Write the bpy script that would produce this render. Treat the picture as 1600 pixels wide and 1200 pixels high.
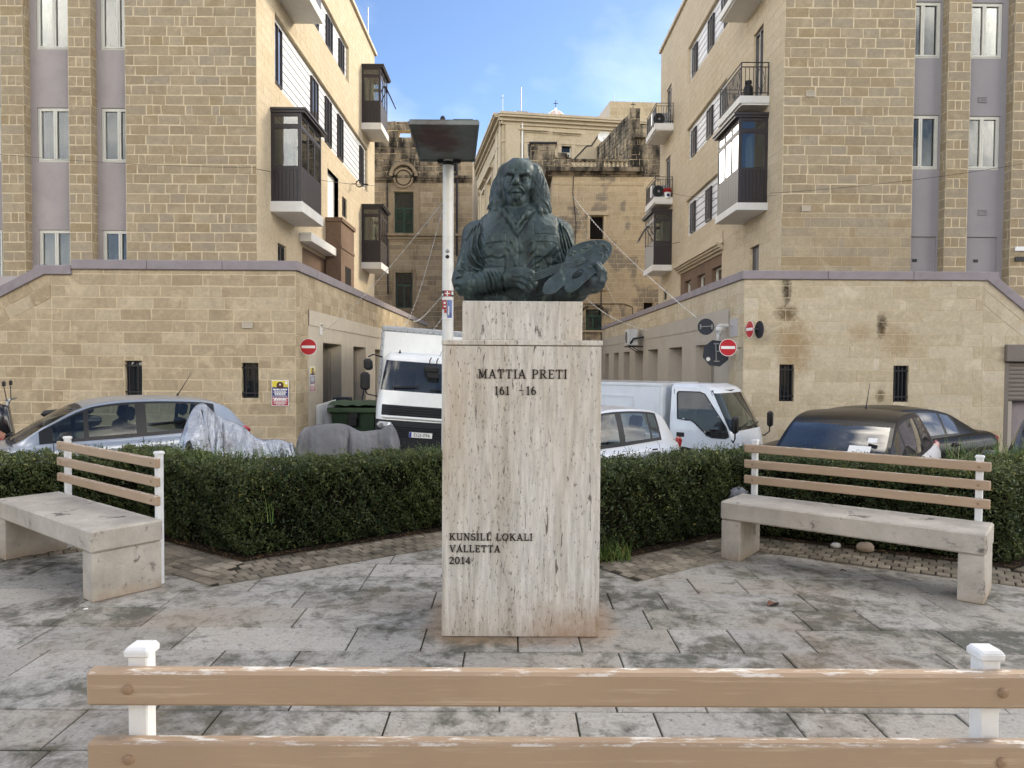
import bpy, math, random
import numpy as np
from mathutils import Vector, Matrix

for _o in list(bpy.data.objects):
    bpy.data.objects.remove(_o)
SC = bpy.context.scene
COL = SC.collection
R = math.radians
rng = random.Random(7)

# ------------------------------------------------------------------ camera
F = 1150.0
CAMP = Vector((0.0, 0.0, 1.62))
PITCH = -math.atan(34.0 / F)
YAW = -2.0 / F
ROLL = R(0.36)
CROT = (Matrix.Rotation(YAW, 3, 'Z') @ Matrix.Rotation(R(90) + PITCH, 3, 'X') @ Matrix.Rotation(ROLL, 3, 'Z'))
cam_d = bpy.data.cameras.new('camera')
cam = bpy.data.objects.new('camera', cam_d)
COL.objects.link(cam)
cam.matrix_world = Matrix.Translation(CAMP) @ CROT.to_4x4()
cam_d.sensor_width = 36.0
cam_d.lens = F / 1600.0 * 36.0
cam_d.clip_start = 0.05
cam_d.clip_end = 3000.0
SC.camera = cam

# ------------------------------------------------------------------ sky, sun, exposure
SUN_AZ = R(36.0)      # measured from +X towards +Y
SUN_EL = R(27.0)
world = bpy.data.worlds.new('World')
SC.world = world
world.use_nodes = True
wn = world.node_tree
wn.nodes.clear()
w_out = wn.nodes.new('ShaderNodeOutputWorld')
w_bg = wn.nodes.new('ShaderNodeBackground')
w_bg.inputs['Strength'].default_value = 0.05
w_sky = wn.nodes.new('ShaderNodeTexSky')
w_sky.sky_type = 'NISHITA'
w_sky.sun_disc = False
w_sky.sun_elevation = SUN_EL
w_sky.sun_rotation = R(90) - SUN_AZ
w_sky.altitude = 20
w_sky.air_density = 0.72
w_sky.dust_density = 0.5
w_sky.ozone_density = 3.0
# broken cloud: a slow noise says where cloud banks lie, a finer one gives them their edges
w_tc = wn.nodes.new('ShaderNodeTexCoord')
w_map = wn.nodes.new('ShaderNodeMapping')
w_map.inputs['Scale'].default_value = (1.0, 1.0, 1.8)
w_map.inputs['Location'].default_value = (1.58, 6.88, 6.23)
w_n = wn.nodes.new('ShaderNodeTexNoise')
for _k, _v in (('Scale', 1.25), ('Detail', 9), ('Roughness', 0.52), ('Distortion', 0.3)):
    w_n.inputs[_k].default_value = _v
w_r = wn.nodes.new('ShaderNodeValToRGB')
w_r.color_ramp.elements[0].position = 0.43
w_r.color_ramp.elements[0].color = (0, 0, 0, 1)
w_r.color_ramp.elements[1].position = 0.64
w_r.color_ramp.elements[1].color = (1, 1, 1, 1)
w_e = w_r.color_ramp.elements.new(0.51)
w_e.color = (0.03, 0.03, 0.03, 1)
w_mix = wn.nodes.new('ShaderNodeMixRGB')
w_mix.inputs['Color2'].default_value = (43.0, 39.6, 34.4, 1)
L = wn.links.new
L(w_tc.outputs['Generated'], w_map.inputs['Vector'])
L(w_map.outputs['Vector'], w_n.inputs['Vector'])
L(w_n.outputs['Fac'], w_r.inputs['Fac'])
L(w_r.outputs['Color'], w_mix.inputs['Fac'])
L(w_sky.outputs['Color'], w_mix.inputs['Color1'])
L(w_mix.outputs['Color'], w_bg.inputs['Color'])
L(w_bg.outputs['Background'], w_out.inputs['Surface'])

sun_d = bpy.data.lights.new('sun', 'SUN')
sun_d.energy = 0.75
sun_d.angle = R(10.0)
sun_d.color = (1.0, 0.87, 0.66)
sun = bpy.data.objects.new('sun', sun_d)
COL.objects.link(sun)
_sd = Vector((math.cos(SUN_EL) * math.cos(SUN_AZ), math.cos(SUN_EL) * math.sin(SUN_AZ), math.sin(SUN_EL)))
sun.rotation_euler = _sd.to_track_quat('Z', 'Y').to_euler()
sun.location = (20, 10, 40)

SC.view_settings.view_transform = 'Standard'
SC.view_settings.look = 'None'
SC.view_settings.gamma = 1.0
SC.view_settings.use_curve_mapping = False
SC.view_settings.exposure = 2.4
SC.render.engine = 'CYCLES'
SC.cycles.use_denoising = True

# ------------------------------------------------------------------ pixel -> place (1600 px wide photograph)
def ray(px, py):
    return CROT @ Vector(((px - 800.0) / F, -(py - 600.0) / F, -1.0))
def W(px, py, Y):
    d = ray(px, py); t = (Y - CAMP.y) / d.y
    return CAMP + d * t
def SX(px, py, X):
    d = ray(px, py); t = (X - CAMP.x) / d.x
    return CAMP + d * t
def GZ(px, py, z=0.0):
    d = ray(px, py); t = (z - CAMP.z) / d.z
    return CAMP + d * t
CINV = CROT.transposed()
def proj(p):
    q = CINV @ (Vector(p) - CAMP)
    if q.z > -0.05:
        return None
    return (800 + F * q.x / -q.z, 600 - F * q.y / -q.z)

# ------------------------------------------------------------------ objects
def thing(name, label, cat, loc=(0, 0, 0), rotz=0.0, group=None):
    o = bpy.data.objects.new(name, None)
    COL.objects.link(o)
    o.location = loc
    o.rotation_euler = (0, 0, rotz)
    o.empty_display_size = 0.2
    o['label'] = label
    o['category'] = cat
    if group:
        o['group'] = group
    return o
def tag(o, label, cat, group=None):
    o['label'] = label
    o['category'] = cat
    if group:
        o['group'] = group
    return o
def root_of(o):
    while o.parent is not None:
        o = o.parent
    return o
def basis(o):
    return Matrix.Translation(o.location) @ o.rotation_euler.to_matrix().to_4x4()
def copy_tree(o, parent=None):
    c = o.copy()
    COL.objects.link(c)
    c.parent = parent
    for ch in list(o.children):
        copy_tree(ch, c)
    return c

class MB:
    """collects shapes; build() links them as one mesh object"""
    def __init__(s):
        s.v = []; s.f = []; s.m = []; s.r = []; s.cm = 0; s.cr = 0.5
    def add(s, vs, fs, m=None, r=None):
        b = len(s.v)
        s.v.extend([tuple(v) for v in vs])
        for f in fs:
            s.f.append([b + i for i in f])
            s.m.append(s.cm if m is None else m)
            s.r.append(s.cr if r is None else r)
    def quad(s, a, b, c, d, m=None, r=None):
        s.add([a, b, c, d], [[0, 1, 2, 3]], m, r)
    def box(s, x0, y0, z0, x1, y1, z1, m=None, r=None, ch=0.0):
        if x0 > x1: x0, x1 = x1, x0
        if y0 > y1: y0, y1 = y1, y0
        if z0 > z1: z0, z1 = z1, z0
        if ch <= 0:
            vs = [(x, y, z) for z in (z0, z1) for y in (y0, y1) for x in (x0, x1)]
            s.add(vs, [[0, 2, 3, 1], [4, 5, 7, 6], [0, 1, 5, 4], [1, 3, 7, 5], [3, 2, 6, 7], [2, 0, 4, 6]], m, r)
        else:
            s.cbox(Vector(((x0 + x1) / 2, (y0 + y1) / 2, (z0 + z1) / 2)), Vector((1, 0, 0)), Vector((0, 1, 0)), Vector((0, 0, 1)),
                   (x1 - x0) / 2, (y1 - y0) / 2, (z1 - z0) / 2, ch, m, r)
    def cbox(s, c, ax, ay, az, hx, hy, hz, ch=0.01, m=None, r=None):
        """chamfered box round centre c with axes"""
        ch = min(ch, hx * .9, hy * .9, hz * .9)
        vs = []; idx = {}
        for k, sg in enumerate([(a, b, d) for a in (-1, 1) for b in (-1, 1) for d in (-1, 1)]):
            for t in range(3):
                h = [hx - ch, hy - ch, hz - ch]
                h[t] = [hx, hy, hz][t]
                idx[(sg, t)] = len(vs)
                vs.append(c + ax * (sg[0] * h[0]) + ay * (sg[1] * h[1]) + az * (sg[2] * h[2]))
        fs = []
        for t in range(3):
            o1, o2 = (t + 1) % 3, (t + 2) % 3
            for sg in (-1, 1):
                loop = []
                for (p, q) in ((-1, -1), (1, -1), (1, 1), (-1, 1)):
                    k = [0, 0, 0]; k[t] = sg; k[o1] = p; k[o2] = q
                    loop.append(idx[(tuple(k), t)])
                fs.append(loop if sg > 0 else loop[::-1])
        for t in range(3):
            o1, o2 = (t + 1) % 3, (t + 2) % 3
            for p in (-1, 1):
                for q in (-1, 1):
                    k0 = [0, 0, 0]; k1 = [0, 0, 0]
                    k0[o1] = k1[o1] = p; k0[o2] = k1[o2] = q
                    k0[t] = -1; k1[t] = 1
                    fs.append([idx[(tuple(k0), o1)], idx[(tuple(k1), o1)], idx[(tuple(k1), o2)], idx[(tuple(k0), o2)]])
        for sg in [(a, b, d) for a in (-1, 1) for b in (-1, 1) for d in (-1, 1)]:
            fs.append([idx[(sg, 0)], idx[(sg, 1)], idx[(sg, 2)]])
        s.add(vs, fs, m, r)
    def bar(s, a, b, w, h, up=(0, 0, 1), m=None, ch=0.0, r=None):
        """rectangular bar from a to b: w across, h along up"""
        a = Vector(a); b = Vector(b); d = b - a; ln = d.length
        if ln < 1e-6: return
        d.normalize(); up = Vector(up)
        x = d.cross(up)
        if x.length < 1e-4: x = d.cross(Vector((0, 1, 0)))
        x.normalize(); z = x.cross(d).normalized()
        if ch > 0:
            s.cbox((a + b) / 2, x, d, z, w / 2, ln / 2, h / 2, ch, m, r)
        else:
            vs = []
            for p in (a, b):
                for (i, j) in ((-1, -1), (1, -1), (1, 1), (-1, 1)):
                    vs.append(p + x * (i * w / 2) + z * (j * h / 2))
            s.add(vs, [[3, 2, 1, 0], [4, 5, 6, 7], [0, 1, 5, 4], [1, 2, 6, 5], [2, 3, 7, 6], [3, 0, 4, 7]], m, r)
    def tube(s, pts, rad, n=8, m=None, cap=True, r=None):
        pts = [Vector(p) for p in pts]
        rads = rad if isinstance(rad, (list, tuple)) else [rad] * len(pts)
        rings = []; prev = None; vs = []; fs = []
        for i, p in enumerate(pts):
            d = (pts[min(i + 1, len(pts) - 1)] - pts[max(i - 1, 0)])
            d = d.normalized() if d.length > 1e-9 else Vector((0, 0, 1))
            if prev is None:
                x = d.cross(Vector((0, 0, 1)))
                if x.length < 1e-3: x = d.cross(Vector((0, 1, 0)))
            else:
                x = prev - d * prev.dot(d)
            x.normalize(); prev = x; y = d.cross(x)
            rings.append(len(vs))
            for k in range(n):
                t = 2 * math.pi * k / n
                vs.append(p + (x * math.cos(t) + y * math.sin(t)) * rads[i])
        for i in range(len(pts) - 1):
            for k in range(n):
                k2 = (k + 1) % n
                fs.append([rings[i] + k, rings[i] + k2, rings[i + 1] + k2, rings[i + 1] + k])
        if cap:
            fs.append([rings[0] + k for k in range(n)][::-1])
            fs.append([rings[-1] + k for k in range(n)])
        s.add(vs, fs, m, r)
    def disc(s, c, ax, rad, th, n=28, m=None, r=None):
        c = Vector(c); ax = Vector(ax).normalized()
        s.tube([c - ax * th / 2, c + ax * th / 2], rad, n, m, True, r)
    def ring(s, c, ax, r0, r1, th, n=24, m=None):
        c = Vector(c); ax = Vector(ax).normalized()
        x = ax.cross(Vector((0, 0, 1)))
        if x.length < 1e-3: x = Vector((1, 0, 0))
        x.normalize(); y = ax.cross(x); vs = []; fs = []
        for k in range(n):
            t = 2 * math.pi * k / n; d = x * math.cos(t) + y * math.sin(t)
            vs += [c + d * r0 - ax * th / 2, c + d * r1 - ax * th / 2, c + d * r1 + ax * th / 2, c + d * r0 + ax * th / 2]
        for k in range(n):
            a = 4 * k; b = 4 * ((k + 1) % n)
            for j in range(4):
                j2 = (j + 1) % 4
                fs.append([a + j, a + j2, b + j2, b + j])
        s.add(vs, fs, m)
    def ball(s, c, rx, ry=None, rz=None, nu=12, nv=8, m=None, r=None):
        ry = rx if ry is None else ry; rz = rx if rz is None else rz
        c = Vector(c); vs = []; fs = []
        for j in range(nv + 1):
            ph = math.pi * j / nv
            for i in range(nu):
                th = 2 * math.pi * i / nu
                vs.append(c + Vector((rx * math.sin(ph) * math.cos(th), ry * math.sin(ph) * math.sin(th), rz * math.cos(ph))))
        for j in range(nv):
            for i in range(nu):
                i2 = (i + 1) % nu
                fs.append([j * nu + i, (j + 1) * nu + i, (j + 1) * nu + i2, j * nu + i2])
        s.add(vs, fs, m, r)
    def prism(s, poly, vec, m=None, r=None):
        """poly = list of 3-D points, extruded along vec"""
        n = len(poly); vec = Vector(vec)
        vs = [Vector(p) for p in poly] + [Vector(p) + vec for p in poly]
        fs = [list(range(n))[::-1], list(range(n, 2 * n))]
        for i in range(n):
            j = (i + 1) % n
            fs.append([i, j, n + j, n + i])
        s.add(vs, fs, m, r)
    def grid(s, pts, m=None, closed=False, r=None):
        """pts[i][j] grid of points"""
        nu = len(pts); nv = len(pts[0]); vs = [p for row in pts for p in row]; fs = []
        for i in range(nu - 1):
            for j in range(nv - 1 if not closed else nv):
                j2 = (j + 1) % nv
                fs.append([i * nv + j, i * nv + j2, (i + 1) * nv + j2, (i + 1) * nv + j])
        s.add(vs, fs, m, r)
    def weld(s):
        k = {}; mp = []; nv = []
        for v in s.v:
            q = (round(v[0], 4), round(v[1], 4), round(v[2], 4))
            if q not in k: k[q] = len(nv); nv.append(v)
            mp.append(k[q])
        F_ = []; M_ = []; R_ = []
        for f, m, r in zip(s.f, s.m, s.r):
            g = []
            for i in f:
                i = mp[i]
                if i not in g: g.append(i)
            if len(g) >= 3: F_.append(g); M_.append(m); R_.append(r)
        s.v, s.f, s.m, s.r = nv, F_, M_, R_
    def build(s, name, mats, parent=None, smooth=False, world=True, bevel=0.0, xf=None):
        me = bpy.data.meshes.new(name)
        if smooth: s.weld()
        vs = s.v
        if xf is not None:
            vs = [tuple(xf @ Vector(v)) for v in vs]
        if parent is not None and world:
            inv = basis(root_of(parent)).inverted()
            vs = [tuple(inv @ Vector(v)) for v in vs]
        me.from_pydata(vs, [], s.f)
        if not isinstance(mats, (list, tuple)): mats = [mats]
        for mm in mats: me.materials.append(mm)
        if len(mats) > 1:
            me.polygons.foreach_set('material_index', s.m)
        at = me.attributes.new('rnd', 'FLOAT', 'FACE')
        at.data.foreach_set('value', s.r)
        if smooth is True:
            me.polygons.foreach_set('use_smooth', [True] * len(s.f))
        me.update()
        o = bpy.data.objects.new(name, me)
        COL.objects.link(o)
        o.parent = parent
        if smooth == 'auto':
            me.polygons.foreach_set('use_smooth', [True] * len(s.f))
            es = me.attributes.new('sharp_edge', 'BOOLEAN', 'EDGE')
            fn = {}
            for p in me.polygons:
                for ek in p.edge_keys:
                    fn.setdefault(ek, []).append(p.normal)
            vals = []
            for e in me.edges:
                k = fn.get(tuple(sorted(e.vertices)), [])
                vals.append(not (len(k) == 2 and k[0].dot(k[1]) > 0.75))
            es.data.foreach_set('value', vals)
        if bevel > 0:
            bv = o.modifiers.new('bevel', 'BEVEL')
            bv.width = bevel; bv.segments = 2; bv.limit_method = 'ANGLE'; bv.angle_limit = R(40)
        return o

def structure(o, kind='structure'):
    o['kind'] = kind
    return o

# ------------------------------------------------------------------ materials
def c3(r, g, b):
    f = lambda x: ((x / 255.0 + 0.055) / 1.055) ** 2.4 if x > 10.3 else x / 255.0 / 12.92
    return (f(r), f(g), f(b))
class NT:
    def __init__(s, name):
        s.mat = bpy.data.materials.new(name)
        s.mat.use_nodes = True
        s.t = s.mat.node_tree
        s.b = s.t.nodes['Principled BSDF']
        s.out = s.t.nodes['Material Output']
        s._oc = None
    def n(s, typ, ins=None, **kw):
        nd = s.t.nodes.new(typ)
        for k, v in kw.items(): setattr(nd, k, v)
        for k, v in (ins or {}).items(): s.set(nd.inputs[k], v)
        return nd
    def set(s, sock, v):
        if hasattr(v, 'is_output'): s.t.links.new(v, sock)
        elif isinstance(v, (tuple, list)) and sock.type == 'RGBA' and len(v) == 3: sock.default_value = (*v, 1)
        else: sock.default_value = v
    def oc(s):
        if s._oc is None: s._oc = s.n('ShaderNodeTexCoord').outputs['Object']
        return s._oc
    def mapping(s, scale=(1, 1, 1), loc=(0, 0, 0), rot=(0, 0, 0), vec=None):
        return s.n('ShaderNodeMapping', {'Vector': vec or s.oc(), 'Scale': scale, 'Location': loc, 'Rotation': rot}).outputs[0]
    def noise(s, scale, detail=4, rough=.55, vec=None, dist=0.0):
        return s.n('ShaderNodeTexNoise', {'Vector': vec or s.oc(), 'Scale': scale, 'Detail': detail, 'Roughness': rough, 'Distortion': dist}).outputs['Fac']
    def ramp(s, fac, stops):
        nd = s.n('ShaderNodeValToRGB', {'Fac': fac}); cr = nd.color_ramp
        while len(cr.elements) < len(stops): cr.elements.new(0.5)
        for e, (p, c) in zip(cr.elements, stops):
            e.position = p
            e.color = (*c, 1) if isinstance(c, (tuple, list)) else (c, c, c, 1)
        return nd.outputs[0]
    def mix(s, fac, a, b, mode='MIX'):
        nd = s.n('ShaderNodeMixRGB', {'Fac': fac, 'Color1': a, 'Color2': b}, blend_type=mode)
        return nd.outputs[0]
    def math(s, op, a, b=0.0, c=0.0):
        nd = s.n('ShaderNodeMath', {0: a, 1: b, 2: c}, operation=op)
        return nd.outputs[0]
    def bump(s, h, strength=.3, dist=.01):
        nd = s.n('ShaderNodeBump', {'Height': h, 'Strength': strength, 'Distance': dist})
        s.set(s.b.inputs['Normal'], nd.outputs[0])
    def done(s, col=None, rough=None, metal=None, spec=None, coat=None):
        if col is not None: s.set(s.b.inputs['Base Color'], col)
        if rough is not None: s.set(s.b.inputs['Roughness'], rough)
        if metal is not None: s.set(s.b.inputs['Metallic'], metal)
        if spec is not None: s.set(s.b.inputs['Specular IOR Level'], spec)
        if coat is not None:
            s.set(s.b.inputs['Coat Weight'], coat); s.set(s.b.inputs['Coat Roughness'], 0.04)
        return s.mat
_mc = {}
def pm(name, col, rough=.6, metal=0.0, var=.12, vs=3.0, bump=0.0, bs=60.0, spec=.4, coat=None, dirt=0.0, dirtcol=(.05, .045, .035)):
    """plain material with a little mottling"""
    if name in _mc: return _mc[name]
    t = NT(name)
    a = tuple(x * (1 - var) for x in col); b = tuple(min(1, x * (1 + var)) for x in col)
    c = t.ramp(t.noise(vs, 5, .6), [(.3, a), (.7, b)])
    if dirt > 0:
        c = t.mix(t.ramp(t.noise(vs * 2.3, 6, .65), [(.5, 0.0), (.78, dirt)]), c, dirtcol)
    if bump > 0: t.bump(t.noise(bs, 4, .6), bump, .004)
    _mc[name] = t.done(c, rough, metal, spec, coat)
    return _mc[name]

def stone_mat(name, cols, dirt=.25, dirtcol=(.055, .05, .04), grain=.5, stains=(), patch=None, bump=.35, blotch=None, dlo=.52):
    """limestone block: tint per block from the 'rnd' attribute, weathering, pits, shaped stains (x, y, z, rx, rz, strength, colour)"""
    t = NT(name)
    at = t.n('ShaderNodeAttribute', attribute_name='rnd').outputs['Fac']
    n = len(cols)
    base = t.ramp(at, [(i / max(1, n - 1), c) for i, c in enumerate(cols)])
    big = t.noise(.55, 5, .6)
    med = t.noise(5.0, 6, .65)
    fin = t.noise(38.0, 5, .7)
    base = t.mix(.6, base, t.ramp(t.noise(13.0, 5, .75), [(.3, .66), (.62, 1.05)]), 'MULTIPLY')
    base = t.mix(t.ramp(big, [(.35, 0.0), (.7, .35)]), base, tuple(x * .8 for x in cols[0]))
    base = t.mix(grain, base, t.ramp(med, [(.25, .62), (.72, 1.0)]), 'MULTIPLY')
    base = t.mix(.35, base, t.ramp(fin, [(.3, .7), (.7, 1.0)]), 'MULTIPLY')
    if blotch:
        base = t.mix(t.ramp(t.noise(2.2, 6, .7, dist=.6), [(.52, 0.0), (.66, blotch[0])]), base, blotch[1])
    if dirt > 0:
        dn = t.noise(1.0, 7, .68, vec=t.mapping((1.4, 1.4, .45)))
        base = t.mix(t.ramp(dn, [(dlo, 0.0), (dlo + .2, dirt)]), base, dirtcol)
    if patch:
        base = t.mix(t.ramp(t.noise(patch[0], 3, .5), [(patch[1], 0.0), (patch[1] + .03, patch[2])]), base, patch[3])
    if stains:
        sep = t.n('ShaderNodeSeparateXYZ', {0: t.oc()})
        nz = t.math('MULTIPLY_ADD', t.noise(7.0, 8, .75), 2.8, -1.4)
        for (sx, sy, sz, rx, rz, st, sc, axis) in stains:
            hx = t.math('DIVIDE', t.math('SUBTRACT', sep.outputs[axis], (sx, sy)[axis]), rx)
            hz = t.math('DIVIDE', t.math('SUBTRACT', sep.outputs[2], sz), rz)
            d = t.math('ADD', t.math('MULTIPLY', hx, hx), t.math('MULTIPLY', hz, hz))
            d = t.math('ADD', d, nz)
            fac = t.ramp(d, [(0.0, st), (1.2, 0.0)])
            base = t.mix(fac, base, sc)
    pit = t.ramp(t.noise(24.0, 4, .7), [(.28, 0.0), (.42, 1.0)])
    h = t.math('ADD', t.math('MULTIPLY', med, .7), t.math('MULTIPLY', pit, .35))
    t.bump(h, bump, .02)
    return t.done(base, .9, 0, .2)

def glass_mat(name, tint=(.9, .95, .95), clear=.55, rough=.02, deep=(.02, .025, .03), refl=.8):
    """window glass: reflects like glass, lets part of what is behind show"""
    t = NT(name)
    t.b.inputs['Base Color'].default_value = (*deep, 1)
    t.b.inputs['Roughness'].default_value = rough
    t.b.inputs['Specular IOR Level'].default_value = 0.0
    t.b.inputs['IOR'].default_value = 1.5
    gl = t.n('ShaderNodeBsdfGlossy', {'Color': (1, 1, 1), 'Roughness': rough})
    tr = t.n('ShaderNodeBsdfTransparent', {'Color': tint})
    fr = t.n('ShaderNodeFresnel', {'IOR': 1.6})
    wob = t.n('ShaderNodeBump', {'Height': t.noise(1.6, 2, .5), 'Strength': .06, 'Distance': .05})
    t.set(gl.inputs['Normal'], wob.outputs[0])
    m0 = t.n('ShaderNodeMixShader', {0: clear})
    t.set(m0.inputs[1], t.b.outputs[0]); t.set(m0.inputs[2], tr.outputs[0])
    m1 = t.n('ShaderNodeMixShader')
    t.set(m1.inputs[0], t.math('MULTIPLY_ADD', fr.outputs[0], refl, .0)); t.set(m1.inputs[1], m0.outputs[0]); t.set(m1.inputs[2], gl.outputs[0])
    t.set(t.out.inputs['Surface'], m1.outputs[0])
    return t.mat
# ------------------------------------------------------------------ shared materials
MORTAR = pm('pointing_mortar', c3(202, 186, 156), .95, 0, .12, 6, .4, 50, .1)
ST_UP = stone_mat('limestone_upper', [c3(164, 147, 120), c3(178, 162, 134), c3(170, 150, 116), c3(186, 170, 142), c3(170, 157, 135), c3(178, 160, 130)], .25, c3(116, 108, 94), .6, blotch=(.38, c3(192, 176, 146)), bump=.6)
ST_SIDE = stone_mat('limestone_street', [c3(204, 188, 160), c3(212, 197, 171), c3(206, 190, 162)], .12, c3(150, 134, 108), .35)
SD = c3(52, 42, 28)
OCH = c3(140, 108, 62)
ST_PL = stone_mat('limestone_podium_west', [c3(186, 168, 138), c3(202, 184, 154), c3(178, 160, 130), c3(208, 192, 164), c3(194, 176, 145)], .4, c3(112, 98, 78), .6, blotch=(.55, c3(212, 194, 162)), bump=.6)
_s = lambda px, py, rx, rz, st, col, ax=0: (W(px, py, 17.2).x - 9, 0.0, W(px, py, 17.2).z + 1.0, rx, rz, st, col, ax)
ST_PR = stone_mat('limestone_podium_east', [c3(202, 186, 156), c3(218, 204, 178), c3(200, 184, 154), c3(222, 210, 186)], .22, c3(140, 122, 94), .5, blotch=(.45, c3(222, 210, 184)), bump=.6,
    stains=(_s(1229, 452, .13, .45, .95, SD), _s(1229, 490, .32, .22, .85, c3(90, 72, 44)), _s(1240, 545, .5, .85, .6, OCH), _s(1377, 508, .14, .36, .95, SD),
            _s(1400, 530, .5, .45, .45, OCH), _s(1375, 618, .13, .2, .8, c3(84, 70, 46)), _s(1345, 520, .4, .25, .35, OCH), _s(1420, 436, .3, .12, .4, OCH)))
ST_BG = stone_mat('old_limestone', [c3(182, 164, 136), c3(196, 180, 152), c3(172, 156, 130), c3(160, 148, 128), c3(200, 184, 160)], .65, c3(78, 68, 56), .6)
ST_BGR = stone_mat('patched_limestone', [c3(196, 178, 146), c3(202, 186, 156), c3(186, 168, 138), c3(200, 182, 152)], .3, c3(96, 86, 70), .55, patch=(.38, .54, .85, c3(124, 116, 104)))
ST_BGC = stone_mat('mansion_limestone', [c3(192, 177, 148), c3(200, 185, 158), c3(184, 169, 140)], .35, c3(120, 106, 84), .4)
ST_RUIN = stone_mat('blackened_limestone', [c3(160, 146, 124), c3(190, 174, 146), c3(136, 126, 110), c3(202, 186, 156)], .97, c3(30, 29, 28), .6, dlo=.39)
ST_PALE = stone_mat('pale_block_stone', [c3(196, 178, 146), c3(206, 190, 160), c3(186, 168, 136)], .3, c3(120, 108, 88), .5)
PORTAL = stone_mat('brown_portal_stone', [c3(126, 104, 88), c3(134, 112, 94)], .4, c3(80, 66, 56), .5)
PLASTER = pm('grey_mauve_plaster', c3(165, 157, 154), .9, 0, .07, 1.2, .15, 30, .15, dirt=.25, dirtcol=c3(128, 118, 120))
PLASTER_R = pm('grey_plaster', c3(150, 146, 147), .9, 0, .05, 1.2, .1, 30, .15, dirt=.15, dirtcol=c3(118, 114, 120))
COPING = pm('coping_grey', c3(146, 138, 140), .85, 0, .10, 2.0, .25, 25, .15, dirt=.35, dirtcol=c3(104, 98, 96))
BEIGE = pm('street_plaster', c3(196, 186, 168), .9, 0, .06, 1.5, .2, 25, .15, dirt=.3, dirtcol=c3(150, 136, 112))
BEIGE_R = pm('street_plaster_grey', c3(178, 170, 158), .9, 0, .05, 1.5, .2, 25, .15, dirt=.2, dirtcol=c3(140, 128, 110))
DOORBG = pm('garage_door_grey', c3(150, 142, 130), .7, 0, .06, 2, .1, 20, .25)
WHITE = pm('white_paint', c3(226, 226, 222), .5, 0, .04, 3, .1, 30, .4, dirt=.12, dirtcol=c3(150, 146, 138))
WHITEC = pm('white_concrete', c3(222, 220, 214), .8, 0, .05, 2, .2, 30, .2, dirt=.2, dirtcol=c3(160, 152, 140))
SOFFIT = WHITEC
SIDING = pm('white_siding', c3(206, 208, 211), .55, 0, .03, 2, 0, 30, .35, dirt=.1, dirtcol=c3(180, 180, 178))
WFRAME = pm('window_frame_cream', c3(206, 204, 192), .5, 0, .05, 4, 0, 30, .4)
DFRAME = pm('dark_frame', c3(58, 54, 54), .45, 0, .08, 4, 0, 30, .4)
BAYM = pm('brown_aluminium', c3(52, 46, 46), .42, 0, .06, 4, 0, 30, .45)
IRON = pm('black_iron', c3(38, 36, 40), .5, .3, .1, 6, 0, 30, .4)
DARKIN = pm('dark_room', c3(40, 38, 36), .9, 0, .1, 2, 0, 30, .1)
ROOMW = pm('room_wall', c3(150, 142, 130), .9, 0, .06, 2, 0, 30, .1)
CURT = pm('net_curtain', c3(166, 168, 152), .85, 0, .06, 8, 0, 30, .1)
CURT2 = pm('grey_curtain', c3(84, 88, 92), .85, 0, .06, 8, 0, 30, .1)
GREEN = pm('green_shutter', c3(44, 74, 62), .5, 0, .15, 5, .1, 40, .35)
GLASS = glass_mat('window_glass', clear=.62)
GLASS_B = glass_mat('bay_glass', clear=.8, refl=1.2)
GLASS_R = glass_mat('band_glass', clear=.3, refl=2.2)
DGLASS = glass_mat('dark_window_glass', clear=.25, refl=.6)
METAL = pm('galvanised', c3(150, 152, 154), .4, .8, .08, 5, 0, 30, .5)
BLACKP = pm('black_plastic', c3(28, 28, 30), .5, 0, .1, 5, .1, 40, .4)
FADEDG = pm('faded_green_wood', c3(70, 86, 78), .6, 0, .12, 5, .1, 40, .3)

# ------------------------------------------------------------------ wall planes and masonry
class Pl:
    def __init__(s, O, u, n):
        s.O = Vector(O); s.u = Vector(u).normalized(); s.n = Vector(n).normalized()
    def P(s, u, v, d=0.0):
        return s.O + s.u * u + Vector((0, 0, v)) + s.n * d
def front(Y): return Pl((0, Y, 0), (1, 0, 0), (0, -1, 0))
def sideL(X): return Pl((X, 0, 0), (0, 1, 0), (1, 0, 0))
def sideR(X): return Pl((X, 0, 0), (0, 1, 0), (-1, 0, 0))
def pbox(mb, pl, u0, u1, v0, v1, d0, d1, m=None, r=None):
    c = [pl.P(u, v, d) for d in (d0, d1) for v in (v0, v1) for u in (u0, u1)]
    mb.add(c, [[0, 2, 3, 1], [4, 5, 7, 6], [0, 1, 5, 4], [1, 3, 7, 5], [3, 2, 6, 7], [2, 0, 4, 6]], m, r)
def pquad(mb, pl, u0, u1, v0, v1, d, m=None, r=None):
    mb.quad(pl.P(u0, v0, d), pl.P(u1, v0, d), pl.P(u1, v1, d), pl.P(u0, v1, d), m, r)
def clip(poly, hp):
    """hp=(a,b,c): keep a*u+b*v<=c"""
    a, b, c = hp; out = []
    n = len(poly)
    for i in range(n):
        p = poly[i]; q = poly[(i + 1) % n]
        dp = a * p[0] + b * p[1] - c; dq = a * q[0] + b * q[1] - c
        if dp <= 0: out.append(p)
        if (dp < 0 < dq) or (dq < 0 < dp):
            t = dp / (dp - dq)
            out.append((p[0] + (q[0] - p[0]) * t, p[1] + (q[1] - p[1]) * t))
    return out
def area(poly):
    return .5 * sum(poly[i][0] * poly[(i + 1) % len(poly)][1] - poly[(i + 1) % len(poly)][0] * poly[i][1] for i in range(len(poly)))
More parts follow.
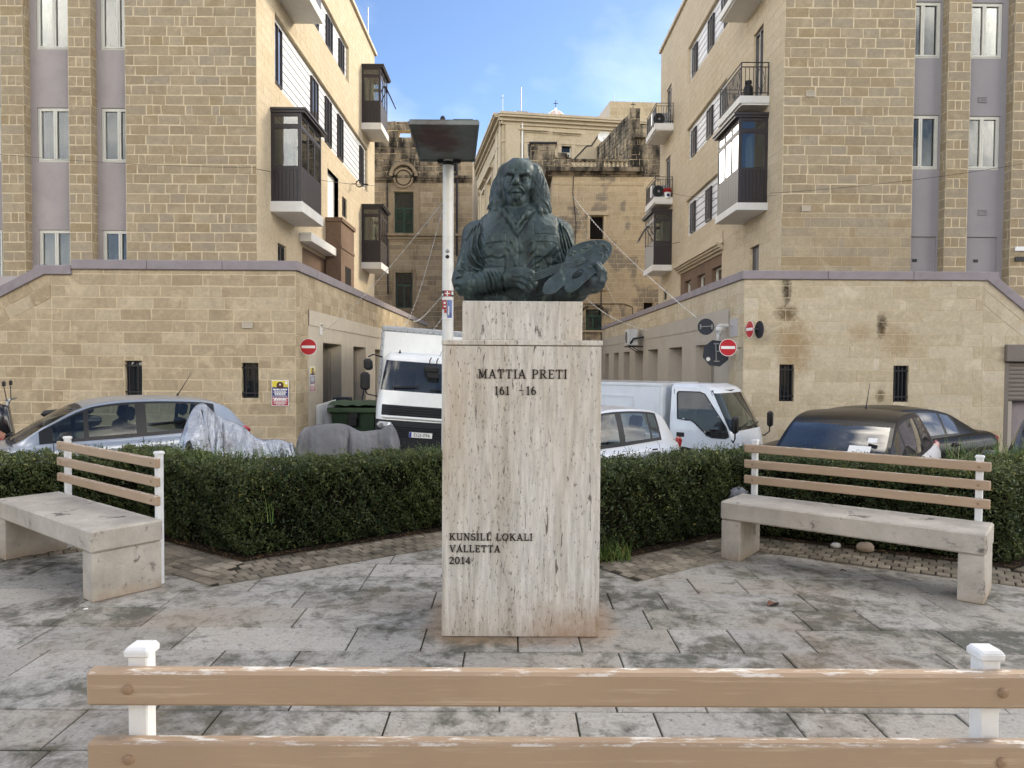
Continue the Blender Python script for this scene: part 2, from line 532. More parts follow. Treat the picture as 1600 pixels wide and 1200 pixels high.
def minus(rects, o):
    out = []
    for (a, b, c, d) in rects:
        if o[2] <= a or o[0] >= c or o[3] <= b or o[1] >= d:
            out.append((a, b, c, d)); continue
        if o[0] > a: out.append((a, b, o[0], d))
        if o[2] < c: out.append((o[2], b, c, d))
        m0, m1 = max(a, o[0]), min(c, o[2])
        if o[1] > b: out.append((m0, b, m1, o[1]))
        if o[3] < d: out.append((m0, o[3], m1, d))
    return out
def inset(poly, k):
    n = len(poly); out = []
    for i in range(n):
        p = Vector(poly[i]); a = (Vector(poly[i - 1]) - p); b = (Vector(poly[(i + 1) % n]) - p)
        if a.length < 1e-6 or b.length < 1e-6: out.append(tuple(p)); continue
        a.normalize(); b.normalize()
        s = abs(a.x * b.y - a.y * b.x)
        if s < .15: out.append(tuple(p)); continue
        out.append(tuple(p + (a + b) * (k / s)))
    return out
class Masonry:
    def __init__(s, root, stone, mortar=None, seed=1, name='stone', restname='stonework'):
        s.root = root; s.stone = stone; s.mortar = mortar or MORTAR; s.rg = random.Random(seed)
        s.st = []; s.back = MB(); s.name = name; s.rest = restname
    def put(s, pl, poly, depth, ch, r):
        if len(poly) < 3 or abs(area(poly)) < .0035: return
        if area(poly) < 0: poly = poly[::-1]
        fr = inset(poly, ch)
        n = len(poly)
        dd = depth * s.rg.uniform(.75, 1.25)
        vs = [pl.P(u, v, -.004) for u, v in poly] + [pl.P(u, v, dd) for u, v in fr]
        flip = pl.u.cross(Vector((0, 0, 1))).dot(pl.n) < 0
        fs = [list(range(n, 2 * n))]
        for i in range(n):
            j = (i + 1) % n
            fs.append([i, j, n + j, n + i])
        if flip: fs = [f[::-1] for f in fs]
        pr = [proj(v) for v in vs[n:]]
        ar = 0
        if all(p is not None for p in pr):
            xs = [min(1600, max(0, p[0])) for p in pr]; ys = [min(1200, max(0, p[1])) for p in pr]
            w, h = max(xs) - min(xs), max(ys) - min(ys)
            if min(w, h) >= 7: ar = w * h
        s.st.append((ar, vs, fs, r))
    def wall(s, pl, u0, u1, v0, v1, opens=(), hps=(), ch_h=.27, lens=(.36, .72), joint=.014, jit=.006, depth=.006, ch=.005,
             reveal=.12, style=None, v_start=None, backing=True, short=.18, tone=(0, 1)):
        rg = s.rg
        v = v0 if v_start is None else v_start
        while v < v1:
            h = ch_h * rg.uniform(.97, 1.03)
            vt = min(v + h, v1)
            if v1 - vt < .1: vt = v1
            if style == 'pilaster':
                k = int(round((v - v0) / ch_h))
                if k % 2: edges = [u0, u1]
                else:
                    n = rg.choice((2, 3, 3)); edges = [u0] + [u0 + (u1 - u0) * (i / n + rg.uniform(-.05, .05)) for i in range(1, n)] + [u1]
            else:
                edges = [u0]; u = u0 + rg.uniform(.15, 1.0) * lens[1]
                while u < u1 - .12:
                    edges.append(u)
                    u += rg.uniform(*lens) if rg.random() > short else rg.uniform(.14, .24)
                edges.append(u1)
            for a, b in zip(edges[:-1], edges[1:]):
                rects = [(a, v, b, vt)]
                for o in opens: rects = minus(rects, o)
                for (p, q, p2, q2) in rects:
                    if p2 - p < .05 or q2 - q < .04: continue
                    j = joint / 2
                    g = lambda: rg.uniform(-jit, jit)
                    poly = [(p + j + g(), q + j + g()), (p2 - j + g(), q + j + g()), (p2 - j + g(), q2 - j + g()), (p + j + g(), q2 - j + g())]
                    for hp in hps: poly = clip(poly, hp) if poly else poly
                    if len(poly) >= 3:
                        s.put(pl, poly, depth, ch, tone[0] + (tone[1] - tone[0]) * rg.random())
            v = vt
        if backing:
            plain(s.back, pl, u0, u1, v0, v1, opens, hps, 0.0)
            for o in opens:
                if reveal > 0: revealq(s.back, pl, o, depth * .5, -reveal)
    def finish(s, nmax=300):
        s.st.sort(key=lambda t: -t[0])
        k = 0
        for (ar, vs, fs, r) in s.st[:nmax]:
            if ar <= 0: break
            mb = MB(); mb.add(vs, fs, 0, r)
            mb.build(s.name, s.stone, s.root); k += 1
        rest = s.st[k:]
        if rest:
            mb = MB()
            for (ar, vs, fs, r) in rest: mb.add(vs, fs, 0, r)
            o = mb.build(s.rest, s.stone, s.root); o['kind'] = 'stuff'
        if s.back.f: s.back.build('mortar_bed', s.mortar, s.root)
def plain(mb, pl, u0, u1, v0, v1, opens=(), hps=(), d=0.0, m=None):
    rects = [(u0, v0, u1, v1)]
    for o in opens: rects = minus(rects, o)
    flip = pl.u.cross(Vector((0, 0, 1))).dot(pl.n) < 0
    for (a, b, c, e) in rects:
        poly = [(a, b), (c, b), (c, e), (a, e)]
        for hp in hps: poly = clip(poly, hp) if poly else poly
        if len(poly) >= 3 and abs(area(poly)) > 1e-5:
            vs = [pl.P(u, v, d) for u, v in poly]
            mb.add(vs if not flip else vs[::-1], [list(range(len(vs)))], m)
def revealq(mb, pl, o, d0, d1, m=None):
    u0, v0, u1, v1 = o
    mb.quad(pl.P(u0, v0, d0), pl.P(u0, v1, d0), pl.P(u0, v1, d1), pl.P(u0, v0, d1), m)
    mb.quad(pl.P(u1, v0, d0), pl.P(u1, v1, d0), pl.P(u1, v1, d1), pl.P(u1, v0, d1), m)
    mb.quad(pl.P(u0, v1, d0), pl.P(u1, v1, d0), pl.P(u1, v1, d1), pl.P(u0, v1, d1), m)
    mb.quad(pl.P(u0, v0, d0), pl.P(u1, v0, d0), pl.P(u1, v0, d1), pl.P(u0, v0, d1), m)

def curtain(root, pl, u0, u1, v0, v1, d, mat, waves=6, amp=.025, name='curtain'):
    mb = MB(); n = waves * 6
    rows = []
    for i in range(n + 1):
        u = u0 + (u1 - u0) * i / n
        dd = d + amp * math.sin(i / n * waves * 2 * math.pi) + .3 * amp * math.sin(i * 1.7)
        rows.append([pl.P(u, v0, dd), pl.P(u, v1, dd)])
    mb.grid(rows)
    return mb.build(name, mat, root, smooth=True)

def window(root, pl, o, depth=.12, fw=.055, leaves=2, frame=None, glass=None, curt=None, sash=.045, transom=None, room=True, name='window', sill=None, ch_parent=None):
    """casement window set back in opening o; frame is the part, panes and curtain its sub-parts"""
    frame = frame or WFRAME; glass = glass or GLASS
    u0, v0, u1, v1 = o
    d0, d1 = -depth - .03, -depth + .03
    mb = MB()
    pbox(mb, pl, u0, u0 + fw, v0, v1, d0, d1); pbox(mb, pl, u1 - fw, u1, v0, v1, d0, d1)
    pbox(mb, pl, u0 + fw, u1 - fw, v0, v0 + fw, d0, d1); pbox(mb, pl, u0 + fw, u1 - fw, v1 - fw, v1, d0, d1)
    iu0, iu1, iv0, iv1 = u0 + fw, u1 - fw, v0 + fw, v1 - fw
    panes = []
    vtop = iv1
    if transom:
        vt = v0 + (v1 - v0) * transom
        pbox(mb, pl, iu0, iu1, vt - fw * .6, vt + fw * .6, d0 + .004, d1 + .004)
        panes.append((iu0, vt + fw * .6, iu1, iv1)); vtop = vt - fw * .6
    w = (iu1 - iu0) / leaves
    e0, e1 = d0 + .012, d1 + .018
    for k in range(leaves):
        a, b = iu0 + k * w, iu0 + (k + 1) * w
        a += .004; b -= .004
        pbox(mb, pl, a, a + sash, iv0, vtop, e0, e1); pbox(mb, pl, b - sash, b, iv0, vtop, e0, e1)
        pbox(mb, pl, a + sash, b - sash, iv0, iv0 + sash, e0, e1); pbox(mb, pl, a + sash, b - sash, vtop - sash, vtop, e0, e1)
        panes.append((a + sash, iv0 + sash, b - sash, vtop - sash))
    if sill: pbox(mb, pl, u0 - .04, u1 + .04, v0 - .05, v0 - .002, -depth, .05)
    fo = mb.build(name, frame, root)
    for (a, b, c, d) in panes:
        pm_ = MB(); pbox(pm_, pl, a - .006, c + .006, b - .006, d + .006, -depth - .004, -depth + .004)
        pm_.build('pane', glass, fo)
    if room:
        rb = MB(); D = depth + .6
        plain(rb, pl, u0 - .1, u1 + .1, v0 - .1, v1 + .1, (), (), -D)
        revealq(rb, pl, (u0 - .1, v0 - .1, u1 + .1, v1 + .1), -depth - .05, -D)
        rb.build('room', DARKIN if room is True else room, fo)
    if curt:
        for (a, b, m) in curt:
            curtain(fo, pl, u0 + (u1 - u0) * a, u0 + (u1 - u0) * b, v0 + .04, v1 - .04, -depth - .14, m, waves=max(2, int(6 * (b - a))))
    return fo

YB = 20.7; YREC = 21.0
XL = -7.115; XR = 7.548
ZROOF = 17.35
PLF = front(YB); PLR = front(YREC)
PSL = sideL(XL); PSR = sideR(XR)
fx = lambda px, py=300, Y=YB: W(px, py, Y).x
fz = lambda py, px, Y=YB: W(px, py, Y).z

def band(root, pl, mas, y0, y1, z0, z1, cells, nb=8, depth=.13):
    """recessed strip of white boards and narrow windows; cells = list of (start, end, kind) along the wall"""
    for (a, b, kind) in cells:
        if kind == 'b':
            h = (z1 - z0) / nb
            for k in range(nb):
                mb = MB(); pbox(mb, pl, a + .004, b - .004, z0 + k * h + .02, z0 + (k + 1) * h - .02, -depth - .02, -depth + .012)
                mb.build('board', SIDING, root)
        else:
            window(root, pl, (a, z0 + .12, b, z1 - .2), depth - .05, .03, 2, DFRAME, GLASS_R, [(0, 1, CURT2)] if kind == 'c' else None, .02)
            mb = MB(); pbox(mb, pl, a, b, z0 + .002, z0 + .117, -depth - .02, -depth + .014); pbox(mb, pl, a, b, z1 - .197, z1 - .003, -depth - .02, -depth + .014)
            mb.build('panel', SIDING, root)
    mb = MB(); pquad(mb, pl, y0, y1, z0, z1, -depth - .03)
    mb.build('band_backing', DFRAME, root)

def bay(root, pl, y0, y1, pr, zs0, zs1, zsill, ztr, ztop, zroof, nfront=3, open_sash=False):
    """enclosed timber balcony on a white slab: part with slab, boards, panes and roof as sub-parts"""
    fw = .07
    fr = MB()
    t = .05
    posts = [(y0, 0), (y0, pr), (y1, pr), (y1, 0)]
    for (y, d) in posts:
        s = -1 if y == y1 else 1
        a, b = (y, y + fw) if s > 0 else (y - fw, y)
        dd = (0, fw) if d == 0 else (d - fw, d)
        pbox(fr, pl, a, b, zs1, ztop, *dd)
    for z in (zsill, ztr, ztop - fw):
        hh = fw if z != ztr else fw * 1.1
        pbox(fr, pl, y0 + .003, y0 + t, z - .001, z + hh, fw, pr - fw)
        pbox(fr, pl, y1 - t, y1 - .003, z - .001, z + hh, fw, pr - fw)
        pbox(fr, pl, y0 + fw, y1 - fw, z - .001, z + hh, pr - t, pr - .003)
    wseg = (y1 - y0 - fw) / nfront
    for k in range(1, nfront):
        yy = y0 + k * wseg
        pbox(fr, pl, yy, yy + fw, zsill + fw + .002, ztr - .002, pr - t, pr - .006)
        pbox(fr, pl, yy, yy + fw, ztr + fw * 1.1 + .002, ztop - fw - .002, pr - t, pr - .006)
    # lower panelling core
    pbox(fr, pl, y0 + .02, y1 - .02, zs1 + .002, zsill - .004, .02, pr - .02)
    # inner sash frames
    def sash(face, a, b, z0, z1, w=.035):
        for (p, q, r_, s_) in ((a, a + w, z0, z1), (b - w, b, z0, z1), (a + w, b - w, z0, z0 + w), (a + w, b - w, z1 - w, z1)):
            if face == 'n': pbox2(fr, pl, y0 + .012, y0 + .04, r_, s_, p, q)
            elif face == 'f': pbox2(fr, pl, y1 - .04, y1 - .012, r_, s_, p, q)
            else: pbox(fr, pl, p, q, r_, s_, pr - .04, pr - .012)
    def pbox2(mb, pl, ya, yb, z0, z1, d0, d1): pbox(mb, pl, ya, yb, z0, z1, d0, d1)
    panes = []
    for (z0, z1) in ((zsill + fw, ztr), (ztr + fw * 1.1, ztop - fw)):
        for f_ in ('n', 'f'):
            sash(f_, fw, pr - fw, z0, z1); panes.append((f_, fw + .03, pr - fw - .03, z0 + .03, z1 - .03))
        for k in range(nfront):
            a = y0 + k * wseg + fw; b = y0 + (k + 1) * wseg
            if k == nfront - 1: b = y1 - fw
            sash('o', a, b, z0, z1); panes.append(('o', a + .03, b - .03, z0 + .03, z1 - .03))
    part = fr.build('enclosed_balcony', BAYM, root)
    for (f_, a, b, z0, z1) in panes:
        mb = MB()
        if f_ == 'n': pbox(mb, pl, y0 + .022, y0 + .028, z0, z1, a, b)
        elif f_ == 'f': pbox(mb, pl, y1 - .028, y1 - .022, z0, z1, a, b)
        else: pbox(mb, pl, a, b, z0, z1, pr - .028, pr - .022)
        mb.build('pane', GLASS_B, part)
    # vertical boards
    nb = 8
    for k in range(nb):
        a = .01 + (pr - .02) * k / nb; b = .01 + (pr - .02) * (k + 1) / nb
        for yy, s in ((y0, 1), (y1, -1)):
            mb = MB(); pbox(mb, pl, yy + s * .004, yy + s * .022, zs1 + .004, zsill - .006, a + .006, b - .006); mb.build('board', BAYM, part)
    nb = 9
    for k in range(nb):
        a = y0 + (y1 - y0) * k / nb; b = y0 + (y1 - y0) * (k + 1) / nb
        mb = MB(); pbox(mb, pl, a + .006, b - .006, zs1 + .004, zsill - .006, pr - .022, pr - .003); mb.build('board', BAYM, part)
    mb = MB(); pbox(mb, pl, y0 - .06, y1 + .08, zs0, zs1, -.02, pr + .05); mb.build('slab', WHITEC, part, bevel=.012)
    mb = MB(); pbox(mb, pl, y0 - .04, y1 + .1, ztop + .002, ztop + .07, .002, pr + .12); pbox(mb, pl, y0 - .07, y1 + .13, ztop + .072, zroof, .002, pr + .16)
    mb.build('roof', [BAYM], part)
    # room wall and a blind inside
    mb = MB(); pquad(mb, pl, y0 + .08, y1 - .08, zsill, ztop - .05, .012); mb.build('inner_wall', ROOMW, part)
    curtain(part, pl, y0 + .25, y0 + .9, zsill + .08, ztr, pr * .45, CURT, 3, .03)
    if open_sash:
        mb = MB()
        a = pl.P(y1 - .06, ztr, pr); 
        b0 = pl.P(y1 - .7, ztr - .02, pr + .03)
        q0 = pl.P(y1 - .06, zsill + .35, pr + .42); q1 = pl.P(y1 - .7, zsill + .35, pr + .42)
        for p, q in ((a, b0), (b0, q1), (q1, q0), (q0, a)): mb.bar(p, q, .04, .05)
        mb.build('open_sash', BAYM, part)
    return part

def railing(mb, pl, y0, y1, pr, z0, z1, closed_ends=True):
    r = .012
    d = pr - .05
    def seg(a, b):
        mb.bar(a, b, .03, .02)
    for z in (z0 + .1, z1 - .13, z1):
        for (p, q) in ((pl.P(y0, z, 0), pl.P(y0, z, d)), (pl.P(y0, z, d), pl.P(y1, z, d)), (pl.P(y1, z, d), pl.P(y1, z, 0))): seg(p, q)
    for y in (y0, y1):
        mb.bar(pl.P(y, z0, d), pl.P(y, z1, d), .03, .03, (0, 1, 0)); mb.bar(pl.P(y, z0, .03), pl.P(y, z1, .03), .025, .025, (0, 1, 0))
    def bars(P0, P1, n):
        for k in range(1, n):
            p = P0.lerp(P1, k / n); mb.bar(p + Vector((0, 0, .1)), p + Vector((0, 0, z1 - z0 - .13)), .016, .016, (0, 1, 0))
        # lozenge ornament
        for c in [x * .5 + .25 for x in range(int((P1 - P0).length / .5))]:
            t = (P1 - P0).normalized(); b = P0 + t * c; h = z1 - z0
            pts = [b + Vector((0, 0, .12)), b + t * .13 + Vector((0, 0, h * .45)), b + t * .05 + Vector((0, 0, h * .8)), b - t * .05 + Vector((0, 0, h * .8)), b - t * .13 + Vector((0, 0, h * .45)), b + Vector((0, 0, .12))]
            for a_, b_ in zip(pts[:-1], pts[1:]): mb.bar(a_, b_, .014, .014, (0, 1, 0))
    bars(pl.P(y0, z0, 0), pl.P(y0, z0, d), 7); bars(pl.P(y1, z0, 0), pl.P(y1, z0, d), 7); bars(pl.P(y0, z0, d), pl.P(y1, z0, d), 20)
def balcony(root, pl, y0, y1, pr, zs0, zs1, zr):
    mb = MB(); pbox(mb, pl, y0 - .05, y1 + .05, zs0, zs1, -.02, pr); pbox(mb, pl, y0 - .02, y1 + .02, zs0 - .05, zs0 - .001, -.02, pr - .06)
    b = mb.build('balcony', WHITEC, root)
    mb = MB(); railing(mb, pl, y0, y1, pr, zs1, zr); mb.build('railing', IRON, b)
    return b

# ------------------------------------------------------------------ west apartment block
LB = thing('apartment_building', 'tan limestone apartment block on the left side of the street, its upper wall sunlit', 'building', (-10, YB, 0))
mL = Masonry(LB, ST_UP, seed=11)
u_main = fx(197); p2a, p2b = fx(108.5), fx(143); p1a, p1b = fx(3.5), fx(38.5)
mL.wall(PLF, u_main, XL, 3.3, ZROOF, joint=.024, jit=.011)
mL.wall(PLF, p2a, p2b, 3.3, ZROOF, style='pilaster', joint=.024, jit=.009); mL.wall(PLF, p1a, p1b, 3.3, ZROOF, style='pilaster', joint=.024, jit=.009)
p0b = p1a - (p2a - p1b); p0a = p0b - (p1b - p1a)
mL.wall(PLF, p0a, p0b, 3.3, ZROOF, style='pilaster', joint=.024, jit=.009); mL.wall(PLF, p0a - 6, p0a - 1.25, 3.3, ZROOF)
for u in (p2b, p1b, p0b): mL.wall(sideL(u), YB + .012, YREC, 3.3, ZROOF, lens=(.3, .31), short=0)
for u in (u_main, p2a, p1a, p0a): mL.wall(sideR(u), YB + .012, YREC, 3.3, ZROOF, lens=(.3, .31), short=0)
# recessed plaster bays with windows
rz = lambda py, px: W(px, py, YREC).z
wins = []
pw = MB()
for (a, b, w0, w1, cu) in ((p2b, u_main, fx(158.5, 200, YREC), None, 0), (p1b, p2a, fx(58.5, 200, YREC), None, 1), (p0b, p1a, None, fx(3.2, 200, YREC), 2)):
    ww = .98
    if w0 is None: w0 = w1 - ww
    if w1 is None: w1 = w0 + ww
    ops = []
    for (t0, t1) in ((-96, 77), (168, 253), (359, 445), (-290, -200)):
        zt, zb = rz(t0, 80), rz(t1, 80)
        if t0 == -96: zt = zb + 1.72
        ops.append((w0, zb, w1, zt))
    plain(pw, PLR, a, b, 3.3, ZROOF, ops)
    for o in ops: revealq(pw, PLR, o, 0, -.1)
    for i, o in enumerate(ops):
        k = (i + cu) % 3
        window(LB, PLR, o, .07, .05, 2, WFRAME, GLASS, [[(.06, .42, CURT), (.52, .94, CURT)], [(0, .4, CURT), (.8, 1, CURT2)], [(.0, .3, CURT2), (.62, 1, CURT)]][k] if i != 0 or cu else [(0, 1, CURT2)], sill=False)
pw.build('plaster_bay', PLASTER, LB)
# street side
sy = lambda px, py, X=XL: SX(px, py, X).y
sz = lambda px, py, X=XL: SX(px, py, X).z
YE = sy(585, 350)
b1y0, b1y1 = sy(429.3, 60), sy(574, 260)
b1z0, b1z1 = sz(429.3, 130), sz(429.3, 18.8)
b0y0, b0y1 = sy(478, 30), sy(545, 100)
b0z0, b0z1 = sz(545, 131), sz(545, 75)
door_o = (sy(511.5, 300), 5.0, sy(528.5, 300), sz(511.5, 262))
sw1 = (sy(434, 400), 3.5, sy(447.5, 400), sz(434, 379))
sw2 = (sy(534.5, 330), sz(534.5, 337), sy(541.5, 330), sz(534.5, 306))
hood = (sy(472, 420), 3.4, sy(513, 420), sz(472, 385))
sw3 = (sy(479, 345), 0, 0, 0)
ops = [(b1y0, b1z0, b1y1, b1z1), (b0y0, b0z0, b0y1, b0z1), door_o, sw1, sw2, hood]
mL2 = Masonry(LB, ST_SIDE, seed=12, restname='street_stonework')
mL2.wall(PSL, YB, YE, 3.3, ZROOF, ops, lens=(.5, .9), short=.05, joint=.008, jit=.002, depth=.004, ch=.003, reveal=.16)
mL2.finish(0)
py = lambda px, X=XL, y=200: SX(px, y, X).y
c1 = [(b1y0, py(444), 'w'), (py(444), py(490), 'b'), (py(490), py(500), 'w'), (py(500), py(512), 'b'), (py(512), py(520.5), 'c'), (py(520.5), py(531), 'b'), (py(531), py(538.5), 'c'), (py(538.5), py(565), 'b'), (py(565), py(570), 'c'), (py(570), b1y1, 'b')]
band(LB, PSL, mL2, b1y0, b1y1, b1z0, b1z1, c1, 8)
c0 = [(b0y0, py(490), 'b'), (py(490), py(500.5), 'w'), (py(500.5), py(513.5), 'b'), (py(513.5), py(522), 'w'), (py(522), py(533), 'b'), (py(533), py(540), 'w'), (py(540), b0y1, 'b')]
band(LB, PSL, mL2, b0y0, b0y1, b0z0, b0z1, c0, 6)
XO = XL + .9
yA0, yA1 = sy(423, 250), SX(502, 300, XO).y
zA = [sz(423, y) for y in (331, 314.5, 264, 199, 176, 168.5)]
yB0, yB1 = sy(565, 300), SX(605.5, 150, XO).y
zd = sz(565, 203) - zA[0] + .02
bay(LB, PSL, yA0, yA1, .9, *zA)
bay(LB, PSL, yA0, yA1, .9, *[z + zd for z in zA])
bay(LB, PSL, yB0, yB1, .9, *zA)
bay(LB, PSL, yB0, yB1, .9, *[z + zd for z in zA], open_sash=True)
# stone porch above the deck, hood and small windows
por = MB()
q0, q1 = sy(508.5, 400), SX(554, 420, XL + .62).y
pz = sz(508.5, 342)
pbox(por, PSL, q0, q1, 3.6, pz - .1, .002, .60); pbox(por, PSL, q0 - .05, q1 + .05, pz - .098, pz + .06, .002, .66); pbox(por, PSL, q0 - .02, q1 + .02, pz - 1.1, pz - 1.0, .004, .63)
pb_ = por.build('porch', PORTAL, LB, bevel=.01)
mb = MB(); pbox(mb, PSL, q0 + .7, q1 - .6, 3.62, 5.35, .58, .606); mb.build('porch_opening', DARKIN, pb_)
mb = MB(); pbox(mb, PSL, door_o[0], door_o[2], 5.0, door_o[3], -.22, -.17, 0)
mb.build('white_door', WHITE, LB)
mb = MB(); pbox(mb, PSL, door_o[0] + .06, door_o[0] + .5, 5.0, door_o[3] - .9, -.168, -.13); mb.build('door_leaf', DFRAME, LB)
mb = MB(); revealq(mb, PSL, door_o, .01, -.165); mb.build('door_surround', WHITE, LB)
window(LB, PSL, sw1, .1, .05, 2, DFRAME, DGLASS, None, .03)
window(LB, PSL, sw2, .08, .05, 2, DFRAME, DGLASS, None, .03)
mb = MB(); pbox(mb, PSL, hood[0] - .35, hood[2] + .25, hood[3] + .12, hood[3] + .42, .006, .42); mb.build('hood', WHITEC, LB, bevel=.012)
mb = MB(); hw = [(hood[0] + .35, 3.45, hood[0] + 1.2, hood[3] - .75), (hood[0] + 2.0, 3.45, hood[0] + 2.85, hood[3] - .75), (hood[0] + 3.6, 3.45, min(hood[0] + 4.4, hood[2] - .1), hood[3] - .75)]
hw = [h for h in hw if h[2] - h[0] > .3]
plain(mb, PSL, hood[0], hood[2], hood[1], hood[3], hw, (), -.05)
for h in hw: revealq(mb, PSL, h, -.05, -.2)
mb.build('brown_surround', PORTAL, LB)
for h in hw: window(LB, PSL, h, .2, .05, 1, WFRAME, DGLASS, None, .03)
# small ring lamp bracket on the wall
mb = MB(); lc = PSL.P(sy(549, 287), sz(549, 287), .35)
mb.ring(lc, (0, 1, 0), .12, .16, .05, 18); mb.bar(lc + Vector((-.35, 0, 0)), lc + Vector((-.14, 0, 0)), .02, .02); mb.bar(lc + Vector((.14, 0, .0)), lc + Vector((.4, 0, -.05)), .03, .06)
mb.build('ring_bracket', IRON, LB)
# light-blocking core, far end, roof
mb = MB(); mb.box(-22, YB + 1.8, 3.3, XL - 1.5, YE - .02, ZROOF - .05); mb.build('core', ROOMW, LB)  # unseen inner box, added only to block light through the hollow block
mb = MB(); mb.box(-22.3, YB - .1, ZROOF, XL + .12, YE + .1, ZROOF + .16); mb.build('roof_coping', BEIGE, LB)
mb = MB(); mb.quad((XL, YE, 3.3), (-22, YE, 3.3), (-22, YE, ZROOF), (XL, YE, ZROOF)); mb.build('far_wall', ST_SIDE, LB)
mb = MB(); at_ = SX(575, 70, XL - .4); mb.tube([(XL - .4, at_.y, ZROOF), (XL - .4, at_.y, ZROOF + 2.6)], .03, 6); mb.bar((XL - .4, at_.y, ZROOF + .8), (XL - 1.2, at_.y, ZROOF + .8), .03, .03)
an = mb.build('roof_antenna', METAL, LB)
mL.finish(300)

# ------------------------------------------------------------------ east apartment block
RB = thing('apartment_building', 'tan limestone apartment block on the right side of the street with iron balconies', 'building', (10, YB, 0))
mR = Masonry(RB, ST_UP, seed=21)
r_main = fx(1425); q1a, q1b = fx(1477), fx(1512); q2a = fx(1580)
zsplit = fz(333, 1300)
mR.wall(PLF, XR, r_main, zsplit, ZROOF, lens=(.4, .8), joint=.026, jit=.012)
mR.wall(PLF, XR, r_main, 3.3, zsplit, lens=(.55, 1.0), short=.05, joint=.006, jit=.002, depth=.006, tone=(.3, 1))
mR.wall(PLF, q1a, q1b, 3.3, ZROOF, style='pilaster', joint=.024, jit=.009)
q2b = q2a + (q1b - q1a)
mR.wall(PLF, q2a, q2b, 3.3, ZROOF, style='pilaster', joint=.024, jit=.009)
mR.wall(PLF, q2b + 1.3, 60, 3.3, ZROOF, lens=(.8, 1.4))
for u in (r_main, q1b, q2b): mR.wall(sideL(u), YB + .012, YREC, 3.3, ZROOF, lens=(.3, .31), short=0)
for u in (q1a, q2a): mR.wall(sideR(u), YB + .012, YREC, 3.3, ZROOF, lens=(.3, .31), short=0)
pw = MB()
for (a, b, w1, n) in ((r_main, q1a, fx(1466.5, 200, YREC), 0), (q1b, q2a, fx(1562.5, 200, YREC), 1), (q2b, q2b + 1.3, q2b + 1.2, 2)):
    w0 = w1 - 1.0
    ops = [(w0, rz(y1, 1500), w1, rz(y0, 1500)) for (y0, y1) in ((3 + n, 91), (180 + n, 265))] + [(w0, rz(-85, 1500), w1, rz(-173, 1500))]
    dr = (w0 - .05, 3.5, w1 + .0, rz(370, 1500))
    plain(pw, PLR, a, b, 3.3, ZROOF, ops + [dr])
    for o in ops + [dr]: revealq(pw, PLR, o, 0, -.1)
    for i, o in enumerate(ops):
        window(RB, PLR, o, .07, .05, 2, WFRAME, GLASS, [[(.1, .45, CURT2), (.7, 1, CURT)], [(.55, .95, CURT)], [(0, .35, CURT2), (.6, .85, CURT2)]][(i + n) % 3])
    mb = MB(); pbox(mb, PLR, dr[0], dr[2], dr[1], dr[3], -.1, -.05); d_ = mb.build('flush_door', PLASTER_R, RB)
    mb = MB(); pbox(mb, PLR, dr[0] + .42, dr[0] + .54, 4.55, 4.63, -.049, -.03); mb.build('vent_hole', BLACKP, d_)
pw.build('plaster_bay', PLASTER_R, RB)
def vent(root, pl, u, v, w=.24, h=.16, mat=None, d=.004):
    mb = MB(); pbox(mb, pl, u - w / 2, u + w / 2, v - h / 2, v - h / 2 + .02, d, d + .025); pbox(mb, pl, u - w / 2, u + w / 2, v + h / 2 - .02, v + h / 2, d, d + .025)
    pbox(mb, pl, u - w / 2, u - w / 2 + .02, v - h / 2 + .02, v + h / 2 - .02, d, d + .025); pbox(mb, pl, u + w / 2 - .02, u + w / 2, v - h / 2 + .02, v + h / 2 - .02, d, d + .025)
    for k in range(3):
        vv = v - h / 2 + .02 + (h - .04) * (k + .5) / 3
        pbox(mb, pl, u - w / 2 + .02, u + w / 2 - .02, vv - .012, vv + .008, d, d + .02)
    pbox(mb, pl, u - w / 2 + .02, u + w / 2 - .02, v - h / 2 + .02, v + h / 2 - .02, d - .004, d + .001)
    return mb.build('vent', mat or BEIGE, root)
for (px, py_, pl_, Y, m_) in ((1259, 326, PLF, YB, None), (1266, 147, PLF, YB, None), (1535, 156, PLR, YREC, PLASTER_R), (1535, 332, PLR, YREC, PLASTER_R)):
    p = W(px, py_, Y); vent(RB, pl_, p.x, p.z, mat=m_, d=.016 if pl_ is PLF else .004)
for py_ in (389, 405):
    p = W(1596, py_, YB); mb = MB(); pbox(mb, PLF, p.x - .2, p.x + .25, p.z - .06, p.z + .06, .016, .05); mb.build('wall_box', WHITE if py_ == 389 else BLACKP, RB)
sy = lambda px, py, X=XR: SX(px, py, X).y
sz = lambda px, py, X=XR: SX(px, py, X).z
YER = sy(1033, 120)
py = lambda px, y=200, X=XR: SX(px, y, X).y
by1 = sy(1073.5, 200); by0 = by1 - 5.9
bands = []
for (pt, pb, xx) in ((79.5, 135.8, 1073.5), (204, 256.5, 1073), (316.5, 373.5, 1070.5)):
    bands.append((sz(xx, pb), sz(xx, pt)))
gd = (sy(1193, 60), sz(1193, 145), sy(1178, 60), sz(1193, 36))
gdf = (sy(1049, 175), sz(1049, 195), sy(1041.5, 175), sz(1049, 130))
gdf2 = (sy(1047, 290), sz(1047, 310), sy(1039.5, 290), sz(1047, 242))
dk = (sy(1186, 400), 3.5, sy(1171.5, 400), sz(1186, 381))
hoodr = (sy(1128, 400), 3.4, sy(1062, 430), sz(1128, 395))
sm = (sy(1042, 460), sz(1042, 468), sy(1036.5, 460), sz(1042, 453))
ops = [(by0, a, by1, b) for a, b in bands] + [gd, gdf, gdf2, dk, hoodr, sm]
mR2 = Masonry(RB, ST_SIDE, seed=22, restname='street_stonework')
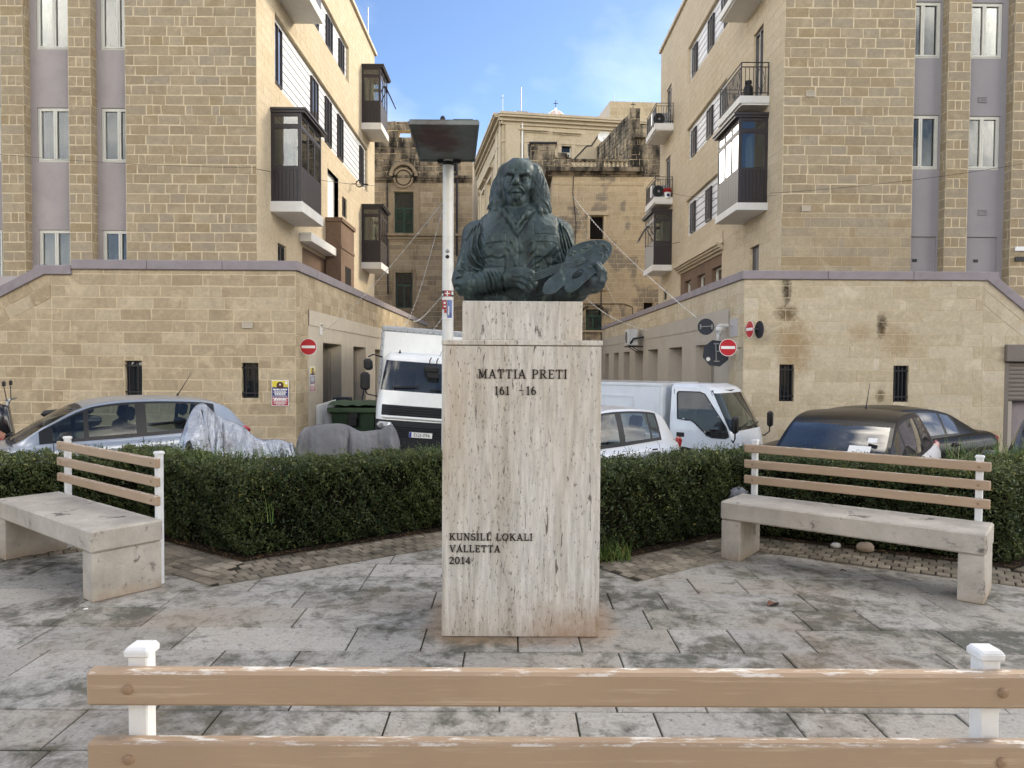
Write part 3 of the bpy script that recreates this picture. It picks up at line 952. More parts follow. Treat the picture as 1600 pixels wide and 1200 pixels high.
mR2.wall(PSR, YB, YER, 3.3, ZROOF, ops, lens=(.5, .9), short=.05, joint=.010, jit=.003, depth=.006, ch=.003, reveal=.16)
mR2.finish(0)
for i, (a, b) in enumerate(bands):
    cells = [(by1 - .55, by1, 'b'), (by1 - 1.25, by1 - .55, 'wcw'[i]), (by1 - 3.0, by1 - 1.25, 'b'), (by1 - 3.75, by1 - 3.0, 'w'), (by1 - 5.2, by1 - 3.75, 'b'), (by0, by1 - 5.2, 'c')]
    band(RB, PSR, mR2, by0, by1, a, b, cells, 6)
XO = XR - .87
ya0, ya1 = sy(1199, 300), SX(1121, 300, XO).y
zA = [sz(1199, y) for y in (328.5, 317, 267.5, 208, 186, 178.5)]
bay(RB, PSR, ya0, ya1, .87, *zA)
balcony(RB, PSR, ya0, ya1, .87, sz(1203, 160), sz(1203, 149), sz(1203, 97))
balcony(RB, PSR, ya0, ya1, .87, sz(1168, 31), sz(1168, 31) + .22, sz(1168, 31) + 1.25)
yb0, yb1 = sy(1051, 300), SX(1009, 250, XO).y
balcony(RB, PSR, yb0, yb1, .87, sz(1051, 204), sz(1051, 195), sz(1051, 164))
balcony(RB, PSR, yb0, yb1, .87, sz(1049, 319), sz(1049, 310), sz(1049, 279))
zB = [sz(1048, y) for y in (424, 415, 381.5, 346, 334, 330)]
bay(RB, PSR, yb0, yb1, .87, *zB, open_sash=True)
for o in (gd, gdf, gdf2): window(RB, PSR, o, .1, .05, 2, DFRAME, GLASS_B, [(0, 1, CURT2)], .04, name='balcony_door')
window(RB, PSR, sm, .1, .04, 1, DFRAME, DGLASS, None, .03)
mb = MB(); pbox(mb, PSR, dk[0], dk[2], dk[1], dk[3], -.12, -.09); mb.build('dark_door', pm('charcoal_paint', c3(66, 64, 68), .5, 0, .05, 4), RB)
mb = MB()
for k, (dz, pr_) in enumerate(((.0, .12), (.08, .2), (.16, .28))): pbox(mb, PSR, hoodr[0] - .2, hoodr[2] + .2, hoodr[3] + .10 + dz, hoodr[3] + .18 + dz - .002, .008, pr_)
pbox(mb, PSR, hoodr[0] - .2, hoodr[2] + .2, hoodr[3] + .26, hoodr[3] + .75, .008, .06)
mb.build('hood_moulding', ST_SIDE, RB)
hw = []
for (pa, pb, t) in ((1126, 1110, 413), (1099.5, 1087.5, 426), (1078, 1068, 436)):
    hw.append((sy(pa, 420), 3.45, sy(pb, 420), sz(pa, t)))
mb = MB(); plain(mb, PSR, hoodr[0], hoodr[2], hoodr[1], hoodr[3], hw, (), -.05)
for h in hw: revealq(mb, PSR, h, -.05, -.28)
mb.build('brown_surround', PORTAL, RB)
for h in hw: window(RB, PSR, h, .26, .05, 1, WFRAME, DGLASS, [(0, 1, CURT)], .03)
mb = MB(); mb.box(XR + 1.5, YB + 1.8, 3.3, 60, YER - .02, ZROOF - .05); mb.build('core', ROOMW, RB)  # unseen box, only blocks light; reaches far right to keep sun off the plaza
mb = MB(); mb.box(XR - .12, YB - .1, ZROOF, 60.3, YER + .1, ZROOF + .16); mb.build('roof_coping', BEIGE, RB)
mb = MB(); mb.quad((XR, YER, 3.3), (24, YER, 3.3), (24, YER, ZROOF), (XR, YER, ZROOF)); mb.build('far_wall', ST_SIDE, RB)
mR.finish(300)

# ------------------------------------------------------------------ the building across the plaza, seen only in reflections
OB = thing('apartment_building', 'stone building behind the viewpoint, seen only as reflections in windows and windscreens', 'building', (0, -24, 0))
mO = Masonry(OB, ST_SIDE, seed=23, restname='stonework')
PO = Pl((0, -24, 0), (-1, 0, 0), (0, 1, 0))
wo = [(-26 + 4 * i, 1.2 + 3.6 * j, -24.7 + 4 * i, 3.2 + 3.6 * j) for i in range(14) for j in range(3)]
mO.wall(PO, -28, 28, -.03, 11.5, wo, lens=(.8, 1.4), ch_h=.4, joint=.01, depth=.006, reveal=.2)
mO.finish(0)
for o in wo: window(OB, PO, o, .15, .07, 2, DFRAME, DGLASS, None, .05, room=False)
mb = MB(); mb.box(-28, -40, 0, 28, -24.9, 11.4); mb.box(-28.2, -40, 11.5, 28.2, -23.8, 11.8); mb.build('core', BEIGE, OB)
# ------------------------------------------------------------------ podium walls (raised terraces) either side of the street
YP = 17.2
ZG = -1.0
PPF = front(YP)
XPL, XPR = W(462, 600, YP).x, W(1161, 600, YP).x
def grille(root, pl, o, nb=3, depth=.16, glass=None):
    """deep window slit with iron bars"""
    u0, v0, u1, v1 = o
    mb = MB()
    plain(mb, pl, u0, u1, v0, v1, (), (), -depth - .12)
    fw = .03
    pbox(mb, pl, u0, u0 + fw, v0, v1, -depth, -depth + .03); pbox(mb, pl, u1 - fw, u1, v0, v1, -depth, -depth + .03)
    pbox(mb, pl, u0 + fw, u1 - fw, v0, v0 + fw, -depth, -depth + .03); pbox(mb, pl, u0 + fw, u1 - fw, v1 - fw, v1, -depth, -depth + .03)
    w = mb.build('window', BLACKP, root)
    mb = MB()
    pbox(mb, pl, u0 + fw, u1 - fw, v0 + fw, v1 - fw, -depth - .01, -depth + .002)
    mb.build('pane', DGLASS, w)
    for k in range(nb):
        u = u0 + (u1 - u0) * (k + .5 + .0) / nb
        mb = MB(); mb.bar(pl.P(u, v0 - .0, -.03), pl.P(u, v1, -.03), .022, .022, (0, 1, 0)); mb.build('bar', IRON, w)
    mb = MB()
    for f in (.14, .86):
        v = v0 + (v1 - v0) * f
        mb.bar(pl.P(u0, v, -.018), pl.P(u1, v, -.018), .012, .03)
    mb.build('cross_bar', IRON, w)
    return w

def coping_run(root, pts, w0, w1, th, name='coping'):
    """coping stones along a polyline of (point, outward normal) -- profile overhangs the wall by w0 and runs w1 inwards"""
    for (a, b, n) in pts:
        n = Vector(n); a = Vector(a); b = Vector(b)
        d = (b - a); L_ = d.length; d.normalize()
        k = max(1, int(L_ / 1.6)); up = d.cross(n) if d.cross(n).z > 0 else n.cross(d)
        for i in range(k):
            p = a + d * (L_ * i / k + .004); q = a + d * (L_ * (i + 1) / k - .004)
            c = (p + q) / 2 + n * ((w0 - w1) / 2) - up * (th / 2)
            mb = MB(); mb.cbox(c, d, n, up, (q - p).length / 2, (w0 + w1) / 2, th / 2, .012)
            mb.build(name, COPING, root)

# west podium
LP = thing('terrace_wall', 'long stone terrace wall on the left with two barred slit windows and a sloping left end', 'wall', (-9, YP, ZG))
mP = Masonry(LP, ST_PL, seed=31)
zc1 = W(300, 407, YP).z        # top of coping
th = .22
ztop = zc1 - th
uA, uB = W(113, 410, YP).x, W(63, 415, YP).x
pS = W(0, 458, YP)
# slope line through (uB, zc1-.13-th) and pS
zb = zc1 - .13
sl = (zb - W(0, 447, YP).z) / (uB - W(0, 447, YP).x)
def win_px(x0, y0, x1, y1, Y=YP):
    a = W(x0, y1, Y); b = W(x1, y0, Y); return (a.x, a.z, b.x, b.z)
wl = [win_px(195, 563.5, 222, 620), win_px(377.5, 567, 404, 622)]
uL = -17.0
cosl = math.sqrt(1 + sl * sl)
# horizontal courses, kept below a line two sloped courses under the coping
drop = .60
hp_main = (-sl / cosl, 1 / cosl, (zb - th - sl * uB) / cosl - drop)
# right of uB the flat part
mP.wall(PPF, uB + .25, XPL, ZG, ztop, wl, lens=(.5, .95), short=.08, joint=.020, jit=.011, ch_h=.274)
mP.wall(PPF, uL, uB + .25, ZG, ztop, [], [hp_main], backing=False, lens=(.5, .95), short=.08, joint=.020, jit=.011, ch_h=.274)
# the two sloped courses
ang = math.atan(sl)
uvS = Vector((math.cos(ang), math.sin(ang)))
vn = Vector((-math.sin(ang), math.cos(ang)))
o2 = Vector((uB, zb - th))
for row in range(2):
    t = -12.0
    while t < .1:
        t2 = min(t + mP.rg.uniform(.5, .85), .25)
        a0 = -row * .30 - .006; a1 = -(row + 1) * .30 + .006
        poly = [o2 + uvS * (t + .007) + vn * a1, o2 + uvS * (t2 - .007) + vn * a1, o2 + uvS * (t2 - .007) + vn * a0, o2 + uvS * (t + .007) + vn * a0]
        poly = [tuple(p) for p in poly]
        poly = clip(poly, (1, 0, uB + .245)); poly = clip(poly, (0, 1, ztop)) if len(poly) >= 3 else poly
        mP.put(PPF, poly, .012, .006, mP.rg.random())
        t = t2
plain(mP.back, PPF, uL, uB + .25, ZG, ztop, (), [(-sl / cosl, 1 / cosl, (zb - th - sl * uB) / cosl)], .0)
# street side: stone above, plastered shop fronts below
PSPL = sideL(XPL)
sy = lambda px, py, X=XPL: SX(px, py, X).y
sz = lambda px, py, X=XPL: SX(px, py, X).z
YPE = sy(667, 511)
ypl = sy(481, 520)
zpl = sz(482, 484)
doorsL = [(sy(504, 600), ZG, sy(533, 600), sz(504, 535.5)), (sy(551.5, 600), ZG, sy(571, 600), sz(551.5, 541)), (sy(585.5, 600), ZG, sy(600, 600), sz(585.5, 545.5))]
mP.wall(PSPL, YP, YPE, zpl, ztop, lens=(.5, .9), short=.05, joint=.010, jit=.004, depth=.008)
mP.wall(PSPL, YP, ypl, ZG, zpl, lens=(.3, .6), short=.05, joint=.010, jit=.004, depth=.010)
pw = MB()
dl = doorsL + [(doorsL[-1][2] + 1.6 + k * 4, ZG, doorsL[-1][2] + 3.4 + k * 4, doorsL[0][3]) for k in range(2)]
plain(pw, PSPL, ypl, YPE, ZG, zpl - .38, dl, (), .012); plain(pw, PSPL, ypl, YPE, zpl - .38, zpl, (), (), .035)
pw.quad(PSPL.P(ypl, zpl - .38, .012), PSPL.P(YPE, zpl - .38, .012), PSPL.P(YPE, zpl - .38, .035), PSPL.P(ypl, zpl - .38, .035))
pw.quad(PSPL.P(ypl, zpl, -.01), PSPL.P(YPE, zpl, -.01), PSPL.P(YPE, zpl, .035), PSPL.P(ypl, zpl, .035))
pw.quad(PSPL.P(ypl, ZG, -.01), PSPL.P(ypl, zpl, -.01), PSPL.P(ypl, zpl, .012), PSPL.P(ypl, ZG, .012))
for o in dl: revealq(pw, PSPL, o, .012, -.55)
pw.build('shop_front_plaster', BEIGE, LP)
for o in dl:
    mb = MB(); pbox(mb, PSPL, o[0] + .002, o[2] - .002, ZG, o[3] - .12, -.58, -.5); pbox(mb, PSPL, o[0] + .002, o[2] - .002, o[3] - .118, o[3] - .002, -.58, -.42)
    pbox(mb, PSPL, o[2] - .3, o[2] - .004, ZG, o[3] - .122, -.498, -.3)
    mb.build('garage_door', DOORBG, LP)
p = SX(500, 514, XPL); vent(LP, PSPL, p.y, p.z, .3, .3, WHITEC, .015)
p = W(387, 507.5, YP); vent(LP, PPF, p.x, p.z, mat=BEIGE, d=.014)
for o in wl: grille(LP, PPF, o, 2)
z0c = zc1
coping_run(LP, [((uA, YP, z0c), (XPL + .07, YP, z0c), (0, -1, 0)), ((XPL, YP + .05, z0c), (XPL, YPE, z0c), (1, 0, 0)),
                ((uB - .13, YP, zb + .001), (uA - .005, YP, zb + .001), (0, -1, 0)), ((uL, YP - .006, zb + sl * (uL - uB)), (uB + .10, YP - .006, zb + .02), (0, -1, 0))], .07, .28, th)
mb = MB(); mb.box(-22, YP + .3, ZG, XPL - .65, YPE - .1, ztop - .5); mb.build('deck', COPING, LP)
mb = MB(); mb.box(-22, YP + 2.6, ZG, uB - .6, YP + 2.8, W(10, 431, YP + 2.6).z); mb.build('stair_wall', PLASTER, LP)
mP.finish(300)

# east podium
RP = thing('terrace_wall', 'long stone terrace wall on the right with dark water stains and two barred slit windows', 'wall', (9, YP, ZG))
mQ = Masonry(RP, ST_PR, seed=41)
zr1 = W(1350, 424, YP).z
th = .2
ztr_ = zr1 - th
uR = W(1551, 430, YP).x
slr = (W(1600, 466, YP).z - zr1) / (W(1600, 466, YP).x - uR)
wr = [win_px(1217, 569.5, 1241, 627), win_px(1395, 571.5, 1420, 628)]
gar = (W(1569, 600, YP).x, ZG, W(1569, 600, YP).x + 3.0, W(1569, 541, YP).z)
cr_ = math.sqrt(1 + slr * slr)
hpr = (-slr / cr_, 1 / cr_, (zr1 - th - slr * uR) / cr_ - .56)
mQ.wall(PPF, XPR, uR - .2, ZG, ztr_, wr, lens=(.6, 1.2), short=.06, joint=.008, jit=.004, ch_h=.277, depth=.006)
mQ.wall(PPF, uR - .2, 17.5, ZG, ztr_, [gar], [hpr], backing=False, lens=(.6, 1.2), short=.06, joint=.008, jit=.004, ch_h=.277, depth=.006)
ang = math.atan(slr); uvS = Vector((math.cos(ang), math.sin(ang))); vn = Vector((-math.sin(ang), math.cos(ang))); o2 = Vector((uR, zr1 - th))
for row in range(2):
    t = -.3
    while t < 12:
        t2 = t + mQ.rg.uniform(.55, .9)
        a0 = -row * .28 - .005; a1 = -(row + 1) * .28 + .005
        poly = [tuple(p) for p in (o2 + uvS * (t + .006) + vn * a1, o2 + uvS * (t2 - .006) + vn * a1, o2 + uvS * (t2 - .006) + vn * a0, o2 + uvS * (t + .006) + vn * a0)]
        poly = clip(poly, (-1, 0, -(uR - .195))); poly = clip(poly, (0, 1, ztr_)) if len(poly) >= 3 else poly
        for (p, q, a, b) in (gar,):
            pass
        mQ.put(PPF, poly, .009, .006, mQ.rg.random()); t = t2
plain(mQ.back, PPF, uR - .2, 17.5, ZG, ztr_, [gar], [(-slr / cr_, 1 / cr_, (zr1 - th - slr * uR) / cr_)], .0)
PSPR = sideR(XPR)
sy = lambda px, py, X=XPR: SX(px, py, X).y
sz = lambda px, py, X=XPR: SX(px, py, X).z
YPR = sy(941, 519)
ypr = sy(1140, 520)
zpr = sz(1138, 482)
dd = [(1117, 1087.5), (1066, 1045), (1028, 1013), (1005, 993), (984, 975), (967, 959.5), (951.5, 945.5)]
zdr = sz(1087, 540)
dr_ = [(sy(a, 560), ZG, sy(b, 560), zdr) for a, b in dd]
mQ.wall(PSPR, YP, YPR, zpr, ztr_, lens=(.5, .9), short=.05, joint=.010, jit=.004, depth=.008)
mQ.wall(PSPR, YP, ypr, ZG, zpr, lens=(.3, .6), short=.05, joint=.010, jit=.004, depth=.010)
pw = MB()
plain(pw, PSPR, ypr, YPR, ZG, zpr - .42, dr_, (), .012); plain(pw, PSPR, ypr, YPR, zpr - .42, zpr, (), (), .03)
pw.quad(PSPR.P(ypr, zpr - .42, .012), PSPR.P(YPR, zpr - .42, .012), PSPR.P(YPR, zpr - .42, .03), PSPR.P(ypr, zpr - .42, .03))
pw.quad(PSPR.P(ypr, ZG, -.01), PSPR.P(ypr, zpr, -.01), PSPR.P(ypr, zpr, .012), PSPR.P(ypr, ZG, .012))
for o in dr_: revealq(pw, PSPR, o, .012, -.5)
pw.build('shop_front_plaster', BEIGE_R, RP)
for i, o in enumerate(dr_):
    mb = MB()
    n = 4; w = (o[2] - o[0]) / n
    for k in range(n): pbox(mb, PSPR, o[0] + k * w + .012, o[0] + (k + 1) * w - .012, ZG, o[3] - .62, -.5, -.45)
    pbox(mb, PSPR, o[0] + .002, o[2] - .002, o[3] - .61, o[3] - .5, -.5, -.43); pbox(mb, PSPR, o[0] + .05, o[2] - .05, o[3] - .49, o[3] - .04, -.5, -.47)
    pbox(mb, PSPR, o[0] + .002, o[2] - .002, ZG, o[3] - .002, -.53, -.505)
    mb.build('garage_door', DOORBG, RP)
for o in wr: grille(RP, PPF, o, 4)
coping_run(RP, [((XPR - .07, YP, zr1), (uR + .13, YP, zr1), (0, -1, 0)), ((XPR, YP + .05, zr1), (XPR, YPR, zr1), (-1, 0, 0)), ((uR - .10, YP - .006, zr1 + .02), (17.5, YP - .006, zr1 + slr * (17.5 - uR)), (0, -1, 0))], .06, .28, th)
mb = MB(); mb.box(XPR + .65, YP + .3, ZG, 22, YPR - .1, ztr_ - .5); mb.build('deck', COPING, RP)
# roller shutter
TAUPE = pm('taupe_shutter', c3(116, 108, 100), .55, 0, .05, 3, 0, 30, .35, dirt=.15)
g0, g1 = gar[0], gar[2]
mb = MB()
pbox(mb, PPF, g0 + .003, g0 + .12, ZG, gar[3] - .35, -.1, -.02)
sh = mb.build('roller_shutter', TAUPE, RP)
mb = MB(); pbox(mb, PPF, g0 - .02, g1, gar[3] - .36, gar[3] + .04, -.3, .10); mb.build('shutter_box', TAUPE, sh, bevel=.02)
for k in range(9):
    zt_ = gar[3] - .37 - k * .1
    mb = MB()
    pts = [PPF.P(g0 + .12, zt_ - .1 * i / 4 - .003, -.06 + .02 * math.sin(math.pi * i / 4)) for i in range(5)]
    pts2 = [p + Vector((2.7, 0, 0)) for p in pts]
    mb.grid([pts, pts2]); mb.build('slat', TAUPE, sh, smooth=True)
mb = MB(); pquad(mb, PPF, g0, g1, ZG, gar[3], -.9); mb.build('garage_dark', DARKIN, RP)
mb = MB(); pbox(mb, PPF, g0 + .14, g0 + .26, ZG, gar[3] - 1.2, -.2, -.1); mb.build('door_jamb', BEIGE_R, RP)
plq = W(1147, 512, YP)
mb = MB(); pl_ = PSPR; p = SX(1148, 512, XPR); pbox(mb, PSPR, max(p.y - .3, YP + .05), p.y + .3, p.z - .22, p.z + .22, .012, .03); mb.build('stone_plaque', pm('faded_plaque', c3(176, 172, 172), .7, 0, .1, 12), RP)
mQ.finish(300)

# ------------------------------------------------------------------ the far end of the street
def mould(root, pl, u0, u1, z, prof, mat, name='moulding'):
    mb = MB()
    for (dz0, dz1, d) in prof: pbox(mb, pl, u0, u1, z + dz0, z + dz1 - .003, .015, d)
    return mb.build(name, mat, root)
PAT = pm('painted_shutter_light', c3(196, 200, 190), .6, 0, .08, 8, 0, 30, .2)
def green_window(root, pl, o, top, depth=.18):
    fo = window(root, pl, o, depth, .06, 2, GREEN if top else FADEDG, DGLASS, [(0, 1, CURT)], .05, transom=.62 if top else .66, name='window')
    mb = MB()
    u0, v0, u1, v1 = o
    if top:
        for k in range(2):
            a = u0 + .06 + (u1 - u0 - .12) * k / 2; b = a + (u1 - u0 - .12) / 2
            for j in range(2):
                z0_ = v0 + .06 + j * (v1 - v0) * .27
                for i in range(9):
                    zz = z0_ + .06 + i * (v1 - v0) * .24 / 9
                    pbox(mb, pl, a + .06, b - .06, zz, zz + .03, -depth + .02, -depth + .06)
        mb.build('louvre', GREEN, fo)
    return fo
YBL = 46.0
PBL = front(YBL)
B1 = thing('palazzo', 'old weathered palazzo on the left, green window under a round medallion', 'building', (-5, YBL, -1))
m1 = Masonry(B1, ST_BG, seed=51)
bx = lambda px, py=350: W(px, py, YBL).x
bz = lambda py, px=650: W(px, py, YBL).z
ua, ub, uc = bx(560), bx(713), bx(738)
w1 = (bx(616), bz(365), bx(646), bz(300)); w2 = (bx(618), bz(482), bx(645), bz(426))
zs = bz(278); zt1 = bz(190); zt2 = bz(248); zm = bz(372)
hole = (bx(623), bz(215), bx(641.5), bz(204))
m1.wall(PBL, ua, ub, -1, zm, [w2], lens=(.5, 1.0), ch_h=.32, joint=.018, depth=.012, reveal=.25)
m1.wall(PBL, ua, ub, zm, zs, [w1], lens=(.5, 1.0), ch_h=.32, joint=.018, depth=.012, reveal=.25)
m1.wall(PBL, ub, uc, -1, zt2, lens=(.5, 1.0), ch_h=.32, joint=.018, depth=.012)
m1.finish(0)
B1r = Masonry(B1, ST_RUIN, seed=52, restname='parapet_stonework')
B1r.wall(PBL, ua, ub, zs, zt1, [hole], lens=(.5, 1.1), ch_h=.36, joint=.03, jit=.03, depth=.05, reveal=.6)
B1r.finish(0)
mould(B1, PBL, ua, uc, zs - .3, ((0, .12, .06), (.12, .26, .14), (.26, .42, .22)), ST_RUIN, 'string_course')
mould(B1, PBL, ua, uc, zm - .22, ((0, .14, .06), (.14, .26, .12), (.34, .5, .2)), ST_BG, 'string_course')
mould(B1, PBL, ub, uc + .1, zt2 - .02, ((0, .16, .1), (.16, .34, .2)), ST_RUIN, 'cornice')
green_window(B1, PBL, w1, True); green_window(B1, PBL, w2, False)
def surround(root, pl, o, w=.35, d=.08, mat=ST_BG, top=True):
    mb = MB(); u0, v0, u1, v1 = o
    pbox(mb, pl, u0 - w, u0 - .01, v0, v1, .012, d); pbox(mb, pl, u1 + .01, u1 + w, v0, v1, .012, d)
    if top: pbox(mb, pl, u0 - w, u1 + w, v1 + .003, v1 + w, .012, d)
    pbox(mb, pl, u0 - w - .08, u1 + w + .08, v0 - .16, v0 - .003, .012, d + .08)
    return mb.build('window_surround', mat, root)
surround(B1, PBL, w1, .38); surround(B1, PBL, w2, .2, .05)
mc_ = W(631, 279, YBL)
mb = MB(); mb.disc(mc_ + Vector((0, -.1, 0)), (0, 1, 0), .42, .16, 24); mb.ring(mc_ + Vector((0, -.12, 0)), (0, 1, 0), .5, .62, .2, 28); mb.build('medallion', ST_BG, B1)
mb = MB()
arc = [(mc_ + Vector((.0 + math.cos(t) * .78, 0, math.sin(t) * .78 + .1))) for t in [math.pi * k / 14 for k in range(15)]]
for a, b in zip(arc[:-1], arc[1:]): mb.bar(a + Vector((0, -.15, 0)), b + Vector((0, -.15, 0)), .3, .2, (0, 0, 1) if abs((b - a).normalized().z) < .9 else (1, 0, 0))
mb.build('arch_pediment', ST_BG, B1)
mb = MB(); mb.tube([W(605.5, 286, YBL) + Vector((0, -.08, 0)), W(606.5, 460, YBL) + Vector((0, -.08, 0))], .05, 6); mb.tube([W(714, 255, YBL) + Vector((0, -.1, 0)), W(714, 400, YBL) + Vector((0, -.1, 0))], .07, 6)
mb.build('drainpipe', IRON, B1)
mb = MB(); mb.box(ua, YBL + .5, -1, ub - .1, YBL + .9, zs - .1); mb.box(ub - .1, YBL + .5, -1, uc - .02, YBL + 8, zt2); mb.build('core', ROOMW, B1)

# mansion with the heavy cornice, turned a little
MC = Vector((W(785, 180, 62).x, 62, 0))
MA = R(9)
ux = Vector((math.cos(MA), math.sin(MA), 0)); nx = Vector((math.sin(MA), -math.cos(MA), 0))
PMF = Pl((MC.x, MC.y, 0), ux, nx)
PML = Pl((MC.x, MC.y, 0), (-math.sin(MA) , math.cos(MA), 0), (-math.cos(MA), -math.sin(MA), 0))
B2 = thing('mansion', 'tall pale stone mansion with a heavy cornice and hooded windows, rising behind the bust', 'building', (MC.x, MC.y, -1))
m2 = Masonry(B2, ST_BGC, seed=61)
zct = W(790, 190, 62).z
def hitp(px, py, pl):
    d = ray(px, py); t = (pl.O - CAMP).dot(pl.n) / d.dot(pl.n); p = CAMP + d * t
    return (p - pl.O).dot(pl.u), p.z
mw = []
for (x0, x1, y0, y1) in ((824, 842, 222, 262), (877, 893, 226, 256)):
    a = hitp(x0, y1, PMF); b = hitp(x1, y0, PMF); mw.append((a[0], a[1], b[0], b[1]))
m2.wall(PMF, 0, 18, 4, zct, mw, lens=(.5, 1.0), ch_h=.36, joint=.014, depth=.008, reveal=.3)
lw = []
for (x0, x1, y0, y1) in ((762, 769, 232, 280), (753.5, 758.5, 258, 300), (745.5, 749, 280, 320)):
    a = hitp(x1, y1, PML); b = hitp(x0, y0, PML); lw.append((min(a[0], b[0]), zct - 6.3, max(a[0], b[0]), zct - 2.9))
m2.wall(PML, 0, 30, 4, zct, lw, lens=(.5, 1.0), ch_h=.36, joint=.014, depth=.008, reveal=.3)
m2.finish(0)
for pl, u1 in ((PMF, 18), (PML, 30)):
    mould(B2, pl, -.3, u1, zct, ((-.25, 0, .15), (0, .25, .4), (.25, .42, .7), (.42, .62, .8)), ST_BGC, 'cornice')
    mould(B2, pl, -.1, u1, zct - 1.75, ((0, .12, .05), (.12, .25, .12)), ST_BGC, 'string_course')
    mould(B2, pl, -.1, u1, zct - 8.5, ((0, .3, .25), (.3, .5, .4)), ST_BGC, 'string_course')
mb = MB(); pbox(mb, PMF, .25, 1.5, 4, zct - .26, .015, .14); pbox(mb, PML, .25, 1.4, 4, zct - .26, .015, .14); pbox(mb, PML, 2.2, 3.6, 4, zct - .26, .015, .12); mb.build('pilaster', ST_BGC, B2)
for o in mw:
    window(B2, PMF, o, .3, .08, 2, WFRAME, DGLASS, [(0, 1, CURT)], .06, transom=.6)
    surround(B2, PMF, o, .3, .08, ST_BGC)
    mould(B2, PMF, o[0] - .75, o[2] + .75, o[3] + .75, ((0, .12, .1), (.12, .26, .3)), ST_BGC, 'window_hood')
for o in lw:
    window(B2, PML, o, .3, .08, 2, WFRAME, DGLASS, [(0, 1, CURT)], .06)
    surround(B2, PML, o, .3, .1, ST_BGC)
    mould(B2, PML, o[0] - .6, o[2] + .6, o[3] + .5, ((0, .12, .1), (.12, .3, .4)), ST_BGC, 'window_hood')
mb = MB(); a = hitp(816, 190, PMF); mb.tube([PMF.P(a[0], a[1], .1), PMF.P(a[0], 8, .1)], .07, 8); mb.build('drainpipe', WHITE, B2)
mb = MB(); pbox(mb, PMF, a[0] - .5, a[0] + .5, zct + .62, zct + 1.05, -1.2, -.2); mb.tube([PMF.P(a[0], zct + 1.0, -.7), PMF.P(a[0], zct + 3.2, -.7)], .045, 6); b = hitp(788, 170, PMF); mb.tube([PMF.P(b[0], zct + .6, -1), PMF.P(b[0], zct + 2.6, -1)], .025, 6)
mb.bar(PMF.P(b[0] - .2, zct + 2.3, -1), PMF.P(b[0] + .2, zct + 2.3, -1), .03, .03)
mb.build('roof_antenna', METAL, B2)
mb = MB(); P4 = [PMF.P(.4, 4, -.5), PMF.P(18, 4, -.5), PMF.P(18, 4, -29), PMF.P(.4, 4, -29)]; mb.prism(P4, (0, 0, zct - 3.9)); mb.build('core', ST_BGC, B2)

# right-hand house with balustrade
YBR = 48.0
PBR = front(YBR)
B3 = thing('palazzo', 'patched stone palazzo on the right with balustrade and arched green window', 'building', (7, YBR, -1))
m3 = Masonry(B3, ST_BGR, seed=71)
bx = lambda px, py=350: W(px, py, YBR).x
bz = lambda py, px=930: W(px, py, YBR).z
ra, rb_ = bx(863), bx(1070)
w3 = (bx(922), bz(374), bx(943), bz(337)); w4 = (bx(922), bz(450), bx(941), bz(422)); w5 = (bx(916.5), bz(516), bx(941), bz(483)); w6 = (bx(1007), bz(484), bx(1022), bz(472))
zco = bz(276)
m3.wall(PBR, ra, rb_, -1, zco, [w3, w4, w5, w6], lens=(.45, .95), ch_h=.31, joint=.02, jit=.01, depth=.012, reveal=.35)
m3.wall(sideR(ra), YBR, YBR + 9, 3, zco, lens=(.5, 1.0), ch_h=.31, joint=.02, depth=.012)
m3.finish(0)
mould(B3, PBR, ra - .3, bx(1002), zco, ((0, .12, .1), (.12, .24, .25), (.24, .5, .5)), ST_RUIN, 'cornice')
mould(B3, sideR(ra), YBR - .3, YBR + 9, zco, ((0, .12, .1), (.12, .24, .25), (.24, .5, .48)), ST_RUIN, 'cornice')
mould(B3, PBR, ra, bx(1002), zco - .55, ((0, .1, .05),), ST_BGR, 'string_course')
def baluster(mb, p, h):
    prof = [(0, .09), (.08, .09), (.1, .05), (.3, .1), (.45, .11), (.6, .06), (.82, .045), (.86, .09), (1, .09)]
    mb.tube([p + Vector((0, 0, h * a)) for a, _ in prof], [r_ for _, r_ in prof], 8)
zb0 = zco + .5; zb1 = bz(250)
for k in range(13):
    p = Vector((bx(896) + (bx(978) - bx(896)) * k / 12, YBR + .05, zb0 + .08))
    if k == 6: continue
    mb = MB(); baluster(mb, p, zb1 - zb0 - .18); mb.build('baluster', ST_PALE, B3, smooth=True)
mb = MB(); mb.box(bx(890), YBR - .1, zb1 - .1, bx(982), YBR + .2, zb1 + .04); mb.box(bx(890), YBR - .1, zb0 + .002, bx(982), YBR + .2, zb0 + .08); mb.box(bx(934) - .12, YBR - .08, zb0 + .082, bx(939) + .05, YBR + .18, zb1 - .102)
mb.build('balustrade_rail', ST_RUIN, B3)
mr_ = Masonry(B3, ST_RUIN, seed=72, restname='broken_pedestal')
mr_.wall(PBR, bx(865), bx(892), zb0, bz(246), lens=(.4, .8), ch_h=.3, joint=.03, jit=.05, depth=.08, backing=True); mr_.wall(PBR, bx(871), bx(886), bz(246), bz(239), lens=(.3, .5), ch_h=.25, joint=.03, jit=.04, depth=.1)
mr_.finish(0)
mb = MB(); pbox(mb, PBR, w3[0] - .25, w3[2] + .25, w3[3] + .01, w3[3] + .22, .012, .22); pbox(mb, PBR, w3[0] - .18, w3[0] - .01, w3[1], w3[3], .012, .1); pbox(mb, PBR, w3[2] + .01, w3[2] + .18, w3[1], w3[3], .012, .1); mb.build('window_surround', ST_PALE, B3)
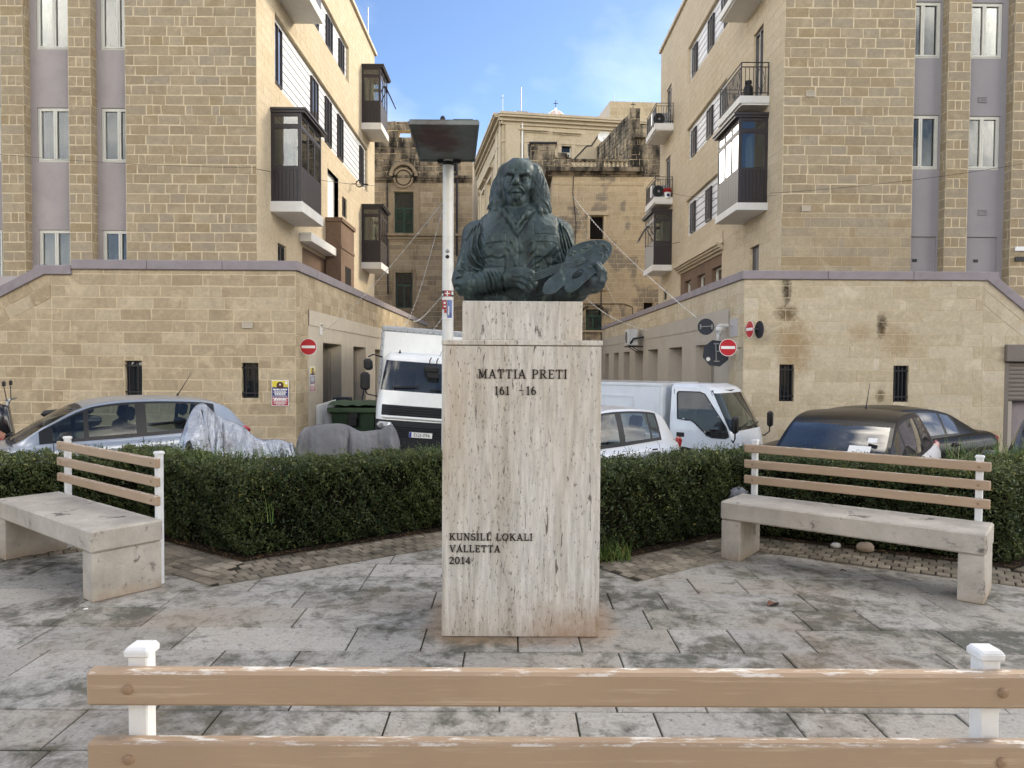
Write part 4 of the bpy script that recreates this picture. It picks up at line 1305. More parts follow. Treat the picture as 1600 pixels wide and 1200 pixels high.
mb = MB(); plain(mb, PBR, w3[0], w3[2], w3[1], w3[3], (), (), -.6); mb.bar(PBR.P(w3[0] + .2, w3[1], -.3), PBR.P(w3[0] + .2, w3[3], -.3), .06, .06, (0, 1, 0)); mb.build('dark_opening', DARKIN, B3)
window(B3, PBR, w4, .3, .06, 2, BLACKP, DGLASS, None, .04); mb = MB(); pbox(mb, PBR, w4[0] - .3, w4[2] + .3, w4[1] - .16, w4[1] - .01, .012, .25); mb.build('window_sill', ST_BGR, B3)
window(B3, PBR, w5, .3, .06, 2, GREEN, GLASS, [(0, 1, CURT)], .06, transom=.7)
mb = MB()
cx_ = (bx(907) + bx(951)) / 2; zc_ = bz(494); rr = (bx(951) - bx(907)) / 2
arc = [Vector((cx_ + math.cos(t) * rr, YBR - .06, zc_ + math.sin(t) * rr * .75)) for t in [math.pi * k / 16 for k in range(17)]]
for a, b in zip(arc[:-1], arc[1:]): mb.bar(a, b, .16, .14, (0, 0, 1) if abs((b - a).normalized().z) < .9 else (1, 0, 0))
mb.build('arch', ST_RUIN, B3)
mb = MB(); pbox(mb, PBR, bx(905), bx(944), bz(519), bz(516.5), .012, .2); mb.build('window_sill', ST_PALE, B3)
mb = MB(); plain(mb, PBR, w6[0], w6[2], w6[1], w6[3], (), (), -.5); mb.build('dark_opening', DARKIN, B3)
mb = MB()
T = lambda *q: [W(x, y, YBR) + Vector((0, -.06, 0)) for x, y in q]
mb.tube(T((896, 276), (895, 300), (900, 350), (897, 400)), .025, 5); mb.tube(T((939, 455), (939, 520), (941, 600)), .035, 5); mb.tube(T((912, 475), (975, 475), (988, 480), (988, 492)), .025, 5)
mb.build('service_pipe', IRON, B3)
mb = MB(); mb.box(ra + .3, YBR + .8, -1, rb_, YBR + 9, zco); mb.build('core', ST_BGR, B3)
# ruined upper wall and little pier on the terrace
RUW = thing('ruined_wall', 'blackened ruined wall stepping down above the balustrade on the right', 'wall', (8, 52, 14))
m4 = Masonry(RUW, ST_RUIN, seed=81, restname='ruin_stonework')
pa = Vector((W(985, 200, 50).x, 50, 0)); pb2 = Vector((W(933, 240, 58).x, 58, 0))
uu = (pb2 - pa); LL = uu.length; uu.normalize()
PRU = Pl(pa, uu, (-uu.y, uu.x, 0) if (-uu.y) < 0 else (uu.y, -uu.x, 0))
ztw = W(985, 176, 50).z
ho = [(.8 + k * 1.1, ztw - 2.2 - (k % 2) * .8, 1.15 + k * 1.1, ztw - 1.4 - (k % 2) * .8) for k in range(6)]
m4.wall(PRU, 0, LL, 13.0, ztw, ho, lens=(.4, .8), ch_h=.34, joint=.03, jit=.03, depth=.06, reveal=.2)
PRT = front(50.0)
x0_, x1_ = W(983, 200, 50).x, W(1000, 200, 50).x
m4.wall(PRT, x0_, x1_, 12.6, ztw + .3, lens=(.4, .8), ch_h=.34, joint=.025, jit=.02, depth=.05)
m4.wall(PRT, x1_, x1_ + 2.5, 12.6, W(1000, 196, 50).z, [(W(996, 222, 50).x, W(1000, 226, 50).z, W(1001, 222, 50).x, W(1000, 221, 50).z)], lens=(.4, .8), ch_h=.34, joint=.02, jit=.015, depth=.04, reveal=.4)
m4.finish(0)
mb = MB(); pbox(mb, PRT, W(990, 200, 50).x, x1_ + 2.5, W(1000, 217, 50).z, W(1000, 214, 50).z, .05, .4); mb.build('ledge', ST_RUIN, RUW)
mb = MB(); cp = W(989, 172, 50); mb.bar(cp, cp + Vector((0, 0, .55)), .04, .04, (0, 1, 0)); mb.bar(cp + Vector((-.15, 0, .38)), cp + Vector((.15, 0, .38)), .04, .04); mb.build('iron_cross', IRON, RUW)
mb = MB(); mb.prism([pa + Vector((.05, .4, 13)), pa + Vector((3.5, .4, 13)), pb2 + Vector((3.5, 0, 13)), pb2 + Vector((.3, 0, 13))], (0, 0, ztw - 13.6)); mb.build('core', ST_RUIN, RUW)
# tall pale block
TB = thing('tower_block', 'plain windowless pale stone block rising behind the ruined wall', 'building', (12, 66, 5))
tc = Vector((W(953, 160, 66).x, 66, 0)); ztb = W(953, 158, 66).z
m5 = Masonry(TB, ST_PALE, seed=91, restname='block_stonework')
m5.wall(Pl(tc, (1, .06, 0), (.06, -1, 0)), 0, 9, 6, ztb, lens=(.5, 1.0), ch_h=.4, joint=.02, jit=.01, depth=.012)
m5.finish(0)
tl = Vector((W(933, 185, 70.5).x, 70.5, 0))
mb = MB(); mb.quad(tc + Vector((0, 0, 6)), tl + Vector((0, 0, 6)), tl + Vector((0, 0, ztb)), tc + Vector((0, 0, ztb))); mb.build('render_side', BEIGE_R, TB)
mb = MB(); mb.prism([tc + Vector((0, .3, 6)), tc + Vector((9, .9, 6)), tl + Vector((9, 0, 6)), tl + Vector((.2, 0, 6))], (0, 0, ztb - 6.02)); mb.build('core', ST_PALE, TB)
mb = MB(); mb.tube([tc + Vector((.4, .5, ztb)), tc + Vector((.4, .5, ztb + .7))], .03, 6); mb.build('vent_pipe', METAL, TB)
# parapet walls and hut in the middle
HU = thing('stone_hut', 'small rough grey stone rooftop hut beside the head of the bust', 'hut', (2, 52, 13))
h0, h1 = W(830, 225, 52).x, W(868, 225, 52).x; zh = W(850, 225, 52).z
m6 = Masonry(HU, ST_RUIN, seed=101, restname='hut_stonework')
m6.wall(front(52), h0, h1, 10, zh, lens=(.4, .8), ch_h=.34, joint=.03, jit=.02, depth=.05); m6.wall(sideR(h0), 52, 55, 10, zh - .1, lens=(.4, .8), ch_h=.34, joint=.03, jit=.02, depth=.05)
m6.finish(0)
mb = MB(); mb.box(h0 - .15, 51.85, zh, h1 + .1, 55, zh + .12); mb.build('roof_slab', IRON, HU)
mb = MB(); mb.box(h0 + .1, 52.3, 10, h1, 55, zh - .02); mb.build('core', ST_RUIN, HU)
PW = thing('parapet_wall', 'low pale parapet wall with dark coping stepping up between hut and ruined wall', 'wall', (6, 58, 12))
mb = MB(); md = MB()
pts = [W(897, 250, 58), W(917, 229, 58), W(924, 229, 58), W(934, 214, 58), W(942, 207, 58)]
for a, b in zip(pts[:-1], pts[1:]):
    mb.prism([Vector((a.x, 58, 11)), Vector((b.x, 58, 11)), Vector((b.x, 58, b.z)), Vector((a.x, 58, a.z))], (0, .4, 0)); md.bar(a + Vector((0, .2, .05)), b + Vector((0, .2, .05)), .5, .1)
mb.build('wall', ST_PALE, PW); md.build('coping', IRON, PW)
# church dome far behind
DO = thing('church_dome', 'small pink and white church dome with a cross far behind the mansion roof', 'dome', (W(868, 170, 120).x, 120, 38))
dc = W(868, 190, 120)
mb = MB(); prof = [(1.75, -3), (1.75, 0), (1.7, .3), (1.5, .8), (1.15, 1.2), (.7, 1.5), (.25, 1.65)]
mb.tube([dc + Vector((0, 0, z)) for r_, z in prof], [r_ for r_, z in prof], 20); d1 = mb.build('dome', pm('dome_pink', c3(206, 178, 168), .8), DO, smooth=True)
mb = MB()
for k in range(8):
    t = k * math.pi / 4
    mb.tube([dc + Vector((math.cos(t) * r_ * 1.03, math.sin(t) * r_ * 1.03, z)) for r_, z in prof[1:]], .13, 5)
mb.tube([dc + Vector((0, 0, 1.6)), dc + Vector((0, 0, 2.2))], [.35, .15], 10); mb.build('rib', WHITE, DO)
mb = MB(); mb.bar(dc + Vector((0, 0, 2.1)), dc + Vector((0, 0, 3.4)), .09, .09, (0, 1, 0)); mb.bar(dc + Vector((-.35, 0, 2.9)), dc + Vector((.35, 0, 2.9)), .09, .09); mb.build('cross', IRON, DO)
DI = thing('satellite_dish', 'white satellite dish tilted on the roof in front of the tall pale block', 'dish', W(945, 218, 57))
dp = W(944, 214, 57)
mb = MB(); rows = []
for i in range(5):
    r_ = .5 * i / 4
    rows.append([dp + Vector((math.cos(t) * r_, -.35 * (r_ / .6) ** 2 + .2, math.sin(t) * r_ * .8)) for t in [2 * math.pi * k / 16 for k in range(16)]])
mb.grid(rows, closed=True); mb.build('reflector', WHITE, DI, smooth=True)
mb = MB(); mb.tube([dp + Vector((0, .2, 0)), dp + Vector((0, .5, -1.6))], .05, 6); mb.build('mast', METAL, DI)
# ------------------------------------------------------------------ ground
def profile_sheet(name, rows, mat, x0=-300, x1=300, kind='structure'):
    mb = MB()
    mb.grid([[Vector((x0, y, z)), Vector((-30, y, z)), Vector((30, y, z)), Vector((x1, y, z))] for y, z in rows])
    return structure(mb.build(name, mat), kind)
t = NT('asphalt')
b = t.ramp(t.noise(1.2, 6, .65), [(.3, c3(62, 61, 60)), (.7, c3(88, 86, 82))])
b = t.mix(.5, b, t.ramp(t.noise(120, 3, .7), [(.3, .6), (.7, 1.0)]), 'MULTIPLY')
t.bump(t.noise(150, 4, .7), .4, .01)
ASPH = t.done(b, .9, 0, .3)
profile_sheet('street', [(7.95, -.42), (9, -.46), (15.5, -.86), (18, -.92), (45, -1.1), (120, -1.3), (900, -1.3)], ASPH)
t = NT('concrete_base')
BASE = t.done(t.ramp(t.noise(2, 5, .6), [(.3, c3(92, 88, 80)), (.7, c3(120, 115, 106))]), .95, 0, .2)
profile_sheet('ground', [(-600, -.03), (-8, -.03), (7.90, -.03), (7.95, -.45)], BASE)

mb = MB(); mb.box(-17, 12.7, -.9, -7.0, 17.19, -.21); structure(mb.build('pavement', BASE))
t = NT('paving_stone')
at = t.n('ShaderNodeAttribute', attribute_name='rnd').outputs['Fac']
wc = t.n('ShaderNodeTexCoord').outputs['Object']
b = t.ramp(at, [(0, c3(164, 160, 152)), (.35, c3(182, 178, 170)), (.7, c3(170, 163, 151)), (1, c3(190, 185, 176))])
big = t.noise(1.1, 6, .68)
med = t.noise(6.5, 8, .72, dist=.5)
fin = t.noise(55, 5, .7)
b = t.mix(.55, b, t.ramp(fin, [(.3, .45), (.66, 1.05)]), 'MULTIPLY')
lich = t.math('ADD', t.math('MULTIPLY', big, .62), t.math('MULTIPLY', med, .55))
at2 = t.math('FRACT', t.math('MULTIPLY', at, 7.31))
lich = t.math('ADD', lich, t.math('MULTIPLY_ADD', at2, .07, -.045))
b = t.mix(t.ramp(lich, [(.545, 0.0), (.66, .85)]), b, c3(74, 74, 62))
b = t.mix(t.ramp(t.noise(2.6, 7, .7), [(.55, 0.0), (.72, .55)]), b, c3(86, 88, 66))
b = t.mix(t.ramp(t.noise(.8, 4, .6), [(.5, 0.0), (.72, .45)]), b, c3(140, 118, 92))
b = t.mix(t.ramp(t.noise(22, 7, .78), [(.56, 0.0), (.64, .75)]), b, c3(60, 60, 54))
sep = t.n('ShaderNodeSeparateXYZ', {0: wc})
# rust-coloured wash round the foot of the pedestal
hx = t.math('DIVIDE', t.math('SUBTRACT', sep.outputs[0], .07), .62); hy = t.math('DIVIDE', t.math('SUBTRACT', sep.outputs[1], 4.65), .52)
dd_ = t.math('POWER', t.math('ADD', t.math('POWER', t.math('ABSOLUTE', hx), 4.0), t.math('POWER', t.math('ABSOLUTE', hy), 4.0)), .25)
dd_ = t.math('ADD', dd_, t.math('MULTIPLY_ADD', med, .5, -.25))
b = t.mix(t.ramp(dd_, [(.85, .42), (1.12, 0.0)]), b, c3(168, 136, 100))
t.bump(t.math('ADD', t.math('MULTIPLY', fin, .5), med), .35, .006)
t.set(t.b.inputs['Roughness'], t.ramp(lich, [(.5, .62), (.7, .85)]))
PAVE = t.done(b, None, 0, .35)
t = NT('paver_block')
at = t.n('ShaderNodeAttribute', attribute_name='rnd').outputs['Fac']
b = t.ramp(at, [(0, c3(122, 114, 100)), (.5, c3(150, 140, 122)), (1, c3(172, 161, 142))])
b = t.mix(.5, b, t.ramp(t.noise(40, 5, .7), [(.25, .55), (.7, 1.05)]), 'MULTIPLY')
b = t.mix(t.ramp(t.noise(1.6, 6, .7), [(.42, 0.0), (.66, .8)]), b, c3(66, 62, 52))
t.bump(t.noise(50, 5, .7), .4, .004)
PAVER = t.done(b, .85, 0, .25)
JOINT = pm('joint_soil', c3(60, 56, 48), .95, 0, .15, 8, .3, 60, .1)
SOIL = pm('hedge_soil', c3(50, 42, 32), .95, 0, .25, 9, .8, 30, .1)

HZ = {'L': [(-6.2, 4.9), (-3.55, 6.9), (-2.14, 5.92), (-.45, 7.18)], 'R': [(.62, 5.86), (2.12, 6.95), (3.98, 5.83), (6.6, 7.75)]}
PAVT = thing('plaza_pavement', '', '', (0, 0, 0)); del PAVT['label']; del PAVT['category']; structure(PAVT)
rg = random.Random(5)
slabs = []
y = -1.6
prev = []
while y < 7.6:
    h = .355
    x = -7.6 + rg.uniform(0, .5)
    while x < 7.6:
        w = rg.choice((.36, .42, .55, .62, .78, .86, .92, .98))
        jj = .0042
        x0, x1, y0, y1 = x + jj, x + w - jj, y + jj, y + h - jj
        dz = rg.uniform(-.002, .002); tx = rg.uniform(-.002, .002); ty = rg.uniform(-.0015, .0015)
        zz = lambda a, c: dz + tx * (1 if a else -1) + ty * (1 if c else -1)
        e = .004
        vs = [(x0, y0, -.03), (x1, y0, -.03), (x1, y1, -.03), (x0, y1, -.03),
              (x0 + e, y0 + e, zz(0, 0)), (x1 - e, y0 + e, zz(1, 0)), (x1 - e, y1 - e, zz(1, 1)), (x0 + e, y1 - e, zz(0, 1)),
              (x0, y0, zz(0, 0) - e), (x1, y0, zz(1, 0) - e), (x1, y1, zz(1, 1) - e), (x0, y1, zz(0, 1) - e)]
        fs = [[4, 5, 6, 7], [8, 9, 5, 4], [9, 10, 6, 5], [10, 11, 7, 6], [11, 8, 4, 7], [0, 1, 9, 8], [1, 2, 10, 9], [2, 3, 11, 10], [3, 0, 8, 11]]
        pr = [proj(vs[i]) for i in (4, 5, 6, 7)]
        ar = 0
        if all(pr):
            xs = [min(1600, max(0, p[0])) for p in pr]; ys = [min(1200, max(0, p[1])) for p in pr]; ar = (max(xs) - min(xs)) * (max(ys) - min(ys))
            if min(max(xs) - min(xs), max(ys) - min(ys)) < 4: ar = 0
        slabs.append((ar, vs, fs, rg.random()))
        x += w
    y += h
slabs.sort(key=lambda s: -s[0])
k = 0
for (ar, vs, fs, r_) in slabs:
    if ar <= 0 or k >= 300: break
    mb = MB(); mb.add(vs, fs, 0, r_); mb.build('slab', PAVE, PAVT); k += 1
mb = MB()
for (ar, vs, fs, r_) in slabs[k:]: mb.add(vs, fs, 0, r_)
structure(mb.build('paving', PAVE, PAVT), 'stuff')
mb = MB(); mb.quad((-7.7, -1.7, -.007), (7.8, -1.7, -.007), (7.8, 7.85, -.007), (-7.7, 7.85, -.007)); mb.build('joint_bed', JOINT, PAVT)

# paver strips along the hedges
pv = []
bed = MB()
def offset_path(P, w):
    P = [Vector(p) for p in P]; out = []; N = []
    for a, b in zip(P[:-1], P[1:]):
        d = (b - a).normalized(); n = Vector((-d.y, d.x))
        N.append(n if n.y > 0 else -n)
    for i, p in enumerate(P):
        if i == 0: out.append(p + N[0] * w)
        elif i == len(P) - 1: out.append(p + N[-1] * w)
        else:
            m = (N[i - 1] + N[i]).normalized(); out.append(p + m * (w / max(.4, m.dot(N[i]))))
    return out
for key in 'LR':
    P = [Vector((a, b)) for a, b in HZ[key]]; wd = .56
    p0, p1 = offset_path(P, .25), offset_path(P, -wd)
    bed.grid([[Vector((a.x, a.y, .004)), Vector((b.x, b.y, .004))] for a, b in zip(p0, p1)])
    segs = []
    for s in range(3):
        d = (P[s + 1] - P[s]).normalized(); n = Vector((d.y, -d.x)); segs.append((P[s], d, n if n.y < 0 else -n, (P[s + 1] - P[s]).length))
    for s, (a, d, n, ln) in enumerate(segs):
        for i in range(-8, int(ln / .102) + 8):
            for j in range(8):
                off = .051 if j % 2 else 0
                c = a + d * (off + i * .102 + .05) + n * (-.25 + j * .102 + .05)
                ds = (c - a).dot(n)
                if not -.25 < ds < wd - .03: continue
                if s == 0 and (c - a).dot(d) < 0 or s == 2 and (c - a).dot(d) > ln: continue
                ok = True
                for q in (s - 1, s + 1):
                    if 0 <= q < 3:
                        cv = P[max(s, q)].y < (P[max(s, q) - 1].y + P[max(s, q) + 1].y) / 2
                        dq = (c - segs[q][0]).dot(segs[q][2])
                        if (cv and dq > ds) or (not cv and dq < ds): ok = False
                if not ok: continue
                q = .047 + rg.uniform(-.003, .001); e = .006; z = .012 + rg.uniform(-.003, .003)
                cs = [(-1, -1), (1, -1), (1, 1), (-1, 1)]
                vs = [(*(c + d * (u_ * q) + n * (v_ * q)), 0) for u_, v_ in cs] + [(*(c + d * (u_ * (q - e)) + n * (v_ * (q - e))), z) for u_, v_ in cs] + [(*(c + d * (u_ * q) + n * (v_ * q)), z - e) for u_, v_ in cs]
                fs = [[4, 5, 6, 7]] + [[8 + i_, 8 + (i_ + 1) % 4, 4 + (i_ + 1) % 4, 4 + i_] for i_ in range(4)] + [[i_, (i_ + 1) % 4, 8 + (i_ + 1) % 4, 8 + i_] for i_ in range(4)]
                pr = [proj(vs[i_]) for i_ in (4, 5, 6, 7)]
                ar = 0
                if all(pr) and -20 < pr[0][0] < 1620: ar = abs((pr[2][0] - pr[0][0]) * (pr[3][1] - pr[1][1]))
                pv.append((ar, vs, fs, rg.random()))
pv.sort(key=lambda s: -s[0])
for (ar, vs, fs, r_) in pv[:300]:
    mb = MB(); mb.add(vs, [f for f in fs], 0, r_); mb.build('paver', PAVER, PAVT)
mb = MB()
for (ar, vs, fs, r_) in pv[300:]: mb.add(vs, fs, 0, r_)
structure(mb.build('paver_setts', PAVER, PAVT), 'stuff')
bed.build('paver_bed', JOINT, PAVT)

# ------------------------------------------------------------------ pedestal
t = NT('travertine')
oc = t.oc()
v1 = t.noise(1.0, 6, .6, vec=t.mapping((5.5, 5.5, .55)), dist=.4)
v2 = t.noise(1.0, 8, .72, vec=t.mapping((38, 38, 3.4)))
b = t.ramp(v1, [(.2, c3(172, 166, 154)), (.42, c3(200, 195, 184)), (.55, c3(218, 214, 205)), (.72, c3(184, 177, 163))])
b = t.mix(.8, b, t.ramp(v2, [(.34, .58), (.6, 1.02)]), 'MULTIPLY')
b = t.mix(t.ramp(t.noise(1.0, 5, .6, vec=t.mapping((2.2, 2.2, .5), (3, 1, 2))), [(.5, 0), (.72, .5)]), b, c3(182, 160, 128))
pit = t.math('MULTIPLY_ADD', v1, -.22, t.math('ADD', t.noise(1.0, 5, .7, vec=t.mapping((85, 85, 28))), .10))
pitm = t.ramp(pit, [(.58, 0.0), (.65, .8)])
pit2 = t.ramp(t.noise(1.0, 4, .65, vec=t.mapping((36, 36, 6.5), (7, 3, 1)), dist=.8), [(.64, 0.0), (.665, .8)])
b = t.mix(pitm, b, c3(92, 80, 64)); b = t.mix(pit2, b, c3(64, 54, 44))
sep = t.n('ShaderNodeSeparateXYZ', {0: oc})
zlow = t.math('SUBTRACT', 1.0, t.math('DIVIDE', sep.outputs[2], .34))
zl = t.math('ADD', zlow, t.math('MULTIPLY_ADD', t.noise(5, 6, .7), 1.6, -.95))
xr_ = t.ramp(t.math('DIVIDE', t.math('ADD', sep.outputs[0], .45), .95), [(.45, .25), (.8, .8)])
b = t.mix(t.math('MULTIPLY', t.ramp(zl, [(.1, 0.0), (.9, 1.0)]), xr_), b, c3(150, 112, 74))
t.bump(t.math('SUBTRACT', v2, t.math('MULTIPLY', t.math('ADD', pitm, pit2), .8)), .45, .006)
TRAV = t.done(b, .62, 0, .35)
PX0, PX1, PY0 = -.398, .528, 4.29
PED = thing('pedestal', 'tall travertine pedestal carrying the bronze bust, with black lettering on its front', 'pedestal', ((PX0 + PX1) / 2, PY0 + .42, 0))
pcx = (PX0 + PX1) / 2
zled = W(815, 531.5, PY0).z
PD = .84
mb = MB(); mb.box(PX0 + .03, PY0 + .03, .0, PX1 - .03, PY0 + PD - .03, zled - .04); mb.build('core', JOINT, PED)
for (nm, bx_) in (('front_slab', (PX0 + .0, PY0, .004, PX1 - .0, PY0 + .03, zled - .034)), ('back_slab', (PX0, PY0 + PD - .03, .004, PX1, PY0 + PD, zled - .034)),
                  ('side_slab', (PX0 + .0015, PY0 + .032, .004, PX0 + .03, PY0 + PD - .032, zled - .034)), ('side_slab', (PX1 - .03, PY0 + .032, .004, PX1 - .0015, PY0 + PD - .032, zled - .034))):
    mb = MB(); mb.box(*bx_, ch=.003); mb.build(nm, TRAV, PED)
mb = MB(); mb.box(PX0 - .006, PY0 - .008, zled - .030, PX1 + .006, PY0 + PD + .006, zled, ch=.004); mb.build('ledge', TRAV, PED)
a = W(722.5, 500, PY0 + .10); b_ = W(910, 500, PY0 + .10)
zblk = W(815, 470.5, PY0 + .10).z
BX0, BX1, BY0 = a.x, b_.x, PY0 + .10
mb = MB(); mb.box(BX0, BY0, zled + .002, BX1, BY0 + .64, zblk, ch=.004); mb.build('plinth_block', TRAV, PED)
# lettering: dark metal roman capitals built stroke by stroke
LETM = pm('dark_lettering', c3(38, 34, 32), .55, .2, .15, 30, .2, 60, .4)
def glyph(ch):
    """strokes (x0,y0,x1,y1,thickness) in a unit-high box; width returned"""
    S = .085; T = .155; t2 = .075
    def ser(x, y, w=.20): return (x - w, y, x + w, y, t2)
    def arc(cx, cy, rx, ry, a0, a1, th0, th1, n=9):
        out = []; P = []
        for i in range(n + 1):
            a = R(a0 + (a1 - a0) * i / n); P.append((cx + rx * math.cos(a), cy + ry * math.sin(a), abs(math.cos(a))))
        for i in range(n):
            k = (P[i][2] + P[i + 1][2]) / 2
            out.append((P[i][0], P[i][1], P[i + 1][0], P[i + 1][1], th0 + (th1 - th0) * k))
        return out
    if ch == 'I': return .36, [(.18, 0, .18, 1, T), ser(.18, .035, .17), ser(.18, .965, .17)]
    if ch == 'M': return 1.02, [(.17, 0, .17, 1, S), (.17, 1, .50, .08, T), (.50, .08, .84, 1, S), (.84, 0, .84, 1, T), ser(.16, .035, .16), ser(.85, .035, .17), ser(.12, .965, .12), ser(.89, .965, .12)]
    if ch == 'A': return .86, [(.13, 0, .43, 1, S), (.43, 1, .73, 0, T), (.24, .32, .62, .32, S), ser(.13, .035, .14), ser(.74, .035, .16)]
    if ch == 'T': return .78, [(.39, 0, .39, 1, T), ser(.39, .035, .17), (.04, .96, .74, .96, .085), (.06, .97, .06, .74, .07), (.72, .97, .72, .74, .07)]
    if ch == 'P': return .72, [(.18, 0, .18, 1, T), ser(.18, .035, .17), ser(.16, .965, .14), (.18, .96, .42, .96, S), (.18, .47, .42, .47, S)] + arc(.42, .715, .22, .245, 90, -90, S, T)
    if ch == 'R': return .84, [(.18, 0, .18, 1, T), ser(.18, .035, .17), ser(.16, .965, .14), (.18, .96, .42, .96, S), (.18, .50, .44, .50, S), (.42, .50, .70, .03, T), ser(.74, .035, .11)] + arc(.42, .73, .20, .23, 90, -90, S, T)
    if ch == 'E': return .72, [(.18, 0, .18, 1, T), ser(.14, .035, .10), ser(.14, .965, .10), (.18, .96, .62, .96, S), (.18, .04, .64, .04, S), (.18, .51, .50, .51, S), (.61, .97, .61, .76, .07), (.63, .03, .63, .25, .07), (.49, .62, .49, .40, .06)]
    if ch == 'K': return .86, [(.18, 0, .18, 1, T), ser(.18, .035, .17), ser(.18, .965, .17), (.22, .42, .66, .95, S), (.36, .58, .72, .04, T), ser(.68, .965, .13), ser(.74, .035, .13)]
    if ch == 'U': return .84, [(.17, .3, .17, 1, T), (.68, .3, .68, 1, S), ser(.17, .965, .17), ser(.68, .965, .14)] + arc(.425, .30, .255, .26, 180, 360, S, T)
    if ch == 'N': return .88, [(.17, 0, .17, 1, S), (.17, 1, .71, .03, T), (.71, 0, .71, 1, S), ser(.17, .035, .15), ser(.71, .965, .15), ser(.12, .965, .12)]
    if ch == 'S': return .64, arc(.32, .73, .22, .23, 20, 270, S, T, 10) + arc(.32, .28, .24, .24, 90, -160, S, T, 10) + [(.53, .82, .53, .97, .06), (.09, .03, .09, .2, .06)]
    if ch == 'L': return .70, [(.18, 0, .18, 1, T), ser(.18, .965, .17), ser(.14, .035, .10), (.18, .04, .62, .04, S), (.62, .03, .62, .27, .07)]
    if ch in 'O': return .86, arc(.42, .5, .35, .47, 0, 360, S, T, 20)
    if ch == '0': return .64, arc(.31, .5, .24, .47, 0, 360, S, T, 18)
    if ch == 'V': return .84, [(.13, 1, .43, 0, T), (.43, 0, .72, 1, S), ser(.14, .965, .15), ser(.72, .965, .13)]
    if ch == '1': return .46, [(.24, 0, .24, 1, T), ser(.24, .035, .17), (.08, .82, .24, .97, .08)]
    if ch == '2': return .64, arc(.30, .72, .21, .24, 165, -40, S, T, 9) + [(.45, .55, .08, .06, S), (.06, .05, .58, .05, .11), (.57, .04, .57, .22, .06)]
    if ch == '4': return .66, [(.44, 0, .44, 1, T), ser(.44, .035, .15), (.44, .98, .05, .30, S), (.04, .29, .62, .29, S)]
    if ch == '6': return .64, arc(.31, .31, .22, .27, 0, 360, S, T, 16) + arc(.46, .38, .38, .58, 100, 185, S, T, 7)
    if ch == '-': return .42, [(.05, .5, .36, .5, .08)]
    return .42, []
def lettering(txt, px0, px1, pyt, pyb, root, Y):
    x0, x1 = W(px0, pyb, Y).x, W(px1, pyb, Y).x
    z0, z1 = W(px0, pyb, Y).z, W(px0, pyt, Y).z
    H = z1 - z0
    ws = [glyph(c)[0] for c in txt]; gap = .12
    tot = sum(ws) + gap * (len(txt) - 1)
    kx = (x1 - x0) / tot
    x = x0; k = 0
    for c, w in zip(txt, ws):
        st = glyph(c)[1]
        if st:
            mb = MB()
            for i, (a, b, c_, d, th_) in enumerate(st):
                p = Vector((x + a * kx, Y, z0 + b * H)); q = Vector((x + c_ * kx, Y, z0 + d * H))
                dirv = (q - p); 
                if dirv.length < 1e-6: continue
                dn = Vector((-dirv.z, 0, dirv.x)).normalized() * (th_ * H / 2)
                dp = .0075 + .00012 * i
                poly = [p + dn, q + dn, q - dn, p - dn]
                mb.prism([v + Vector((0, .002, 0)) for v in poly], (0, -dp, 0))
            mb.build('letter', LETM, root)
        x += (w + gap) * kx
lettering('MATTIA PRETI', 747, 886, 576.8, 591, PED, PY0)
lettering('161', 773, 796, 603.5, 617, PED, PY0)
lettering('-', 810, 819, 603.5, 617, PED, PY0)
lettering('16', 822, 838, 603.5, 617, PED, PY0)
lettering('KUNSILL LOKALI', 702, 832, 833, 844, PED, PY0)
lettering('VALLETTA', 702.5, 781.5, 851.5, 862.5, PED, PY0)
lettering('2014', 701.5, 735.5, 870, 881, PED, PY0)

# ------------------------------------------------------------------ benches
t = NT('bench_concrete')
b = t.ramp(t.noise(3.5, 6, .65), [(.28, c3(168, 160, 148)), (.7, c3(206, 199, 186))])
b = t.mix(.45, b, t.ramp(t.noise(70, 4, .7), [(.3, .7), (.7, 1.0)]), 'MULTIPLY')
b = t.mix(t.ramp(t.noise(1.0, 7, .7, vec=t.mapping((3.5, 14, 9))), [(.60, 0), (.70, .75)]), b, c3(92, 86, 78))
b = t.mix(t.ramp(t.noise(4.5, 7, .72), [(.585, 0), (.66, .8)]), b, c3(56, 52, 48))
sep = t.n('ShaderNodeSeparateXYZ', {0: t.oc()})
lo = t.math('ADD', t.math('SUBTRACT', 1.0, t.math('DIVIDE', sep.outputs[2], .16)), t.math('MULTIPLY_ADD', t.noise(6, 5, .7), 1.4, -.9))
b = t.mix(t.ramp(lo, [(.2, 0), (1.0, .65)]), b, c3(156, 126, 92))
t.bump(t.noise(45, 6, .7), .4, .006)
BCON = t.done(b, .85, 0, .25)
t = NT('bench_slat_paint')
b = t.ramp(t.noise(2.0, 4, .6), [(.3, c3(164, 141, 116)), (.7, c3(176, 152, 126))])
gr = t.noise(1.0, 7, .72, vec=t.mapping((3, 70, 70)))
b = t.mix(t.ramp(gr, [(.55, 0), (.72, .7)]), b, c3(204, 184, 158))
b = t.mix(t.ramp(t.noise(1.0, 7, .7, vec=t.mapping((14, 60, 60))), [(.72, 0), (.76, .9)]), b, c3(222, 214, 202))
nrm = t.n('ShaderNodeNewGeometry').outputs['Normal']
sp = t.n('ShaderNodeSeparateXYZ', {0: nrm})
wear = t.math('MULTIPLY', t.ramp(sp.outputs[2], [(.5, 0), (.8, 1.0)]), t.ramp(t.noise(1.0, 7, .7, vec=t.mapping((11, 60, 60))), [(.53, 0), (.60, .95)]))
b = t.mix(wear, b, c3(226, 222, 214))
t.bump(gr, .25, .004)
SLAT = t.done(b, .55, 0, .35)
POSTW = pm('post_white_paint', c3(228, 229, 228), .5, 0, .03, 6, .25, 40, .4, dirt=.35, dirtcol=c3(150, 142, 132))
